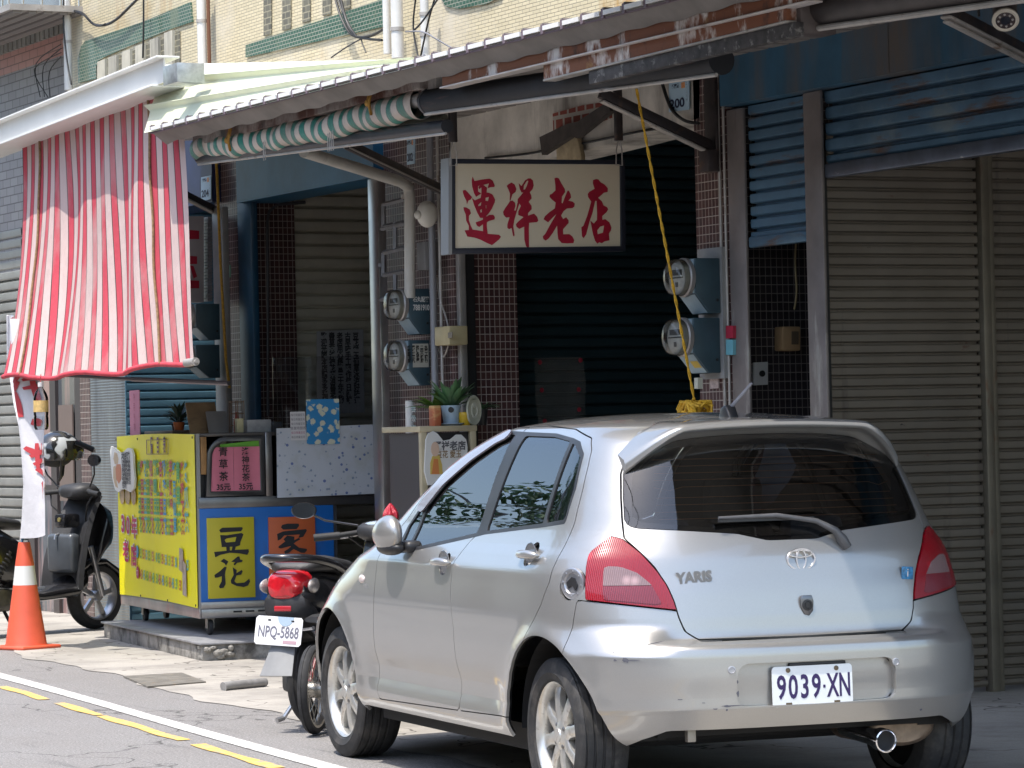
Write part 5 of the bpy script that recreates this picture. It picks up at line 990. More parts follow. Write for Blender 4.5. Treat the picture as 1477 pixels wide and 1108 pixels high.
def potted(name, label, q, r, h_, potm, n, L_, w_, lm, seed, upw=.8, stem=0, droop=.3, saucer=None, badge=False):
    T = thing(name, label, 'potted plant', q); R_ = random.Random(seed); m_ = Matrix.Translation(q)
    b = MB(); b.lathe([(r * .72, 0), (r * .74, .004), (r * .98, h_ * .92), (r * 1.04, h_ * .93), (r * 1.04, h_), (r * .94, h_), (r * .9, h_ * .9), (.001, h_ * .9)], 26, m_); P_ = b.build('pot', potm, T, smooth=40)
    b = MB(); top = Vector(q) + Vector((0, 0, h_ * .9 + stem))
    if stem:
        for k in range(3): b.tube([Vector(q) + Vector((0, 0, h_ * .9)), Vector(q) + Vector((.02 * cos(k * 2.1), .02 * sin(k * 2.1), h_ + stem * .6)), top + Vector((.04 * cos(k * 2.1), .04 * sin(k * 2.1), .02))], .004, 5)
    for k in range(n):
        a_ = k * 2.399 + R_.random() * .5; u_ = upw * (.4 + .9 * R_.random()); o = top + Vector((0, 0, -stem * R_.random() * .8)) + Vector((cos(a_), sin(a_), 0)) * .02
        leaf(b, o, Vector((cos(a_), sin(a_), u_)), L_ * (.7 + .5 * R_.random()), w_, droop)
    b.build('foliage', lm, T, smooth=60)
    if saucer: b = MB(); b.lathe([(r * .9, -.001), (r * 1.35, .012), (r * 1.35, .016), (r * .8, .006)], 26, m_); b.build('saucer', saucer, T, smooth=40)
    if badge: b = MB(); b.lathe([(.018, 0), (.018, .002), (.010, .0022), (.010, .002)], 20, frame(Vector(q) + Vector((-r * .42, -r * .86, h_ * .78)), (1, -.5, 0), (0, 0, 1))); b.build('badge', cable, P_)
    return T
terra = mat('orange_pot', (.46, .12, .025), .5, var=(6, .15)); blackpot = mat('black_pot', (.03, .03, .03), .5)
potted('potted_plant', 'leafy seedling in an orange pot on the stall top', on(.12, 1.05), .040, .085, terra, 34, .10, .013, leafd, 3, 1.4, .10, .2)
potted('potted_plant', 'dark bushy plant in a black pot at the back of the stall top', on(.35, 2.05), .05, .08, blackpot, 46, .13, .016, leafd, 5, .9, .06, .4)
b = MB(); q = on(.05, 1.98); b.box((0, 0, 0), (.004, .33, .33), Matrix.Translation(q) @ Matrix.Rotation(-th, 4, 'Z')); T = thing('pink_strip', 'pink paper strip with faint writing upright on the stall top', 'paper sign', q); b.build('sheet', mat('strip_pink', (.58, .22, .30), .7), T)
for k, ch in enumerate('內用外帶'): text_mb(ch, .065, frame(q + Vector((-.003, 0, 0)) + CV * .165 + Vector((0, 0, .28 - k * .075)), -CV, (0, 0, 1)), sx=.9).build('lettering', mat('strip_ink', (.40, .10, .16), .7), T)
woodm = mat('worn_wood', (.25, .165, .085), .7, var=(7, .25), stains=[((.12, .08, .05), (3, 20, 3), .5, .7)])
b = MB(); mq = Matrix.Translation(on(.14, .55)) @ Matrix.Rotation(-th, 4, 'Z') @ Matrix.Rotation(-.55, 4, 'X'); b.box((-.06, -.008, 0), (.15, .008, .25), mq, .003); single(b, 'wooden_board', woodm, 'worn wooden board leaning back on the stall top', 'board')
b = MB(); mq = Matrix.Translation(on(.22, .42)) @ Matrix.Rotation(-th, 4, 'Z') @ Matrix.Rotation(-.5, 4, 'X'); b.box((-.04, -.006, 0), (.10, .006, .17), mq, .003); single(b, 'small_board', mat('board_grey2', (.22, .21, .20), .6), 'small grey board leaning behind the wooden board', 'board')
b = MB(); b.box((0, 0, 0), (.2, .9, .028), Matrix.Translation(on(.04, .9)) @ Matrix.Rotation(-th, 4, 'Z'), .006); single(b, 'wooden_tray', mat('tray_wood', (.13, .085, .055), .6, var=(9, .3)), 'flat dark wooden tray at the stall edge before the plants', 'tray')
def carton(u, v, dx, dy, dz, c, lab, name='carton'):
    b = MB(); b.box((0, 0, 0), (dx, dy, dz), Matrix.Translation(on(u, v)) @ Matrix.Rotation(-th + .05, 4, 'Z'), .003); single(b, name, mat('carton_' + lab[:12].replace(' ', '_'), c, .6, var=(18, .2)), lab, 'box')
carton(.30, .10, .045, .06, .095, (.50, .46, .27), 'small cream carton standing at the corner of the stall top'); carton(.375, .12, .17, .10, .085, (.34, .34, .34), 'grey printed box beside the small cream carton'); carton(.52, .2, .12, .1, .07, (.10, .10, .11), 'dark box at the end of the stall top by the clear screen')
T = thing('bottle_stand', 'small rack of sauce bottles on the stall top by the pillar', 'bottle rack', on(.36, .35)); b = MB()
for k in range(3):
    for j in range(2): b.tube([on(.32 + k * .045, .34 + j * .05), on(.32 + k * .045, .34 + j * .05, 1.476 + .22)], .003, 5)
for z_ in (.05, .13, .21): b.tube([on(.32, .34, 1.476 + z_), on(.41, .34, 1.476 + z_), on(.41, .39, 1.476 + z_), on(.32, .39, 1.476 + z_), on(.32, .34, 1.476 + z_)], .003, 5)
b.build('wire_rack', mat('wire_brown', (.20, .12, .07), .5, .5), T)
b = MB(); b.lathe([(.022, 0), (.024, .07), (.012, .11), (.012, .14), (.001, .14)], 14, Matrix.Translation(on(.365, .365))); b.build('bottle', mat('sauce_red', (.30, .04, .02), .3), T, smooth=50)

# ================================================================== small cabinet beside the left pillar
Y3 = 18.30
q0, q1 = at(607, 615, Y=Y3), at(688, 617, Y=Y3)
CB = thing('display_cabinet', 'small cream framed cabinet with a white cut-out sign behind the car', 'cabinet', ((q0.x + q1.x) / 2, Y3, 0)); zt3 = q0.z
fm = mat('cabinet_cream', (.42, .36, .24), .5, var=(5, .15))
b = MB()
for x in (q0.x, q1.x - .045): b.box((x, Y3, 0), (x + .04, Y3 + .04, zt3), None, .004)
b.box((q0.x - .01, Y3 - .004, zt3 - .035), (q1.x, Y3 + .55, zt3), None, .004); b.box((q0.x + .03, Y3 + .004, .5), (q1.x - .04, Y3 + .036, .54)); b.build('frame', fm, CB)
b = MB(); b.box((q0.x + .02, Y3 + .05, .02), (q1.x - .02, Y3 + .5, zt3 - .04)); b.build('body', mat('cabinet_dark', (.07, .065, .07), .4, .3), CB)
W3 = [(613, 634), (617, 625), (624, 622), (630, 626), (638, 636), (648, 634), (657, 627), (664, 627), (671, 634), (673, 645), (672, 690), (660, 700), (616, 700), (611, 680)]
b = MB(); b.prism(pY(W3, Y3), MYp(Y3), .002, .014); WS = b.build('cutout_sign', mat('cutout_white', (.62, .62, .60), .45), CB)
b = MB(); b.prism(pY([(622, 658), (632, 657), (636, 670), (637, 684), (619, 684), (619, 668)], Y3), MYp(Y3), .014, .016); b.build('figure', mat('fig_yellow', (.55, .40, .10), .6), WS)
b = MB(); b.prism(pY([(624, 662), (630, 662), (632, 684), (621, 684)], Y3), MYp(Y3), .016, .0175); b.build('figure', mat('fig_orange', (.55, .20, .06), .6), WS)
b = MB(); b.prism([(x + .0, y) for x, y in [(at(626, 648, Y=Y3).x + .028 * cos(a_), at(626, 648, Y=Y3).z + .045 * sin(a_)) for a_ in np.linspace(0, 2 * pi, 15)[:-1]]], MYp(Y3), .014, .0165); b.build('figure', mat('fig_skin', (.58, .42, .32), .6), WS)
q = at(647, 644, Y=Y3); text_mb('運祥老店', .058, frame((q.x, Y3 - .0155, q.z), (1, 0, 0), (0, 0, 1)), sx=.95, bold=.002, d=0).build('lettering', gi, WS)
q = at(646, 656, Y=Y3); text_mb('豆花 愛玉', .05, frame((q.x, Y3 - .0155, q.z), (1, 0, 0), (0, 0, 1)), sx=.8, bold=.001, d=0).build('lettering', mat('sign_brown', (.24, .16, .08), .6), WS)
top3 = lambda px, dy: Vector((at(px, 612, Y=Y3 + dy).x, Y3 + dy, zt3))
potted('potted_plant', 'spiky green plant in a pale blue pot with a dark badge', top3(651, .12), .062, .125, mat('pale_blue_pot', (.36, .47, .56), .4), 34, .25, .024, leafm, 11, 1.5, 0, .25, mat('saucer_blue', (.34, .42, .52), .4), True)
potted('potted_plant', 'light green leafy plant in a dark red box pot, left of the pale blue pot', top3(632, .22), .06, .11, mat('red_pot', (.10, .02, .02), .5), 26, .21, .026, leafy, 12, 1.0, 0, .35)
potted('potted_plant', 'small dark plant right of the oval plaque', top3(696, .3), .035, .10, blackpot, 16, .13, .016, leafm, 13, .6, .03, .4)
T = thing('yellow_pot', 'small empty yellow pot right of the pale blue pot', 'pot', top3(670, .10)); b = MB(); b.lathe([(.034, 0), (.050, .055), (.052, .075), (.048, .082), (.040, .08), (.036, .03), (.001, .03)], 22, Matrix.Translation(top3(670, .10))); b.build('bowl', mat('pot_yellow', (.60, .38, .02), .4), T, smooth=50)
T = thing('oval_plaque', 'pale oval plaque standing beside the small yellow pot', 'plaque', top3(684, .06)); mo = frame(top3(684, .06) + Vector((0, 0, .092)), (1, .25, 0), (0, 0, 1)); b = MB(); b.lathe([(.092, -.008), (.094, 0), (.088, .008), (.080, .006), (.001, .006)], 36, mo @ Matrix.Diagonal((.62, 1.0, 1, 1))); b.build('disc', mat('plaque_cream', (.42, .42, .33), .5, var=(20, .12)), T, smooth=50)
b = MB(); b.lathe([(.050, .006), (.050, .010), (.036, .011), (.034, .009), (.030, .008)], 30, mo @ Matrix.Diagonal((.55, 1.0, 1, 1)), cap=False); b.lathe([(.014, .006), (.014, .012), (.001, .013)], 16, mo @ Matrix.Translation((0, .03, 0))); b.build('relief', mat('plaque_relief', (.48, .48, .40), .5), T, smooth=50)
b = MB(); q = top3(627, .05); b.box((q.x, q.y, q.z), (q.x + .045, q.y + .08, q.z + .125), None, .003); single(b, 'gift_box', mat('gift_box', (.56, .34, .14), .5, stains=[((.45, .12, .05), (2, 2, 7), .45, .55)]), 'narrow orange and red carton left of the pale blue pot', 'box')
T = thing('red_bag', 'red plastic bag hanging behind the scooter handlebar', 'bag', at(568, 735, X=7.9)); b = MB(); q = at(563, 739, X=7.9)
b.grid(lambda u, v: q + Vector(((.015 + .03 * sin(pi * (.0 + .9 * v)) - .012 * (1 - v)) * sin(2 * pi * u) * (1 + .22 * sin(u * 44)), (.015 + .04 * sin(pi * (.0 + .9 * v)) - .012 * (1 - v)) * cos(2 * pi * u) * (1 + .25 * sin(u * 31 + v * 3)), .05 - .12 * v + .003 * sin(u * 25))), 40, 10); b.build('sack', mat('bag_red', (.42, .02, .04), .4, bump=(30, .8, .02)), T, smooth=60)

# ================================================================== cone with banner
qc = at(38, 936, Z=0)
T = thing('traffic_cone', 'orange traffic cone with a white band holding up the banner', 'traffic cone', qc)
k = .745; m_ = Matrix.Translation(qc)
om = mat('cone_orange', (.64, .10, .05), .5, var=(5, .1), stains=[((.35, .08, .04), (6, 6, 6), .62, .75)])
b = MB(); b.box((-.175, -.175, 0), (.175, .175, .028), m_ @ Matrix.Rotation(.35, 4, 'Z'), .012); b.lathe([(.150, .026), (.143, .04), (.083, k * .60), (.0, k * .60)], 36, m_, cap=False); b.lathe([(.0675, k * .78), (.040, k), (.032, k), (.001, k - .01)], 36, m_, cap=False); b.build('cone_body', om, T, smooth=50)
b = MB(); b.lathe([(.0835, k * .60), (.0672, k * .78)], 36, m_, cap=False); b.build('reflective_band', mat('band_white', (.66, .66, .64), .5), T, smooth=60)
F_ = thing('feather_banner', 'white cloth banner with red characters on a blue pole in the cone', 'banner', qc + Vector((0, 0, .70)))
BL = [(8, 455), (4, 520), (10, 580), (22, 640), (27, 700), (23, 779)]; BR = [(25, 462), (40, 520), (55, 580), (56, 640), (62, 700), (67, 772)]
def ban(u, v):
    f = v * 5; i = min(int(f), 4); f -= i; s_ = lambda L_: (L_[i][0] * (1 - f) + L_[i + 1][0] * f, L_[i][1] * (1 - f) + L_[i + 1][1] * f)
    a_, c_ = s_(BL), s_(BR); q = at(a_[0] + (c_[0] - a_[0]) * u, a_[1] + (c_[1] - a_[1]) * u, X=qc.x - .02)
    return q + Vector((.035 * sin(u * 7 + v * 3) + .03 * (u - .35 - .3 * v) * (1 if u > .35 + .3 * v else -1.8), 0, .004 * sin(u * 9)))
bm_ = mat('banner_white', (.66, .65, .67), .75, var=(3, .07), bump=(6, .3, .03))
b = MB(); b.tube([qc + Vector((-.03, .05, .45))] + [ban(.05, v) + Vector((.012, 0, 0)) for v in (1, .75, .5, .25, 0)], .008, 8); b.build('pole', mat('pole_blue', (.06, .22, .46), .4), F_, smooth=60)
b = MB(); b.grid(ban, 30, 70); BN = b.build('cloth', bm_, F_, smooth=70)
b = MB(); b.tube([ban(0, v) + Vector((-.004, 0, 0)) for v in np.linspace(0, 1, 40)], .009, 6); b.build('sleeve', bm_, F_, smooth=60)
rb = mat('banner_red', (.50, .05, .06), .7)
def stroke(b, uv, w0, i):
    """a brush stroke laid on the banner cloth"""
    vs = []
    for j, (u, v) in enumerate(uv):
        du, dv = (uv[min(j + 1, len(uv) - 1)][0] - uv[max(j - 1, 0)][0]), (uv[min(j + 1, len(uv) - 1)][1] - uv[max(j - 1, 0)][1]); du *= .18; l_ = math.hypot(du, dv) + 1e-9; ww = w0 * (.6 + .4 * sin(pi * (j + .5) / len(uv)))
        for s_ in (-1, 1): vs.append(ban(u + s_ * ww * -dv / l_ / .18, v + s_ * ww * du / l_) + Vector((-.006 - .0006 * i, 0, 0)))
    b.add(vs, [(2 * j, 2 * j + 1, 2 * j + 3, 2 * j + 2) for j in range(len(uv) - 1)])
def seg(a_, c_, n=6): return [(a_[0] + (c_[0] - a_[0]) * i / n, a_[1] + (c_[1] - a_[1]) * i / n) for i in range(n + 1)]
b = MB()
for i, (s_, w_) in enumerate(((seg((.72, .26), (.35, .33)), .010), (seg((.62, .30), (.40, .36)), .010), (seg((.50, .35), (.55, .47)), .013), (seg((.70, .295), (1.0, .28)), .009), (seg((.68, .335), (1.0, .325)), .009), (seg((.86, .30), (.88, .43)), .012), (seg((.80, .435), (.92, .44)), .012),
                              (seg((.72, .495), (.92, .505)), .019), (seg((.55, .615), (.80, .66)), .012), (seg((.62, .66), (.98, .635)), .011), (seg((.66, .70), (.98, .675)), .010), (seg((.78, .60), (.74, .72)), .010), (seg((.70, .72), (.98, .76)), .012), (seg((.95, .60), (1.0, .70)), .012), (seg((.80, .80), (.99, .79)), .012), (seg((.86, .80), (.92, .86)), .010), (seg((.88, .85), (1.0, .845)), .011), (seg((.93, .91), (1.0, .93)), .014))): stroke(b, s_, w_, i)
b.build('character', rb, BN)

# ================================================================== scooters and bicycle
bodym = mat('scooter_black', (.012, .012, .014), .25, var=(4, .3), coat=.6); bodyg = mat('scooter_grey', (.20, .205, .21), .65, 0, var=(6, .15)); matt = mat('scooter_matt', (.028, .028, .030), .55, var=(12, .25))
seatv = mat('seat_vinyl', (.035, .035, .037), .5, var=(20, .2), bump=(120, .3)); tyrem = mat('scooter_tyre', (.025, .025, .026), .75, var=(30, .3)); chromem = mat('scooter_chrome', (.7, .7, .72), .15, 1); silverm = mat('scooter_silver', (.45, .45, .46), .3, .8)
redl = mat('scooter_red_lens', (.50, .010, .018), .12, coat=1, var=(20, .25)); clr = mat('scooter_clear_lens', (.36, .32, .30), .12, coat=1, var=(40, .3))
def sweep(secs, n=16):
    """smooth shell through rounded sections (x, half width, z low, z high) along x"""
    b = MB(); vs = []
    for x, w_, z0, z1 in secs:
        for j in range(n):
            a_ = 2 * pi * j / n; c_, s_ = cos(a_), sin(a_); vs.append((x, w_ * math.copysign(abs(c_)**.7, c_), (z0 + z1) / 2 + (z1 - z0) / 2 * math.copysign(abs(s_)**.7, s_)))
    fs = [(i * n + j, (i + 1) * n + j, (i + 1) * n + (j + 1) % n, i * n + (j + 1) % n) for i in range(len(secs) - 1) for j in range(n)]
    fs += [tuple(range(n)), tuple((len(secs) - 1) * n + j for j in range(n))[::-1]]
    return b.add(vs, fs)
def mwheel(P, x, r, wd, spokes, lean=0, thin=False, rimm=None):
    W = thing('wheel', None, None, (x, 0, r)); W.parent = P; mx = Matrix.Rotation(pi / 2, 4, 'X')
    b = MB(); b.lathe([(r - wd * .62, -wd * .42), (r - wd * .25, -wd * .5), (r - wd * .06, -wd * .3), (r, -wd * .08), (r - .004, -.004), (r - .004, .004), (r, wd * .08), (r - wd * .06, wd * .3), (r - wd * .25, wd * .5), (r - wd * .62, wd * .42)], 48, mx, cap=False); b.build('tyre', tyrem, W, world=False, smooth=40)
    ri_ = r - wd * .6; b = MB(); b.lathe([(ri_, -wd * .42), (ri_ - .012, -wd * .40), (ri_ - .022, -wd * .1), (ri_ - .022, wd * .1), (ri_ - .012, wd * .40), (ri_, wd * .42)], 40, mx, cap=False)
    for k in range(spokes):
        a_ = 2 * pi * k / spokes + .2
        if thin:
            for s_ in (-1, 1): b.tube([mx @ Vector((.025 * cos(a_ + s_ * .8), .025 * sin(a_ + s_ * .8), s_ * .02)), mx @ Vector(((ri_ - .015) * cos(a_ + s_ * .1), (ri_ - .015) * sin(a_ + s_ * .1), 0))], .0022, 4)
        else: b.box((.03, -.016, -.012), (ri_ - .015, .016, .012), mx @ Matrix.Rotation(a_, 4, 'Z'))
    b.lathe([(.036, -.05), (.040, -.03), (.040, .03), (.036, .05)], 16, mx); b.build('rim', rimm or silverm, W, world=False, smooth=40)
    return W
def mirror_part(P, base, mid, end, tilt, name='mirror', back=None):
    b = MB(); b.tube([base, mid, end], .0065, 8); M_ = b.build(name, bodym, P, world=False, smooth=60)
    d = Vector(tilt).normalized(); mm_ = frame(Vector(end), d.cross(Vector((0, 0, 1))), (0, 0, 1))
    if mm_.col[2].to_3d().dot(d) < 0: mm_ = frame(Vector(end), -d.cross(Vector((0, 0, 1))), (0, 0, 1))
    b = MB(); b.lathe([(.02, -.03), (.05, -.022), (.062, -.004), (.060, .006), (.056, .004)], 26, mm_ @ Matrix.Diagonal((1.12, .72, 1, 1)), cap=True); b.build('mirror_shell', back or bodym, M_, world=False, smooth=50)
    b = MB(); b.lathe([(.056, .0052), (.001, .0054)], 26, mm_ @ Matrix.Diagonal((1.12, .72, 1, 1))); b.build('mirror_glass', mat('mirror_glass', (.55, .55, .55), .05, 1), M_, world=False)

def scooter_a():
    hd = pi / 2 - radians(47)
    T = thing('parked_scooter', 'black scooter with plate NPQ-5868 parked nose-in before the hatchback', 'scooter', (6.60, 15.19, .004), hd)
    mwheel(T, 0, .235, .11, 5); mwheel(T, 1.22, .23, .10, 5)
    b = sweep([(-.34, .02, .60, .72), (-.32, .10, .58, .76), (-.15, .15, .52, .78), (.1, .16, .42, .76), (.35, .14, .34, .70), (.45, .11, .32, .62)]); b.build('rear_body', bodym, T, world=False, smooth=60)
    b = sweep([(-.36, .05, .575, .66), (-.335, .11, .54, .68), (-.22, .12, .47, .66), (-.05, .10, .40, .60)]); b.build('tail_cowl', matt, T, world=False, smooth=60)
    b = sweep([(-.37, .02, .66, .755), (-.362, .075, .645, .770), (-.30, .105, .64, .785), (-.24, .11, .65, .785)]); L_ = b.build('tail_lamp', redl, T, world=False, smooth=60)
    for s_ in (-1, 1):
        b = MB(); b.ell((-.25, s_ * .120, .705), (.085, .020, .038), Matrix.Rotation(s_ * -.12, 4, 'Z'), 16, 10); b.build('turn_signal', clr, T, world=False, smooth=80)
    b = MB(); b.box((-.365, -.045, .585), (-.352, .045, .612), None, .004); b.build('reflector', mat('reflector_red', (.45, .02, .03), .25, coat=1), T, world=False)
    pts = [(.12, -.155, .735), (-.10, -.165, .80), (-.30, -.12, .838), (-.385, -.0, .845), (-.30, .12, .838), (-.10, .165, .80), (.12, .155, .735)]
    Q = []
    for i in range(len(pts) - 1):
        p0, p1, p2, p3 = [Vector(pts[max(0, min(len(pts) - 1, j))]) for j in (i - 1, i, i + 1, i + 2)]
        for k in range(6): s_ = k / 6; Q.append(.5 * ((2 * p1) + (p2 - p0) * s_ + (2 * p0 - 5 * p1 + 4 * p2 - p3) * s_ * s_ + (3 * p1 - p0 - 3 * p2 + p3) * s_**3))
    Q.append(Vector(pts[-1])); b = MB(); b.tube(Q, .021, 12); b.build('grab_rail', bodym, T, world=False, smooth=70)
    b = sweep([(-.26, .06, .775, .80), (-.22, .12, .765, .825), (0, .145, .755, .845), (.22, .14, .73, .815), (.30, .12, .72, .80), (.55, .10, .70, .775), (.62, .05, .70, .74)]); b.build('seat', seatv, T, world=False, smooth=60)
    # plate and its bracket, mudguard
    mp = frame((-.375, 0, .515), (0, -1, 0), (-.18, .12, 1)); mp = Matrix.Translation((-.385, .0, .515)) @ Matrix.Rotation(.0, 4, 'Z') @ Matrix(((0, -.17, -1, 0), (-1, -.05, 0, 0), (-.05, 1, -.17, 0), (0, 0, 0, 1)))
    mp = frame((-.395, .01, .492), (-.10, -1, -.055), (.16, 0, 1))
    b = MB(); w_, h_ = .130, .070; b.prism([(-w_, -h_ + .012), (-w_ + .012, -h_), (w_ - .012, -h_), (w_, -h_ + .012), (w_, h_ - .012), (w_ - .012, h_), (-w_ + .012, h_), (-w_, h_ - .012)], mp, -.003, 0); PL = b.build('licence_plate', mat('scooter_plate', (.76, .76, .77), .4), T, world=False)
    ink2 = mat('scooter_plate_ink', (.16, .16, .20), .5)
    text_mb('NPQ-5868', .078, mp @ Matrix.Translation((.0, -.008, .0006)), sx=.66, bold=.0012).build('lettering', ink2, PL, world=False)
    b = MB(); b.prism([(.035 + .045 * cos(a_), .070 + .045 * sin(a_)) for a_ in np.linspace(pi, 2 * pi, 14)], mp, .0006, .0016); b.build('sticker', mat('plate_sticker', (.35, .45, .55), .4), PL, world=False)
    b = MB(); 
    for x in (-.055, .075): b.box((x - .008, .048, .0006), (x + .008, .055, .002), mp)
    b.build('plate_bolt', cable, PL, world=False); b = MB(); b.box((.03, -.060, .0005), (.105, -.044, .0012), mp); b.build('small_print', mat('plate_pink', (.45, .30, .34), .6), PL, world=False)
    b = MB(); b.grid(lambda u, v: Vector((-.33 - .13 * v - .01 * sin(pi * (u)) , (.055 + .030 * v) * (2 * u - 1), .47 - .19 * v + .0)), 8, 8); b.build('mudguard', bodyg, T, world=False, smooth=60, solid=.006)
    b = sweep([(-.30, .05, .44, .50), (-.15, .065, .42, .52), (.02, .05, .40, .47)]); b.build('inner_fender', matt, T, world=False, smooth=50)
    b = MB(); b.lathe([(.03, 0), (.05, .02), (.058, .12), (.055, .32), (.035, .36)], 18, Matrix.Translation((-.22, -.15, .24)) @ Matrix.Rotation(pi / 2, 4, 'Y')); b.build('exhaust', mat('exhaust_black', (.04, .038, .036), .5, .6), T, world=False, smooth=50)
    b = MB(); b.box((-.12, .06, .17), (.30, .13, .33), None, .03); b.build('engine_case', mat('engine_grey', (.12, .12, .12), .5, .6, var=(12, .3)), T, world=False)
    b = MB(); b.tube([(-.28, -.13, .50), (-.02, -.13, .28)], .022, 10); b.build('shock_absorber', chromem, T, world=False, smooth=60)
    b = MB(); b.tube([(-.2, .16, .47), (-.33, -.12, .50), (-.36, -.16, .505)], .010, 8); b.build('foot_peg', chromem, T, world=False)
    b = MB(); b.tube([(.25, .10, .25), (.16, .24, .02)], .011, 8); b.tube([(.16, .24, .02), (.12, .26, .012)], .013, 8); b.build('side_stand', silverm, T, world=False)
    b = sweep([(.40, .15, .26, .32), (.75, .16, .25, .31), (.86, .16, .25, .40)]); b.build('floorboard', matt, T, world=False, smooth=50)
    b = MB(); b.grid(lambda u, v: Vector((.86 + .16 * v + .05 * sin(pi * u) * (1), (.19 - .06 * v) * (2 * u - 1), .28 + .62 * v)), 10, 10); b.build('leg_shield', bodym, T, world=False, smooth=60, solid=.03)
    b = MB(); b.tube([(1.22, 0, .23), (1.03, 0, .88)], .03, 10); b.build('steering_column', matt, T, world=False)
    b = sweep([(1.02, .04, .30, .50), (1.10, .07, .42, .50), (1.25, .07, .44, .495), (1.40, .04, .38, .44)]); b.build('front_fender', bodym, T, world=False, smooth=60)
    b = sweep([(.86, .05, .90, .955), (.90, .13, .89, .975), (1.00, .17, .87, .985), (1.10, .13, .86, .955), (1.15, .05, .86, .92)]); HB = b.build('handlebar_cover', matt, T, world=False, smooth=60)
    b = MB(); b.ell((.935, 0, .965), (.06, .10, .022), n=16, m=8); b.build('meter_cluster', mat('cluster', (.35, .42, .48), .1, coat=1), HB, world=False, smooth=80)
    for s_ in (-1, 1):
        b = MB(); b.tube([(.98, s_ * .14, .925), (.92, s_ * .24, .91), (.88, s_ * .36, .90)], .014, 10); b.tube([(.925, s_ * .235, .91), (.878, s_ * .365, .90)], .020, 12); b.build('grip', mat('grip_rubber', (.02, .02, .02), .7), T, world=False, smooth=60)
        b = MB(); b.tube([(.985, s_ * .16, .91), (.99, s_ * .24, .895), (.94, s_ * .34, .89)], .006, 8); b.build('brake_lever', silverm, T, world=False)
        mirror_part(T, (.97, s_ * .15, .96), (.93, s_ * .32, .99), (.88, s_ * .42, 1.045) if s_ > 0 else (.95, s_ * .34, 1.13), (-1, s_ * -.15, .05), back=bodym if s_ > 0 else mat('mirror_blue', (.30, .42, .56), .2, .3, coat=1))
    for s_ in (-1, 1):
        b = MB(); b.tube([(.96, s_ * .20, .90), (1.08, s_ * .17, .84), (1.10, s_ * .08, .70), (1.08, s_ * .03, .55)], .005, 6); b.build('brake_cable', cable, T, world=False, smooth=60)
    return T
scooter_a()

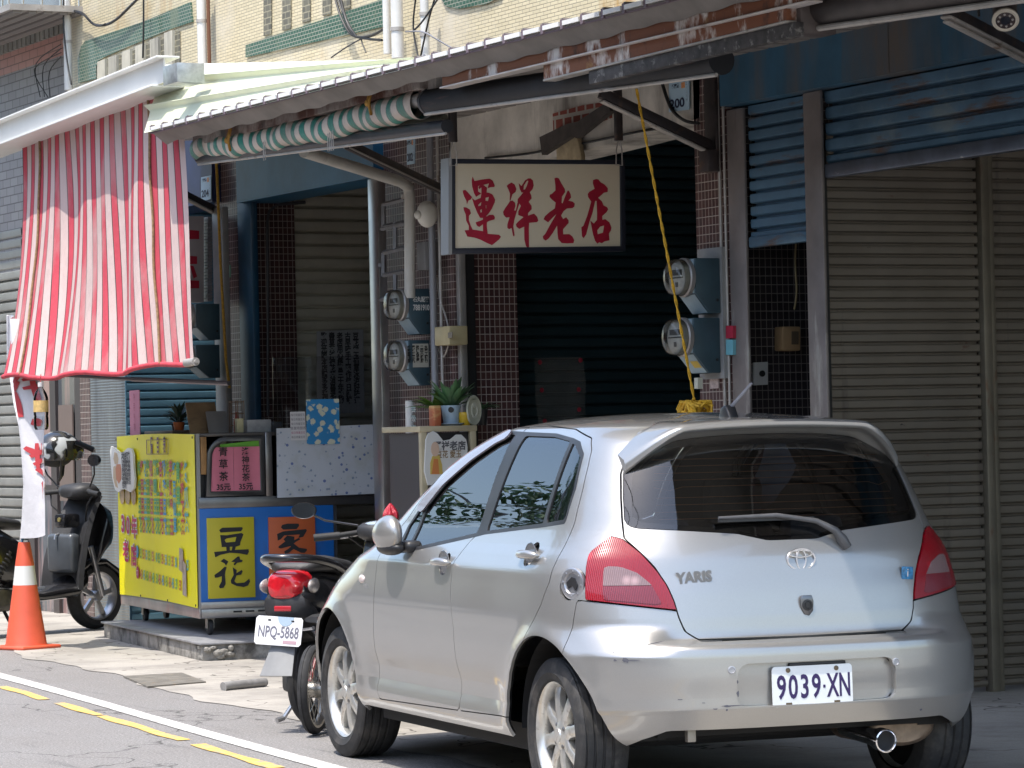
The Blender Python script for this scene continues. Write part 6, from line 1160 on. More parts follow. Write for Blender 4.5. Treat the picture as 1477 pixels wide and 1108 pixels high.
def scooter_b():
    SB = at(98, 785, Y=24.1) - Vector((1.08 * cos(radians(23)), 1.08 * sin(radians(23)), 0))
    T = thing('parked_scooter', 'dark scooter with a helmet on its mirror beside the orange cone', 'scooter', (SB.x, SB.y, .004), radians(23))
    T.scale = (1.1, 1.1, 1.06)
    fx0 = 1.22
    mwheel(T, 0, .24, .12, 5); mwheel(T, fx0, .24, .105, 5)
    b = sweep([(-.36, .04, .62, .74), (-.30, .14, .55, .78), (0, .18, .45, .80), (.25, .19, .36, .78), (.42, .16, .33, .70)]); b.build('rear_body', bodym, T, world=False, smooth=60)
    b = sweep([(-.34, .10, .79, .86), (-.1, .17, .78, .88), (.2, .17, .76, .86), (.45, .12, .74, .82), (.52, .05, .74, .78)]); b.build('seat', seatv, T, world=False, smooth=60)
    b = sweep([(.38, .17, .24, .33), (.60, .18, .23, .31), (.92, .18, .24, .34), (1.02, .16, .28, .46)]); b.build('floorboard', bodym, T, world=False, smooth=50)
    b = MB(); b.grid(lambda u, v: Vector((.93 + .22 * v * v + .02 * v + .07 * sin(pi * u), (.205 - .075 * max(0, v - .35)) * (2 * u - 1), .30 + .66 * v)), 14, 14); SH = b.build('leg_shield', matt, T, world=False, smooth=60, solid=.035)
    b = MB(); b.box((.885, -.14, .42), (.98, .12, .70), Matrix.Translation((0, 0, 0)), .03); b.build('glove_box', mat('glove_grey', (.07, .078, .088), .3, var=(5, .2)), SH, world=False, smooth=50)
    b = MB(); b.box((.90, -.06, .74), (1.05, .05, .84), None, .02); b.build('lock_panel', bodym, SH, world=False); b = MB(); b.lathe([(.016, 0), (.016, .006), (.001, .008)], 14, frame((.898, -.01, .80), (0, -1, 0), (0, 0, 1))); b.build('ignition', mat('ignition_brass', (.45, .38, .15), .35, .7), SH, world=False)
    b = MB(); b.tube([(.90, .0, .70), (.865, 0, .69), (.86, 0, .66)], .008, 8); b.build('bag_hook', silverm, SH, world=False)
    b = sweep([(1.16, .10, .42, .60), (1.22, .15, .52, .92), (1.30, .12, .58, .88), (1.36, .05, .62, .78)]); b.build('front_cowl', bodym, T, world=False, smooth=60)
    b = sweep([(1.00, .05, .34, .46), (1.12, .075, .45, .52), (1.28, .075, .46, .51), (1.44, .06, .36, .42), (1.50, .05, .22, .30)]); b.build('front_fender', bodym, T, world=False, smooth=60)
    for s_ in (-1, 1):
        b = MB(); b.tube([(fx0, s_ * .085, .24), (fx0 - .10, s_ * .08, .60)], .020, 10); b.build('fork_leg', silverm if s_ < 0 else matt, T, world=False, smooth=60)
    b = sweep([(.98, .06, .96, 1.02), (1.02, .13, .95, 1.05), (1.12, .16, .93, 1.06), (1.20, .10, .93, 1.03)]); b.build('handlebar_cover', matt, T, world=False, smooth=60)
    for s_ in (-1, 1):
        b = MB(); b.tube([(1.06, s_ * .13, 1.0), (.99, s_ * .24, .99), (.95, s_ * .36, .98)], .018, 10); b.build('grip', mat('grip_rubber2', (.02, .02, .02), .7), T, world=False, smooth=60)
        mirror_part(T, (1.05, s_ * .16, 1.03), (1.02, s_ * .24, 1.12), (.99, s_ * .27, 1.22), (-1, s_ * -.15, .05))
    b = MB(); b.box((-.10, .07, .18), (.34, .16, .36), None, .04); b.box((.0, -.15, .18), (.36, -.07, .34), None, .04)
    for k in range(6): b.lathe([(.06, 0), (.06, .006)], 16, Matrix.Translation((.20, -.16 - k * .010, .28)) @ Matrix.Rotation(pi / 2, 4, 'X'))
    b.build('engine_case', mat('engine_dark', (.10, .095, .09), .45, .7, var=(12, .35)), T, world=False)
    b = MB(); b.lathe([(.03, 0), (.055, .03), (.06, .30), (.04, .36)], 18, Matrix.Translation((-.26, -.17, .30)) @ Matrix.Rotation(pi / 2, 4, 'Y')); b.build('exhaust', mat('exhaust_black2', (.03, .03, .03), .5, .6), T, world=False, smooth=50)
    b = MB(); b.tube([(.30, -.16, .60), (.10, -.16, .30)], .024, 10)
    for k in range(9): b.lathe([(.038, -.006), (.040, 0), (.038, .006)], 14, frame(Vector((.30, -.16, .60)).lerp(Vector((.10, -.16, .30)), .1 + k * .09), (0, 1, 0), (.83, 0, -.55)))
    b.build('shock_absorber', matt, T, world=False, smooth=50)
    b = MB(); b.tube([(.35, .0, .24), (.30, -.22, .02)], .012, 8); b.tube([(.35, .0, .24), (.30, .22, .02)], .012, 8); b.build('centre_stand', matt, T, world=False)
    for s_ in (-1, 1):
        b = MB(); b.tube([(1.03, s_ * .22, .985), (1.0, s_ * .18, .90), (1.06, s_ * .10, .80), (1.12, s_ * .05, .66)], .006, 6); b.build('brake_cable', cable, T, world=False, smooth=60)
    # helmet hung on the near mirror
    R_ = Matrix.Translation((7.62, 23.85, 0)) @ Matrix.Rotation(radians(16), 4, 'Z')
    hq = at(84, 652, Y=22.9)
    H_ = thing('helmet', 'black and silver helmet with its visor up, hung on the dark scooter', 'helmet', hq, radians(-24)); H_.scale = (1.1, 1.1, 1.1)
    b = MB()
    def hel(u, v):
        a_ = 2 * pi * u; e = -.42 + (pi / 2 + .42) * v; r_ = .135
        return Vector((r_ * 1.12 * cos(e) * cos(a_), r_ * .95 * cos(e) * sin(a_), r_ * 1.02 * sin(e)))
    b.grid(hel, 36, 20); hm, t, p = new_mat('helmet_shell'); v_ = _coord(t, (1, 1, 1)); c = _mix(t, _ramp(t, _noise(t, v_, 7, 2), .50, .54), (.015, .016, .018), (.50, .53, .56)); t.links.new(c, p.inputs['Base Color']); p.inputs['Roughness'].default_value = .2; p.inputs['Coat Weight'].default_value = .8
    b.build('shell', hm, H_, world=False, smooth=80, solid=.012)
    b = MB()
    def vis(u, v):
        a_ = -1.15 + 2.3 * u; e = -.30 + .80 * v; r_ = .150
        return Vector((r_ * 1.13 * cos(e) * cos(a_), r_ * .96 * cos(e) * sin(a_), r_ * 1.0 * sin(e)))
    b.grid(vis, 24, 10); b.build('visor', mat('visor_dark', (.03, .03, .03), .08, coat=1), H_, world=False, smooth=80)
    b = MB(); b.grid(lambda u, v: Vector((.12 + .115 * v, (.115 - .02 * v) * (2 * u - 1), .075 - .055 * v - .03 * (2 * u - 1)**2)), 14, 6); b.build('peak', mat('peak_black', (.015, .015, .016), .3), H_, world=False, smooth=60, solid=.006)
    b = MB(); b.tube([(.03, .11, -.04), (.02, .08, -.15), (.0, .0, -.19), (.02, -.08, -.15), (.03, -.11, -.04)], .009, 8); b.build('chin_strap', matt, H_, world=False, smooth=60)
    b = MB(); b.ell((-.02, 0, -.03), (.115, .105, .07), n=18, m=10); b.build('liner', mat('helmet_liner', (.03, .03, .032), .9), H_, world=False, smooth=70)
    return T
scooter_b()
# handlebar end of another motorcycle at the very left edge
T = thing('motorcycle', 'motorcycle with chrome handlebar cut off by the left edge, behind the banner', 'motorcycle', (6.5, 24.4, .004), radians(16))
mwheel(T, -.55, .27, .12, 5); mwheel(T, .62, .27, .10, 18, thin=True)
b = sweep([(-.6, .05, .66, .80), (-.35, .13, .60, .82), (.0, .14, .58, .80), (.12, .12, .66, .96), (.42, .11, .72, .99), (.52, .05, .74, .90)]); b.build('tank_body', mat('tank_blue', (.03, .045, .07), .15, .3, coat=1), T, world=False, smooth=60)
b = MB(); b.tube([(.62, .07, .27), (.46, .07, .95)], .02, 10); b.tube([(.62, -.07, .27), (.46, -.07, .95)], .02, 10); b.build('fork', chromem, T, world=False, smooth=60)
b = MB(); b.tube([(.34, .36, 1.0), (.46, .15, .97), (.47, 0, .95), (.46, -.15, .97), (.34, -.36, 1.0)], .012, 10); b.build('handlebar', chromem, T, world=False, smooth=60)
b = MB(); b.tube([(.42, -.24, .99), (.43, -.34, .975), (.38, -.40, .97)], .006, 6); b.build('brake_lever', silverm, T, world=False)
b = MB(); b.box((-.25, -.12, .22), (.22, .12, .55), None, .05); b.build('engine', mat('engine_black', (.05, .05, .05), .45, .6, var=(9, .4)), T, world=False)
mirror_part(T, (.44, -.2, .99), (.42, -.24, 1.1), (.40, -.28, 1.2), (-1, .1, .05)); 
b = MB(); b.tube([(-.3, -.15, .3), (-.85, -.17, .36)], [.03, .045], 12); b.build('exhaust', chromem, T, world=False, smooth=60)
# small spoked wheel bicycle tucked between scooter and car
T = thing('bicycle', 'small bicycle with a spoked wheel showing between the scooter and the hatchback', 'bicycle', (6.40, 14.73, .004), pi / 2 - radians(40))
mwheel(T, 0, .215, .05, 12, thin=True, rimm=mat('bike_rim', (.36, .34, .30), .3, .8)); mwheel(T, .78, .215, .05, 12, thin=True, rimm=mat('bike_rim2', (.36, .34, .30), .3, .8))
fmm = mat('bike_frame', (.16, .03, .03), .35, coat=.5)
b = MB()
for a_, c_ in (((0, .03, .215), (.30, .03, .24)), ((0, -.03, .215), (.30, -.03, .24)), ((.30, 0, .24), (.22, 0, .52)), ((.30, 0, .24), (.64, 0, .50)), ((.22, 0, .46), (.64, 0, .52)), ((0, .03, .215), (.22, .02, .46)), ((0, -.03, .215), (.22, -.02, .46)), ((.64, 0, .48), (.78, .03, .215)), ((.64, 0, .48), (.78, -.03, .215))): b.tube([a_, c_], .011, 8)
b.build('frame', fmm, T, world=False, smooth=60)
b = sweep([(.10, .07, .53, .56), (.18, .07, .53, .57), (.30, .03, .54, .56), (.36, .015, .54, .555)]); b.build('saddle', seatv, T, world=False, smooth=60)
b = MB(); b.tube([(.56, .20, .62), (.63, .06, .60), (.62, 0, .55), (.63, -.06, .60), (.56, -.20, .62)], .009, 8); b.build('handlebar', chromem, T, world=False, smooth=60)
b = MB(); b.lathe([(.05, -.004), (.05, .004), (.001, .004)], 20, Matrix.Translation((.30, -.04, .24)) @ Matrix.Rotation(pi / 2, 4, 'X')); b.tube([(.30, -.05, .24), (.38, -.06, .12)], .008, 6); b.box((.34, -.12, .11), (.42, -.05, .13)); b.build('crank', mat('crank_dark', (.06, .055, .05), .5, .6), T, world=False)

# ================================================================== the other side of the street (seen in glass and paint)
for k, (ya, yb_, hh, c, lab) in enumerate(((-8, 2, 4.4, (.42, .38, .32), 'beige concrete house row across the street, its windows barred'), (2.2, 12, 4.8, (.30, .31, .30), 'grey plastered house across the street with a dark awning'), (12.2, 24, 5.6, (.48, .40, .32), 'tan tiled house across the street with balconies'), (24.2, 40, 10.5, (.36, .33, .33), 'brownish house across the street, farther along'), (40.2, 62, 14.0, (.30, .30, .32), 'tall grey house at the far end across the street'))):
    T = thing('house', lab, 'house', (-5.0, (ya + yb_) / 2, 0)); xh = -4.2
    b = MB(); b.box((xh - 6, ya, 0), (xh, yb_, hh)); b.build('wall', mat('house_wall', c, .85, var=(1, .15)), T)
    b = MB(); b.box((xh, ya, 2.9), (xh + 1.3, yb_, 3.05)); b.build('awning', mat('house_awning', (.12, .12, .12), .6), T)
    n_ = int((yb_ - ya) // 2.4); 
    for j in range(n_):
        for z_ in np.arange(3.9, hh - 1.4, 2.7):
            y_ = ya + 1.0 + j * 2.4; b = MB(); b.box((xh + .0, y_, z_), (xh + .06, y_ + 1.4, z_ + 1.3)); W_ = b.build('window', mat('house_window', (.03, .035, .04), .1), T); b = MB(); b.box((xh + .02, y_ - .06, z_ - .08), (xh + .14, y_ + 1.46, z_)); b.build('sill', mat('house_sill', (.4, .38, .36), .8), W_)
        b = MB(); b.box((xh, ya + .6 + j * 2.4, 0), (xh + .05, ya + 2.6 + j * 2.4, 2.7)); b.build('shopfront', mat('house_shop', (.05, .05, .055), .4), T)
def tree(x, y, h_, seed, lab):
    T = thing('street_tree', lab, 'tree', (x, y, 0)); R_ = np.random.default_rng(seed)
    b = MB(); b.tube([(x, y, 0), (x + .1, y + .1, h_ * .3), (x, y - .2, h_ * .55), (x + .2, y, h_ * .8)], [.2, .16, .11, .05], 10)
    for k in range(6): a_ = k * 1.05; b.tube([(x, y, h_ * (.32 + .06 * k)), (x + cos(a_) * 1.3, y + sin(a_) * 1.3, h_ * (.50 + .06 * k))], [.07, .02], 6)
    b.build('trunk', mat('bark', (.12, .09, .07), .9, var=(9, .3)), T)
    b = MB(); cl = [(R_.normal(0, 1.1), R_.normal(0, 1.7), h_ * R_.uniform(.40, .98)) for _ in range(40)]; vs = []; fs = []
    for cx, cy, cz in cl:
        for _ in range(130):
            d = R_.normal(0, 1, 3); d *= .62 / np.linalg.norm(d) * R_.uniform(.4, 1); q = Vector((x + cx + d[0], y + cy + d[1], cz + d[2])); u_ = Vector(R_.normal(0, 1, 3)).normalized(); w_ = u_.orthogonal().normalized(); k = len(vs)
            vs += [q - u_ * .11, q + w_ * .05, q + u_ * .11, q - w_ * .05]; fs.append((k, k + 1, k + 2, k + 3))
    b.add(vs, fs); b.build('crown', leafm, T, smooth=0)
tree(-1.8, 33, 13.0, 5, 'shorter leafy street tree across the street, nearer the stall'); tree(-1.6, 40.5, 15.5, 8, 'taller leafy street tree across the street, farther away')
for k in range(5):
    z_ = 5.4 + .35 * k; b = MB(); b.tube([(-.6 + .5 * k, -12 + i * 2.0, z_ + 1.2 - (.8 + .2 * k) * sin((i % 9) / 9 * pi)) for i in range(30)], .02, 5)
    single(b, 'overhead_wire', cable, 'overhead wire strung along the far side of the street', 'overhead wire', 'overhead wires')

# ================================================================== the hatchback
# body surface: closed loops stacked by height; every loop is a rounded plan outline
#        z     R(rear) W     aR   nR    F(front) aF  nF
CAR_LV = [
    (.235, -.400, .800, .70, 3.2, 3.16, .75, 2.6),
    (.262, -.485, .826, .72, 3.2, 3.24, .75, 2.6),
    (.30, -.545, .844, .75, 3.2, 3.30, .78, 2.6),
    (.335, -.566, .848, .75, 3.2, 3.33, .80, 2.6),
    (.392, -.594, .846, .76, 3.2, 3.345, .80, 2.6),
    (.412, -.602, .849, .76, 3.2, 3.348, .80, 2.6),
    (.45, -.602, .850, .76, 3.2, 3.35, .80, 2.6),
    (.53, -.606, .856, .76, 3.2, 3.345, .82, 2.6),
    (.600, -.604, .860, .76, 3.2, 3.325, .85, 2.6),
    (.630, -.598, .861, .76, 3.2, 3.31, .86, 2.6),
    (.643, -.583, .861, .75, 3.2, 3.30, .87, 2.6),
    (.6505, -.535, .861, .72, 3.3, 3.29, .87, 2.6),
    (.660, -.494, .861, .70, 3.3, 3.275, .88, 2.6),
    (.74, -.478, .859, .68, 3.2, 3.18, .90, 2.5),
    (.83, -.462, .852, .66, 3.1, 2.99, .88, 2.5),
    (.90, -.446, .838, .63, 3.0, 2.75, .72, 2.5),
    (.955, -.432, .814, .60, 3.0, 2.50, .55, 2.4),
    (1.00, -.414, .786, .57, 3.0, 2.37, .48, 2.4),
    (1.06, -.386, .756, .54, 3.0, 2.28, .46, 2.4),
    (1.15, -.345, .722, .50, 3.0, 2.13, .46, 2.4),
    (1.25, -.300, .682, .47, 3.0, 1.93, .46, 2.4),
    (1.33, -.262, .645, .45, 3.0, 1.74, .46, 2.4),
    (1.385, -.228, .615, .44, 2.9, 1.58, .47, 2.4),
    (1.42, -.190, .588, .44, 2.8, 1.47, .47, 2.4),
    (1.445, -.135, .565, .44, 2.6, 1.37, .46, 2.4),
    (1.463, -.045, .505, .44, 2.4, 1.26, .44, 2.3),
    (1.478, .100, .420, .42, 2.2, 1.13, .40, 2.2),
    (1.490, .300, .295, .30, 2.1, .97, .30, 2.1),
    (1.497, .520, .130, .12, 2.0, .78, .12, 2.0),
    (1.498, .645, .004, .005, 2.0, .655, .004, 2.0)]

def pchip(x, y, xs):
    h = np.diff(x); d = np.diff(y, axis=0) / h[:, None]
    m = np.zeros_like(y)
    w1 = (2 * h[1:] + h[:-1])[:, None]; w2 = (h[1:] + 2 * h[:-1])[:, None]
    ok = d[1:] * d[:-1] > 0
    with np.errstate(divide='ignore', invalid='ignore'): hm = (w1 + w2) / (w1 / d[:-1] + w2 / d[1:])
    m[1:-1] = np.where(ok, hm, 0); m[0] = d[0]; m[-1] = d[-1]
    i = np.clip(np.searchsorted(x, xs) - 1, 0, len(h) - 1); t = ((xs - x[i]) / h[i])[:, None]; hh = h[i][:, None]
    return (2 * t**3 - 3 * t**2 + 1) * y[i] + (t**3 - 2 * t**2 + t) * hh * m[i] + (-2 * t**3 + 3 * t**2) * y[i + 1] + (t**3 - t**2) * hh * m[i + 1]

WHL_R, WHL_F, WHL_Z = (0., 2.58), None, .292
def car_surface(nlev=150, nr=64, ns=64, nf=46):
    T = np.array(CAR_LV); k = T[:, [0, 1, 2]].copy(); k[:, 1] *= .6
    s = np.concatenate([[0], np.cumsum(np.sqrt((np.diff(k, axis=0)**2).sum(1)))])
    # loop positions: even steps along the profile plus every table level
    ts = np.unique(np.round(np.concatenate([np.linspace(0, s[-1], nlev), s]), 6))
    L = pchip(s, T, ts)
    rows = []
    for z, R, W, aR, nR, F, aF, nF in L:
        ph = np.linspace(0, pi / 2, 400)
        def q(a, n, y0, sg, cnt, rev):
            x = W * np.sin(ph)**(2 / n); y = y0 + sg * a * (1 - np.cos(ph)**(2 / n))
            ll = np.concatenate([[0], np.cumsum(np.hypot(np.diff(x), np.diff(y)))]); u = np.linspace(0, ll[-1], cnt + 1)
            x = np.interp(u, ll, x); y = np.interp(u, ll, y)
            return (x[::-1], y[::-1]) if rev else (x, y)
        xr, yr = q(aR, nR, R, 1, nr, False); xf, yf = q(aF, nF, F, -1, nf, True)
        ym = np.linspace(yr[-1], yf[0], ns + 1)
        x = np.concatenate([xr[:-1], np.full(ns, W), xf]); y = np.concatenate([yr[:-1], ym[:-1], yf])
        rows.append(np.stack([x, y, np.full_like(x, z)], 1))
    P = np.array(rows)                                   # levels, half loop, 3   (right side, x > 0)
    zz = P[:, 0, 2]; i0 = int(np.abs(zz - .615).argmin()); i1 = int(np.abs(zz - .70).argmin())     # the bumper shelf fades out at the corners
    wq = np.clip((P[i0, :, 0] - .50) / .13, 0, 1); wq = (wq * wq * (3 - 2 * wq))[:, None]
    for i in range(i0 + 1, i1):
        t = (zz[i] - zz[i0]) / (zz[i1] - zz[i0]); P[i, :, :2] = P[i, :, :2] * (1 - wq) + ((1 - t) * P[i0] + t * P[i1])[:, :2] * wq
    x, y, z = P[..., 0], P[..., 1], P[..., 2]
    def arch(y0):
        r = np.hypot(y - y0, z - WHL_Z); return np.exp(-((r - .375) / .045)**2)
    side = np.clip((x - .70) / .06, 0, 1)
    dx = .014 * (arch(WHL_R[0]) + arch(WHL_R[1])) * side * np.clip((z - .22) / .1, 0, 1)
    dm = np.clip((y - .42) / .1, 0, 1) * np.clip((2.1 - y) / .1, 0, 1)
    dx -= .016 * np.exp(-((z - .43) / .06)**2) * dm * side          # hollow low on the doors
    dx += .006 * np.exp(-((z - .90) / .03)**2) * side * np.clip((y + .1) / .3, 0, 1) * np.clip((2.4 - y) / .3, 0, 1)
    P[..., 0] = x + dx
    return P

class Skin:
    """a piece of the body surface: points, smooth normals and faces; cut() splits it along a zero line"""
    def __init__(s, P, N, F): s.P, s.N, s.F = P, N, F
    def cut(s, f):
        P, N = list(s.P), list(s.N); cache = {}; neg = []; pos = []
        sg = f < 0
        def mid(a, b):
            k = (a, b) if a < b else (b, a)
            if k not in cache:
                t = f[k[0]] / (f[k[0]] - f[k[1]]); P.append(s.P[k[0]] * (1 - t) + s.P[k[1]] * t)
                n = s.N[k[0]] * (1 - t) + s.N[k[1]] * t; N.append(n / (np.linalg.norm(n) + 1e-12)); cache[k] = len(P) - 1
            return cache[k]
        for fc in s.F:
            q = [sg[i] for i in fc]
            if all(q): neg.append(fc); continue
            if not any(q): pos.append(fc); continue
            a = []; b = []
            for i in range(len(fc)):
                u, v = fc[i], fc[(i + 1) % len(fc)]
                (a if sg[u] else b).append(u)
                if sg[u] != sg[v]: m = mid(u, v); a.append(m); b.append(m)
            if len(a) > 2: neg.append(tuple(a))
            if len(b) > 2: pos.append(tuple(b))
        P = np.array(P); N = np.array(N)
        return Skin(P, N, neg).clean(), Skin(P, N, pos).clean()
    def clean(s):
        u = sorted({i for f in s.F for i in f}); mp = {k: i for i, k in enumerate(u)}
        if not u: return Skin(np.zeros((0, 3)), np.zeros((0, 3)), [])
        return Skin(s.P[u], s.N[u], [tuple(mp[i] for i in f) for f in s.F])
    def split(s, fn, gap=.002):
        """fn(P) < 0 inside; returns (inside, outside) with a shut line between"""
        v = fn(s.P); a, r = s.cut(v + gap)
        _, b = r.cut(fn(r.P) - gap) if gap else (None, r)
        return a, b
    def offset(s, d): return Skin(s.P + s.N * d, s.N, s.F)
    def build(s, name, m, parent, lip=.012, push=0):
        P = s.P + s.N * push
        cnt = {}
        for f in s.F:
            for i in range(len(f)):
                a, b = f[i], f[(i + 1) % len(f)]; k = (min(a, b), max(a, b)); cnt.setdefault(k, []).append((a, b))
        edge = [v[0] for v in cnt.values() if len(v) == 1]
        bv = sorted({i for e in edge for i in e}); mp = {k: len(P) + j for j, k in enumerate(bv)}
        vs = P; fs = list(s.F); N = s.N
        if lip and bv:
            vs = np.concatenate([P, P[bv] - N[bv] * lip])
            nf = len(fs); fs += [(b, a, mp[a], mp[b]) for a, b in edge]
        me = bpy.data.meshes.new(name); me.from_pydata(vs.tolist(), [], fs); o = bpy.data.objects.new(name, me); COL.objects.link(o)
        me.materials.append(m); o.parent = parent
        me.polygons.foreach_set('use_smooth', [True] * len(fs))
        nl = []
        me.update()
        for i, p in enumerate(me.polygons):
            if i < len(s.F):
                for vi in p.vertices: nl.append(tuple(N[vi]))
            else:
                n = tuple(p.normal); nl += [n] * len(p.vertices)
        me.normals_split_custom_set(nl)
        return o

def sdf(poly, U, V):
    """signed distance (negative inside) of points to a polygon"""
    A = np.array(poly, float); B = np.roll(A, -1, 0); d = np.full(U.shape, 1e9); ins = np.zeros(U.shape, bool)
    for (ax, ay), (bx, by) in zip(A, B):
        ex, ey = bx - ax, by - ay; t = np.clip(((U - ax) * ex + (V - ay) * ey) / (ex * ex + ey * ey + 1e-15), 0, 1)
        d = np.minimum(d, np.hypot(U - ax - t * ex, V - ay - t * ey))
        c = ((ay > V) != (by > V)) & (U < (bx - ax) * (V - ay) / (by - ay + 1e-15) + ax); ins ^= c
    return np.where(ins, -d, d)
def on_side(poly, sg):
    """region of the flank: polygon in (y, z)"""
    return lambda P: np.maximum(sdf(poly, P[:, 1], P[:, 2]), .3 - sg * P[:, 0])
def on_rear(poly, ymax=.3):
    return lambda P: np.maximum(sdf(poly, P[:, 0], P[:, 2]), P[:, 1] - ymax)
def mirror(poly): return poly + [(-x, z) for x, z in poly[::-1] if abs(x) > 1e-6]

def build_car():
    h = radians(6.06)
    ox, oy = 5.807 + .79 * cos(h), 11.075 - .79 * sin(h)
    T = thing('hatchback_car', 'silver five-door hatchback parked by the shops with scuffed rear bumper', 'car', (ox, oy, 0), -h)
    paint, t, p = new_mat('silver_paint')
    nz = _noise(t, _coord(t, (1, 1, 1)), 900, 2); cc = _mix(t, _ramp(t, nz, .35, .65), (.36, .352, .338), (.43, .421, .406))
    dirt = _noise(t, _coord(t, (2.2, 2.2, 5)), 1.3, 6); sx = _n(t, 'ShaderNodeSeparateXYZ'); tc = _n(t, 'ShaderNodeTexCoord')
    t.links.new(tc.outputs['Object'], sx.inputs[0])
    low = _n(t, 'ShaderNodeMapRange'); low.inputs[1].default_value = .62; low.inputs[2].default_value = .25; low.inputs[3].default_value = 0; low.inputs[4].default_value = .42
    t.links.new(sx.outputs[2], low.inputs[0])
    mu = _n(t, 'ShaderNodeMath', operation='MULTIPLY'); t.links.new(low.outputs[0], mu.inputs[0]); t.links.new(_ramp(t, dirt, .3, .75), mu.inputs[1])
    t.links.new(_mix(t, mu.outputs[0], cc, (.40, .36, .30)), p.inputs['Base Color'])
    p.inputs['Metallic'].default_value = .66; p.inputs['Coat Weight'].default_value = 1.0; p.inputs['Coat Roughness'].default_value = .035
    rr = _n(t, 'ShaderNodeMapRange'); rr.inputs[3].default_value = .27; rr.inputs[4].default_value = .40; t.links.new(dirt, rr.inputs[0]); t.links.new(rr.outputs[0], p.inputs['Roughness'])
    black = mat('black_trim', (.02, .02, .022), .45, var=(8, .3)); dark = mat('dark_liner', (.012, .012, .013), .8)
    rubber = mat('tyre_rubber', (.022, .022, .023), .75, var=(30, .35), stains=[((.10, .09, .08), (9, 9, 9), .5, .85)])
    alloy = mat('alloy_rim', (.60, .59, .56), .34, .75, var=(20, .12), stains=[((.22, .19, .15), (30, 30, 30), .55, .8)])
    cupm = mat('cup_silver', (.38, .38, .39), .22, .9)
    chrome = mat('chrome', (.8, .8, .82), .12, 1)
    glass = glass_mat('tinted_glass', (.80, .82, .82), .25, ior=1.9); sideglass = glass_mat('side_glass', (.6, .63, .65), .4, ior=2.3)
    red = mat('red_lens', (.30, .004, .012), .12, coat=1, var=(3, .15)); clear = mat('clear_lens', (.26, .15, .15), .25, coat=.3)
    lens = []
    for nm, c1, c2 in (('red_lens', (.30, .004, .012), (.21, .002, .008)), ('clear_lens', (.26, .17, .17), (.17, .10, .10)), ('pink_lens', (.24, .03, .045), (.12, .012, .02))):
        m_, t, p = new_mat(nm); wv = _n(t, 'ShaderNodeTexWave', wave_type='BANDS', bands_direction='X'); wv.inputs['Scale'].default_value = 55; t.links.new(_coord(t), wv.inputs['Vector'])
        vo = _n(t, 'ShaderNodeTexVoronoi'); vo.inputs['Scale'].default_value = 11; t.links.new(_coord(t), vo.inputs['Vector'])
        c = _mix(t, wv.outputs['Fac'], c2, c1); c = _mix(t, _ramp(t, vo.outputs['Distance'], .25, .05), c, tuple(min(1, x * 1.6) for x in c1)); t.links.new(c, p.inputs['Base Color']); p.inputs['Roughness'].default_value = .25; p.inputs['Coat Weight'].default_value = .6; p.inputs['Coat Roughness'].default_value = .05; _bump(t, p, wv.outputs['Fac'], .3, .003); lens.append(m_)
    red, clear, redclear = lens
    white = mat('plate_white', (.78, .80, .80), .4, var=(6, .06)); ink = mat('plate_ink', (.03, .012, .09), .5)
    seatm = mat('seat_cloth', (.045, .042, .045), .9, var=(40, .3))

    # the whole skin, left half mirrored
    P = car_surface(); L = P.copy(); L[..., 0] *= -1
    G = np.concatenate([P[:, ::-1], L[:, 1:]], 1); nl, nc = G.shape[:2]
    du = np.gradient(G, axis=0); dv = np.gradient(G, axis=1); N = np.cross(du, dv); N /= np.linalg.norm(N, axis=2, keepdims=True) + 1e-12
    if (N[nl // 2, nc // 2] @ np.array([0, -1, 0])) < 0: N = -N
    N[-1] = (0, 0, 1)
    F = [(i * nc + j, (i + 1) * nc + j, (i + 1) * nc + j + 1, i * nc + j + 1) for i in range(nl - 1) for j in range(nc - 1)]
    a = G[nl // 2, nc // 2]; q = np.cross(G[nl // 2 + 1, nc // 2] - a, G[nl // 2 + 1, nc // 2 + 1] - a)
    if q @ N[nl // 2, nc // 2] < 0: F = [f[::-1] for f in F]
    skin = Skin(G.reshape(-1, 3), N.reshape(-1, 3), F)
    allP, allN = skin.P, skin.N
    def side_at(y, z, sg=-1):
        m = np.where(sg * allP[:, 0] > .3, np.hypot(allP[:, 1] - y, allP[:, 2] - z), 9); i = m.argmin(); return Vector(allP[i]), Vector(allN[i])
    def rear_at(x, z):
        m = np.where(allP[:, 1] < .4, np.hypot(allP[:, 0] - x, allP[:, 2] - z), 9); i = m.argmin(); return Vector(allP[i]), Vector(allN[i])

    # outlines
    DLO = [(1.76, .95), (1.655, .934), (.88, 1.020), (.80, 1.030), (.19, 1.070), (.01, 1.085), (.02, 1.22), (.07, 1.345), (.16, 1.392), (.25, 1.405), (.47, 1.425), (.8, 1.433), (1.03, 1.440), (1.25, 1.374), (1.48, 1.288), (1.645, 1.165), (1.755, 1.045)]
    GF = [(1.60, .955), (.892, 1.034), (.91, 1.422), (1.02, 1.428), (1.24, 1.362), (1.467, 1.276), (1.60, 1.180)]
    GV = [(1.725, .968), (1.625, .955), (1.625, 1.155), (1.735, 1.045)]
    GR = [(.80, 1.043), (.79, 1.418), (.47, 1.412), (.262, 1.393), (.225, 1.083)]
    GQ = [(.198, 1.084), (.226, 1.386), (.19, 1.378), (.085, 1.332), (.035, 1.215), (.024, 1.100)]
    FD = [(.932, .324), (.935, .5), (.945, .65), (.985, .78), (.985, .92), (.93, 1.0), (.853, 1.05), (.851, 1.452), (1.05, 1.450), (1.234, 1.394), (1.508, 1.300), (1.68, 1.185), (1.80, 1.07), (1.916, .985), (1.927, .92), (1.941, .774), (1.962, .535), (1.965, .34), (1.94, .303)]
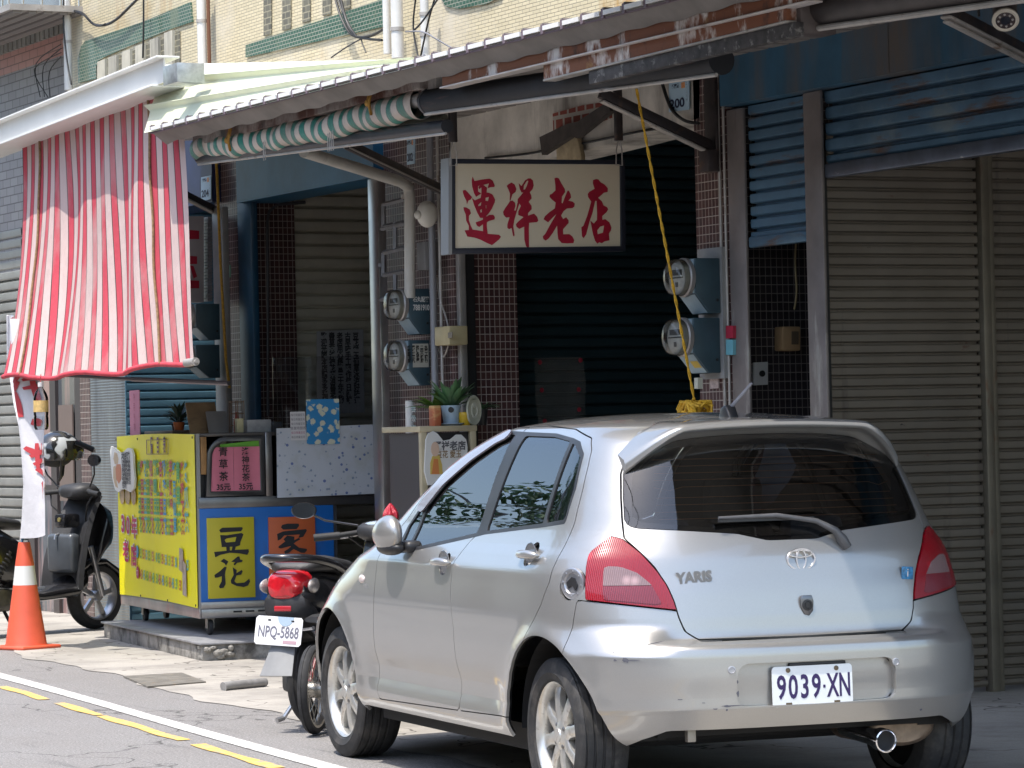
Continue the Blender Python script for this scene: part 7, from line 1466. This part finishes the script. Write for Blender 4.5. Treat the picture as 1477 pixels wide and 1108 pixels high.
    RD = [(.30, .340), (.275, .40), (.262, .48), (.2, .578), (.09, .69), (.0, .785), (-.045, .87), (-.052, .97), (-.055, 1.09), (-.03, 1.21), (.0, 1.30), (.03, 1.36), (.09, 1.405), (.3, 1.440), (.647, 1.455), (.847, 1.453), (.849, 1.05), (.93, 1.0), (.985, .92), (.985, .78), (.945, .65), (.935, .5), (.932, .324)]
    TG = mirror([(0, 1.444), (-.40, 1.430), (-.49, 1.405), (-.535, 1.355), (-.580, 1.27), (-.600, 1.18), (-.612, 1.11), (-.622, 1.032), (-.578, .972), (-.545, .925), (-.512, .86), (-.493, .80), (-.482, .74), (-.465, .69), (-.42, .659), (0, .656)][::-1])
    RW = mirror([(0, 1.012), (-.10, 1.012), (-.22, 1.040), (-.40, 1.055), (-.575, 1.068), (-.600, 1.078), (-.606, 1.10), (-.593, 1.18), (-.572, 1.27), (-.540, 1.355), (-.46, 1.400), (0, 1.412)])
    LAMP = [(-.478, .766), (-.62, .786), (-.77, .808), (-.90, .820), (-.90, 1.06), (-.78, 1.056), (-.68, 1.046), (-.628, 1.030), (-.582, .975), (-.535, .905), (-.502, .845)]
    # wheel arches and lower edge of the bumper
    for yc in (0, 2.58):
        _, skin = skin.cut(np.maximum(np.hypot(skin.P[:, 1] - yc, skin.P[:, 2] - WHL_Z - .006) - .372, .4 - np.abs(skin.P[:, 0])))
    _, skin = skin.cut(on_rear(mirror([(0, .335), (-.56, .335), (-.64, .300), (-.69, .262), (-.72, .2), (0, .2)]))(skin.P))
    _, skin = skin.cut(np.maximum(np.maximum(skin.P[:, 2] - .262, skin.P[:, 1] - 2.2), .36 - skin.P[:, 1]))
    inner = skin.offset(-.02)
    kid = {}
    # tailgate
    tg, skin = skin.split(on_rear(TG, .2), .0028)
    rw, tg = tg.split(on_rear(RW), .0015)
    # lamps
    for sg in (-1, 1):
        lp = [(sg * -x, z) for x, z in LAMP]
        f = lambda P, lp=lp, sg=sg: np.maximum(on_rear(lp)(P), P[:, 1] + .245 - (P[:, 2] - .81) * .26 + np.maximum(0, P[:, 2] - .98) * .9)
        lam, skin = skin.split(f, .0022)
        lo = lam.build('tail_lamp', red, T, push=.006, lip=.03)
        CL = [(sg * -x, z) for x, z in [(-.535, .787), (-.722, .810), (-.702, .930), (-.655, .928), (-.605, .905), (-.565, .862)]]
        cl, _ = lam.split(on_rear(CL), 0)
        up, dn = cl.split(lambda P: .858 - P[:, 2], .0012)
        up.build('reversing_lens', clear, lo, push=.0085, lip=.004); dn.build('fog_lens', redclear, lo, push=.0085, lip=.004)
    # rear bumper
    def bump_f(P):
        top = np.interp(np.abs(P[:, 0]), [0, .42, .49, .62, .86], [.654, .654, .766, .784, .818]); return np.maximum(P[:, 2] - top, P[:, 1] + .21 + (P[:, 2] - .8) * .05)
    bp, skin = skin.split(bump_f, .0016)
    REC = mirror([(0, .572), (-.285, .572), (-.312, .560), (-.322, .53), (-.325, .45), (-.318, .425), (-.295, .417), (0, .414)])
    rec, bp = bp.split(on_rear(REC), .0)
    # doors and glass
    for sg in (-1, 1):
        dl, skin = skin.split(on_side(DLO, sg), 0)
        fd, skin = skin.split(on_side(FD, sg), .0022); rd, skin = skin.split(on_side(RD, sg), .0022)
        cf, skin = skin.cut(np.hypot(skin.P[:, 1] + .172, skin.P[:, 2] - .864) - (.058 if sg < 0 else -1))
        _, fd = fd.cut(np.hypot((fd.P[:, 1] - 1.095) / 1.12, fd.P[:, 2] - .905) - .046); _, rd = rd.cut(np.hypot((rd.P[:, 1] - .20) / 1.12, rd.P[:, 2] - .968) - .046)
        fo = fd.build('front_door', paint, T); ro = rd.build('rear_door', paint, T)
        gf, dl = dl.split(on_side(GF, sg), 0); gv, dl = dl.split(on_side(GV, sg), 0); gr, dl = dl.split(on_side(GR, sg), 0); gq, dl = dl.split(on_side(GQ, sg), 0)
        ft, rt = dl.cut(dl.P[:, 1] * -1 + .847)
        ft.build('window_frame', black, fo, push=.001); rt.build('window_frame', black, ro, push=.001)
        gf.build('window', sideglass, fo, lip=0, push=-.004); gv.build('vent_window', sideglass, fo, lip=0, push=-.004)
        gr.build('window', sideglass, ro, lip=0, push=-.004); gq.build('quarter_window', sideglass, ro, lip=0, push=-.004)
        # rain visor over the front window
        VZ = [(1.70, 1.115), (1.645, 1.168), (1.48, 1.291), (1.25, 1.377), (1.05, 1.436), (.96, 1.436), (.965, 1.405), (1.05, 1.385), (1.25, 1.315), (1.47, 1.215), (1.62, 1.10)]
        allsk = Skin(allP, allN, F)
        vz, _ = allsk.cut(on_side(VZ, sg)(allP)); vz.build('rain_visor', mat('smoked_visor', (.20, .17, .19), .12, coat=1) if sg < 0 else black, fo, push=.012, lip=.008)
        # handles in their cups
        for dr, y, z in ((fo, 1.095, .905), (ro, .20, .968)):
            c, n = side_at(y, z, sg); mx = frame(c, Vector((0, 1, 0)), Vector((0, 0, 1)), None)
            if mx.col[2].to_3d().dot(n) < 0: mx = frame(c, Vector((0, -1, 0)), Vector((0, 0, 1)))
            b = MB(); b.lathe([(.001, -.022), (.03, -.02), (.045, -.008), (.051, .0035), (.055, .0015)], 28, mx, 1.15, .95)
            b.build('handle_cup', cupm, dr, world=False, smooth=60)
            b = MB(); fx_ = mx.col[0].to_3d(); s_ = 1 if fx_.y > 0 else -1
            b.tube([mx @ Vector((-.105 * s_, .004, .008)), mx @ Vector((-.09 * s_, .005, .024)), mx @ Vector((-.03 * s_, .007, .029)), mx @ Vector((.04 * s_, .006, .028)), mx @ Vector((.075 * s_, .005, .022)), mx @ Vector((.085 * s_, .004, .006))], [.006, .014, .017, .017, .015, .007], 12)
            b.build('door_handle', paint, dr, world=False, smooth=80)
    # front end: bonnet, lights, windscreen
    ws, skin = skin.split(lambda P: np.maximum(sdf(mirror([(0, 1.02), (-.52, 1.03), (-.56, 1.05), (-.44, 1.36), (-.36, 1.405), (0, 1.42)]), P[:, 0], P[:, 2]), 1.0 - P[:, 1]), .002)
    ws.build('windscreen', glass, T, lip=0)
    for sg in (-1, 1):
        hl, skin = skin.split(lambda P: np.maximum(sdf([(2.52, .795), (2.62, .80), (2.95, .74), (3.12, .66), (3.0, .62), (2.76, .67)], P[:, 1], P[:, 2]), .38 - sg * P[:, 0]), .002)
        hl.build('headlight', mat('lamp_clear', (.6, .6, .6), .08, coat=1), T)
    bo, skin = skin.split(lambda P: np.maximum(np.maximum(np.abs(P[:, 0]) - .62, 2.30 - P[:, 1]), np.maximum(.80 - P[:, 2], P[:, 1] - 3.02)), .002)
    bo.build('bonnet', paint, T)
    # roof seams are shallow dark lines beside the roof panel
    rf, skin = skin.split(lambda P: np.maximum(np.abs(P[:, 0]) - .455 - .03 * np.clip(.6 - P[:, 1], -1, 1), np.maximum(1.44 - P[:, 2], .035 - P[:, 1])), .0016)
    rf.build('roof', paint, T)
    skin.build('body', paint, T); tgo = tg.build('tailgate', paint, T); bpo = bp.build('rear_bumper', paint, T, lip=.02)
    rec.build('plate_recess', paint, bpo, lip=0, push=-.028)
    e = MB(); q = [(x, z) for x, z in REC]
    for (x0, z0), (x1, z1) in zip(q, q[1:] + q[:1]):
        a0, n0 = rear_at(x0, z0); a1, n1 = rear_at(x1, z1); A0 = Vector((x0, a0.y, z0)); A1 = Vector((x1, a1.y, z1))
        e.add([A0 + Vector((0, .001, 0)), A1 + Vector((0, .001, 0)), A1 - n1 * .03, A0 - n0 * .03], [(0, 1, 2, 3)])
    e.build('recess_wall', paint, bpo, world=False, smooth=40)
    rwo = rw.build('rear_window', glass, tgo, lip=0, push=-.001)
    ban = Skin(allP, allN, F).split(on_rear(mirror([(0, 1.412), (-.46, 1.400), (-.540, 1.355), (-.572, 1.27), (-.593, 1.18), (-.606, 1.10), (-.600, 1.078), (-.575, 1.068), (-.40, 1.055), (-.22, 1.04), (-.10, 1.012), (0, 1.012), (0, 1.030), (-.12, 1.032), (-.24, 1.060), (-.40, 1.075), (-.555, 1.09), (-.582, 1.11), (-.570, 1.18), (-.548, 1.265), (-.515, 1.335), (-.42, 1.365), (0, 1.37)])), 0)[0]
    ban.build('window_border', mat('black_frit', (.008, .008, .01), .1), rwo, lip=0, push=-.003)
    lines = MB()
    for k in range(9):
        z = 1.10 + k * .028; pts = []
        for i in range(21):
            x = -.50 + i * .05
            c, n = rear_at(x * (1 - (z - 1.1) * .25), z); pts.append(c - n * .004)
        lines.tube(pts, .0011, 4)
    lines.build('heater_wire', mat('heater_wire', (.35, .16, .08), .5), rwo, world=False)
    # dark liner so shut lines and wheel wells read dark
    for sg in (-1, 1):
        for pl in (GF, GV, GR, GQ): _, inner = inner.cut(on_side(pl, sg)(inner.P) - .012)
    _, inner = inner.cut(on_rear(RW)(inner.P) - .012)
    _, inner = inner.cut(on_rear(REC)(inner.P) - .01)
    _, inner = inner.cut(np.maximum(sdf(mirror([(0, 1.02), (-.52, 1.03), (-.56, 1.05), (-.44, 1.36), (-.36, 1.405), (0, 1.42)]), inner.P[:, 0], inner.P[:, 2]) - .01, 1.0 - inner.P[:, 1]))
    inner.build('inner_shell', dark, T, lip=0)
    # wheel wells, floor
    b = MB()
    for yc in (0, 2.58):
        for sg in (-1, 1):
            pts = [(yc + .384 * cos(t), WHL_Z + .384 * sin(t)) for t in np.linspace(0, pi, 25)]
            xs = (sg * .79, sg * .52); xo = lambda y: sg * min(.79, .84 * (1 - max(0, 1 - (y + .59) / .76)**3.2)**(1 / 3.2) - .05) if y > -.58 else sg * .5
            for (y0, z0), (y1, z1) in zip(pts, pts[1:]): b.add([(xo(y0), y0, z0), (xo(y1), y1, z1), (xs[1], y1, z1), (xs[1], y0, z0)], [(0, 1, 2, 3)])
            b.add([(xs[1], y, z) for y, z in pts], [tuple(range(len(pts)))])
    b.box((-.74, .40, .20), (.74, 2.2, .30)); b.box((-.56, -.40, .30), (.56, .42, .42)); b.box((-.50, -.52, .34), (.50, -.38, .44)); b.box((-.56, 2.2, .2), (.56, 3.1, .4))
    b.tube([(-.6, 0, .27), (.6, 0, .27)], .04, 10)
    b.build('underbody', dark, T, world=False, smooth=30)
    b = MB(); b.box((-.47, -.47, .285), (-.435, -.44, .345), ch=.005)
    b.build('tow_bracket', mat('bracket_steel', (.35, .33, .30), .5, .8), T, world=False)
    # exhaust
    b = MB(); b.lathe([(.085, -.02), (.105, .0), (.11, .1), (.11, .36), (.10, .40), (.02, .41)], 24, Matrix.Translation((.46, -.36, .29)) @ Matrix.Rotation(-pi / 2, 4, 'X') @ Matrix.Diagonal((1.35, .72, 1, 1)))
    b.build('muffler', mat('muffler_steel', (.30, .22, .16), .5, .8, var=(10, .4)), T, world=False, smooth=50)
    b = MB(); b.lathe([(.028, .25), (.032, .02), (.038, -.03), (.044, -.05), (.044, -.10), (.040, -.103), (.037, -.10), (.034, -.02), (.001, -.0)], 28, Matrix.Translation((.30, -.45, .262)) @ Matrix.Rotation(-pi / 2, 4, 'X') @ Matrix.Rotation(.06, 4, 'X'))
    b.build('exhaust_tip', chrome, T, world=False, smooth=50)
    b = MB(); b.lathe([(.0375, -.075), (.001, -.074)], 24, Matrix.Translation((.30, -.45, .262)) @ Matrix.Rotation(-pi / 2, 4, 'X') @ Matrix.Rotation(.06, 4, 'X'), cap=False); b.build('exhaust_bore', dark, T, world=False)
    # wheels
    def wheel(x, y, sg, steer=0):
        W = thing('wheel', None, None, (x, y, WHL_Z)); W.parent = T; W.rotation_euler = (0, 0, steer)
        mx = Matrix.Rotation(sg * pi / 2, 4, 'Y')            # local z -> outward
        r = WHL_Z
        b = MB(); b.lathe([(.200, -.185), (.235, -.188), (.268, -.178), (.284, -.160), (.291, -.14)] + [v for k in range(4) for v in ((.2915, -.140 + k * .036 + .004), (.2925, -.140 + k * .036 + .026), (.285, -.140 + k * .036 + .029), (.285, -.140 + k * .036 + .034))] + [(.291, .004 - .0), (.284, .012), (.272, .017), (.245, .021), (.238, .024), (.232, .021), (.212, .014), (.204, .004), (.197, -.006)], 72, mx, cap=False)
        b.build('tyre', rubber, W, world=False, smooth=30)
        b = MB(); b.lathe([(.196, -.18), (.190, -.10), (.182, -.045), (.186, -.012), (.197, .004), (.203, .008), (.2045, .003), (.200, -.008)], 72, mx, cap=False)
        b.lathe([(.001, .004), (.028, .003), (.030, -.002), (.036, -.004), (.060, -.012), (.066, -.03), (.05, -.07)], 40, mx)
        for k in range(8):
            a = 2 * pi * k / 8 + .2; R = mx @ Matrix.Rotation(a, 4, 'Z')
            sec = []
            for rr_, wd, zz, th in ((.052, .030, -.010, .03), (.10, .021, -.006, .03), (.15, .022, -.010, .03), (.178, .027, -.016, .03), (.190, .036, -.024, .02)):
                sec.append([(rr_, -wd, zz - th), (rr_, -wd, zz - .006), (rr_, -wd * .6, zz), (rr_, wd * .6, zz), (rr_, wd, zz - .006), (rr_, wd, zz - th)])
            vs = [R @ Vector(p) for s_ in sec for p in s_]
            fs = [(i * 6 + j, i * 6 + j + 1, (i + 1) * 6 + j + 1, (i + 1) * 6 + j) for i in range(len(sec) - 1) for j in range(5)]
            b.add(vs, fs)
        ri_ = b.build('rim', alloy, W, world=False, smooth=40)
        b = MB()
        for k in range(4):
            a = 2 * pi * k / 4 + .6; b.lathe([(.0095, -.03), (.0095, -.008), (.006, -.005), (.001, -.005)], 10, mx @ Matrix.Translation((.047 * cos(a), .047 * sin(a), .0)))
        b.build('wheel_nut', mat('nut_steel', (.2, .2, .2), .4, .9) if sg else chrome, ri_, world=False)
        b = MB(); b.lathe([(.13, -.085), (.13, -.075), (.001, -.075)], 40, mx); b.build('brake_disc', mat('brake_iron', (.12, .10, .09), .5, .9), W, world=False)
        b = MB(); b.lathe([(.19, -.15), (.001, -.15)], 40, mx); b.build('hub_back', dark, W, world=False)
    wheel(-.795, 0, -1); wheel(.795, 0, 1); wheel(-.795, 2.58, -1, .03); wheel(.795, 2.58, 1, .03)
    # spoiler at the roof's rear edge
    def sp(u, v):
        x = -.57 + 1.14 * u; ax = abs(x); e = float(np.clip((ax - .37) / .20, 0, 1)); dr = .105 * e**1.6; ro = .030 * (ax / .57)**2
        sec = [(.04, 1.4735), (-.10, 1.471), (-.22, 1.466), (-.292, 1.460), (-.306, 1.452), (-.304, 1.438), (-.29, 1.431), (-.235, 1.428), (-.19, 1.40)]
        k = v * (len(sec) - 1); i = min(int(k), len(sec) - 2); f = k - i
        y = sec[i][0] * (1 - f) + sec[i + 1][0] * f; z = sec[i][1] * (1 - f) + sec[i + 1][1] * f
        back = np.clip((-y) / .30, 0, 1); th = 1.466 - z + .10 * e * max(0, 1 - k)
        return (x, min(y, .04 - .17 * e) + .11 * e**2 * back + .02 * (ax / .6)**2, 1.466 - ro - dr * (.8 + .2 * back) - th * (1 + .9 * e))
    b = MB(); b.grid(sp, 48, 24)
    for e_ in (0, 1): b.add([sp(e_, j / 24) for j in range(25)], [tuple(range(25))])
    b.build('roof_spoiler', paint, T, world=False, smooth=60)
    # folded mirrors
    for sg in (-1, 1):
        M = thing('side_mirror', None, None, (sg * .895, 1.645, 1.01)); M.parent = T
        b = MB(); b.ell((0, 0, .008), (.052, .130, .078), n=28, m=16)
        for v in b.v:
            if v.y < 0: v.z *= 1.0 + .25 * (-v.y) / .13
            if v.y > 0: v.z *= 1 - .2 * v.y / .13
        b.build('mirror_shell', paint, M, world=False, smooth=80)
        b = MB(); b.ell((sg * -.012, -.01, -.048), (.05, .12, .034), n=20, m=10); b.box((sg * -.04, -.13, -.07), (sg * -.12, -.02, -.02), ch=.02)
        b.build('mirror_foot', black, M, world=False, smooth=60)
    # tailgate furniture
    def rmx(x, z, d=0):
        c, n = rear_at(x, z); return frame(c + n * d, Vector((1, 0, 0)) - n * n.x, Vector((0, 0, 1)), None) if True else None
    mx = rmx(.025, .940, .002)
    def ring(b, rx, ry, wd, cx=0, cy=0, n=40, th=.006):
        k = len(b.v); vs = []
        for i in range(n):
            t_ = 2 * pi * i / n
            for rr2, zz in ((1, 0), (1 - wd * .2, th), (1 - wd * .8, th), (1 - wd, 0)):
                f1 = rx * rr2 if rr2 == 1 else rx - (1 - rr2) * .05; f2 = ry - (1 - rr2) * .05
                vs.append(mx @ Vector((cx + f1 * cos(t_), cy + f2 * sin(t_), zz)))
        b.add(vs, [(i * 4 + j, i * 4 + j + 1, ((i + 1) % n) * 4 + j + 1, ((i + 1) % n) * 4 + j) for i in range(n) for j in range(3)])
    b = MB(); ring(b, .060, .043, .16); ring(b, .022, .040, .13); ring(b, .050, .0155, .12, 0, .021); b.build('emblem', chrome, tgo, world=False, smooth=50)
    text_mb('YARIS', .056, rmx(-.408, .886, .004), sx=.92, bold=.0025).build('lettering', mat('letter_steel', (.22, .22, .23), .3, .8), tgo, world=False)
    mx2 = rmx(.468, .868, .003); b = MB(); b.box((-.028, -.024, 0), (.028, .024, .004), mx2, .002); bd = b.build('badge', mat('badge_blue', (.05, .22, .42), .3, var=(60, .5)), tgo, world=False)
    text_mb('i', .045, mx2 @ Matrix.Translation((0, 0, .0045))).build('lettering', chrome, bd, world=False)
    mx3 = rmx(.025, .764, .002); b = MB(); b.prism([(-.020, .036), (-.027, .022), (-.026, -.004), (-.012, -.034), (.008, -.040), (.024, -.022), (.027, .015), (.020, .036)], mx3, 0, .008); lk = b.build('lock_cover', mat('lock_steel', (.18, .18, .19), .3, .9), tgo, world=False, bevel=.002)
    b = MB(); b.lathe([(.021, .0085), (.021, .011), (.014, .012), (.013, .010)], 24, mx3); b.lathe([(.010, .010), (.010, .0125), (.001, .0125)], 16, mx3); b.build('lock_cylinder', black, lk, world=False)
    b = MB(); pv, nv = rear_at(.195, .995); P0 = pv + nv * .018
    b.tube([P0 + Vector((.02, 0, -.03)), P0, P0 + Vector((-.03, -.004, .035)), P0 + Vector((-.10, .010, .072)), P0 + Vector((-.26, .02, .098)), P0 + Vector((-.49, .035, .094))], [.019, .021, .014, .010, .0085, .006], 10)
    b.build('rear_wiper', mat('wiper_grey', (.085, .085, .09), .38, var=(20, .2)), tgo, world=False, smooth=60)
    b = MB(); b.box((P0.x - .49, P0.y + .035 + .008, P0.z + .078), (P0.x - .10, P0.y + .028, P0.z + .088)); b.build('wiper_blade', black, tgo, world=False)
    # plate
    pc, pn = rear_at(-.03, .478); mp = frame(pc + Vector((0, -.003, 0)) + pn * -.012, (1, 0, 0), (0, .03, 1))
    def rrect(w_, h_, r_, n=5):
        o = []
        for cx_, cy_, a0 in ((w_ - r_, h_ - r_, 0), (-w_ + r_, h_ - r_, pi / 2), (-w_ + r_, -h_ + r_, pi), (w_ - r_, -h_ + r_, 1.5 * pi)):
            for i in range(n): o.append((cx_ + r_ * cos(a0 + i * pi / 2 / (n - 1)), cy_ + r_ * sin(a0 + i * pi / 2 / (n - 1))))
        return o
    PL = thing('licence_plate', None, None, (0, 0, 0)); PL.parent = bpo
    b = MB(); b.prism(rrect(.163, .0745, .014), mp, 0, .003); b.build('plate_panel', white, PL, world=False)
    for s_, x in (('9', -.126), ('0', -.079), ('3', -.032), ('9', .015), ('X', .082), ('N', .131)):
        text_mb(s_, .120, mp @ Matrix.Translation((x, -.006, .0032)), sx=.66 if s_ in '9039' else .54, bold=.0024).build('character', ink, PL, world=False)
    b = MB(); b.box((.043, -.010, .003), (.052, .001, .0042), mp); b.build('character', ink, PL, world=False)
    b = MB()
    for x in (-.098, .098): b.lathe([(.009, .003), (.009, .006), (.001, .007)], 12, mp @ Matrix.Translation((x, .060, 0)))
    for x in (-.098, .098): b.box((x - .012, -.066, .003), (x + .012, -.058, .0042), mp)
    b.build('plate_bolt', mat('bolt_brown', (.16, .12, .08), .5, .7), PL, world=False)
    b = MB(); b.box((-.11, -.575, .553), (.12, -.59, .566), None, .003); b.build('plate_lamp', black, bpo, world=False)
    for x in (-.335, .322):
        c, n = rear_at(x, .553); b = MB(); b.lathe([(.0145, 0), (.0145, .004), (.011, .005), (.010, .003), (.001, .003)], 24, frame(c, Vector((1, 0, 0)) - n * n.x, (0, 0, 1)))
        b.build('parking_sensor', mat('sensor_silver', (.42, .42, .44), .35, .4), bpo, world=False, smooth=50)
    # scuffs on the bumper corner
    b = MB(); R2 = random.Random(4)
    for x, z, w_, h_ in ((-.705, .590, .012, .010), (-.68, .593, .03, .002), (-.735, .592, .006, .004), (-.73, .62, .004, .002), (-.36, .424, .016, .0035), (-.345, .417, .05, .0016), (-.40, .412, .010, .003), (-.62, .630, .05, .0014), (-.66, .655, .04, .0012), (-.60, .652, .05, .0012), (-.325, .47, .004, .012), (-.45, .44, .006, .0015), (-.327, .505, .003, .006), (-.37, .405, .004, .004), (.45, .36, .006, .004), (-.52, .455, .01, .0015)):
        c, n = rear_at(x, z); m_ = frame(c, Vector((1, 0, 0)) - n * n.x, (0, 0, 1))
        b.prism([(w_ * cos(t_) * (.7 + .6 * R2.random()), h_ * sin(t_) * (.6 + .8 * R2.random())) for t_ in np.linspace(0, 2 * pi, 9)[:-1]], m_, .0004, .0012)
    b.build('scuff_mark', mat('scuff', (.10, .10, .12), .7), bpo, world=False)
    # fuel cap, side indicator, aerial
    c, n = side_at(-.172, .864); mf = frame(c + n * -.004, Vector((0, 1, 0)) - n * n.y, (0, 0, 1))
    if mf.col[2].to_3d().dot(n) < 0: mf = frame(c + n * -.004, -(Vector((0, 1, 0)) - n * n.y), (0, 0, 1))
    b = MB(); b.lathe([(.060, -.006), (.059, .006), (.054, .009), (.040, .008), (.036, .002), (.001, .0015)], 48, mf)
    for k in range(8): b.lathe([(.004, .008), (.004, .0115), (.001, .012)], 8, mf @ Matrix.Rotation(k * pi / 4, 4, 'Z') @ Matrix.Translation((.047, 0, 0)))
    fc = b.build('fuel_cap', mat('cap_alloy', (.45, .45, .47), .3, .8), T, world=False, smooth=40)
    b = MB(); b.prism([(-.005, .024), (-.03, .0), (-.018, -.022), (.0, -.006), (.02, -.024), (.028, -.002), (.012, .022)], mf, .002, .007); b.build('cap_grip', black, fc, world=False)
    c, n = side_at(2.13, .815); b = MB(); b.ell(c, (.010, .036, .019), n=16, m=8); b.build('side_indicator', mat('indicator_clear', (.6, .5, .47), .2, coat=1), T, world=False, smooth=80)
    c, n = side_at(2.06, .785); text_mb('VVT-i', .028, frame(c + n * .002, (0, -1, 0), (0, 0, 1)), bold=.0006).build('lettering', chrome, T, world=False)
    b = MB(); b.prism([(-.05, 0), (.06, 0), (.035, .045), (-.005, .055), (-.02, .045)], frame((-.035, .05, 1.466), (0, 1, 0), (0, 0, 1)), -.022, .022); ab = b.build('aerial_base', black, T, world=False, bevel=.008, smooth=60)
    b = MB(); b.tube([(-.03, .055, 1.505), (.005, -.075, 1.60)], [.008, .005], 8); b.build('aerial_rod', mat('aerial_grey', (.20, .20, .22), .5), T, world=False)
    # cabin
    for x in (-.36, .36):
        S = thing('front_seat', None, None, (x, 1.25, .5)); S.parent = T
        b = MB(); b.box((-.24, -.12, -.1), (.24, .42, .05), ch=.05); b.build('cushion', seatm, S, world=False)
        b = MB(); b.box((-.23, -.24, 0), (.23, -.08, .58), Matrix.Rotation(.15, 4, 'X'), .06); b.build('backrest', seatm, S, world=False)
        b = MB(); b.box((-.13, -.35, .56), (.13, -.25, .76), Matrix.Rotation(.08, 4, 'X'), .045); b.build('headrest', seatm, S, world=False)
    b = MB(); b.box((-.62, .16, .4), (.62, .68, .55), ch=.05); b.box((-.62, .02, .45), (.62, .20, .98), ch=.05); b.box((-.45, .03, .93), (-.2, .15, 1.09), ch=.045); b.box((.2, .03, .93), (.45, .15, 1.09), ch=.045)
    b.build('rear_seat', seatm, T, world=False)
    b = MB(); b.box((-.66, 1.78, .5), (.66, 2.2, .97), ch=.08); b.build('dashboard', black, T, world=False)
    return T
build_car()
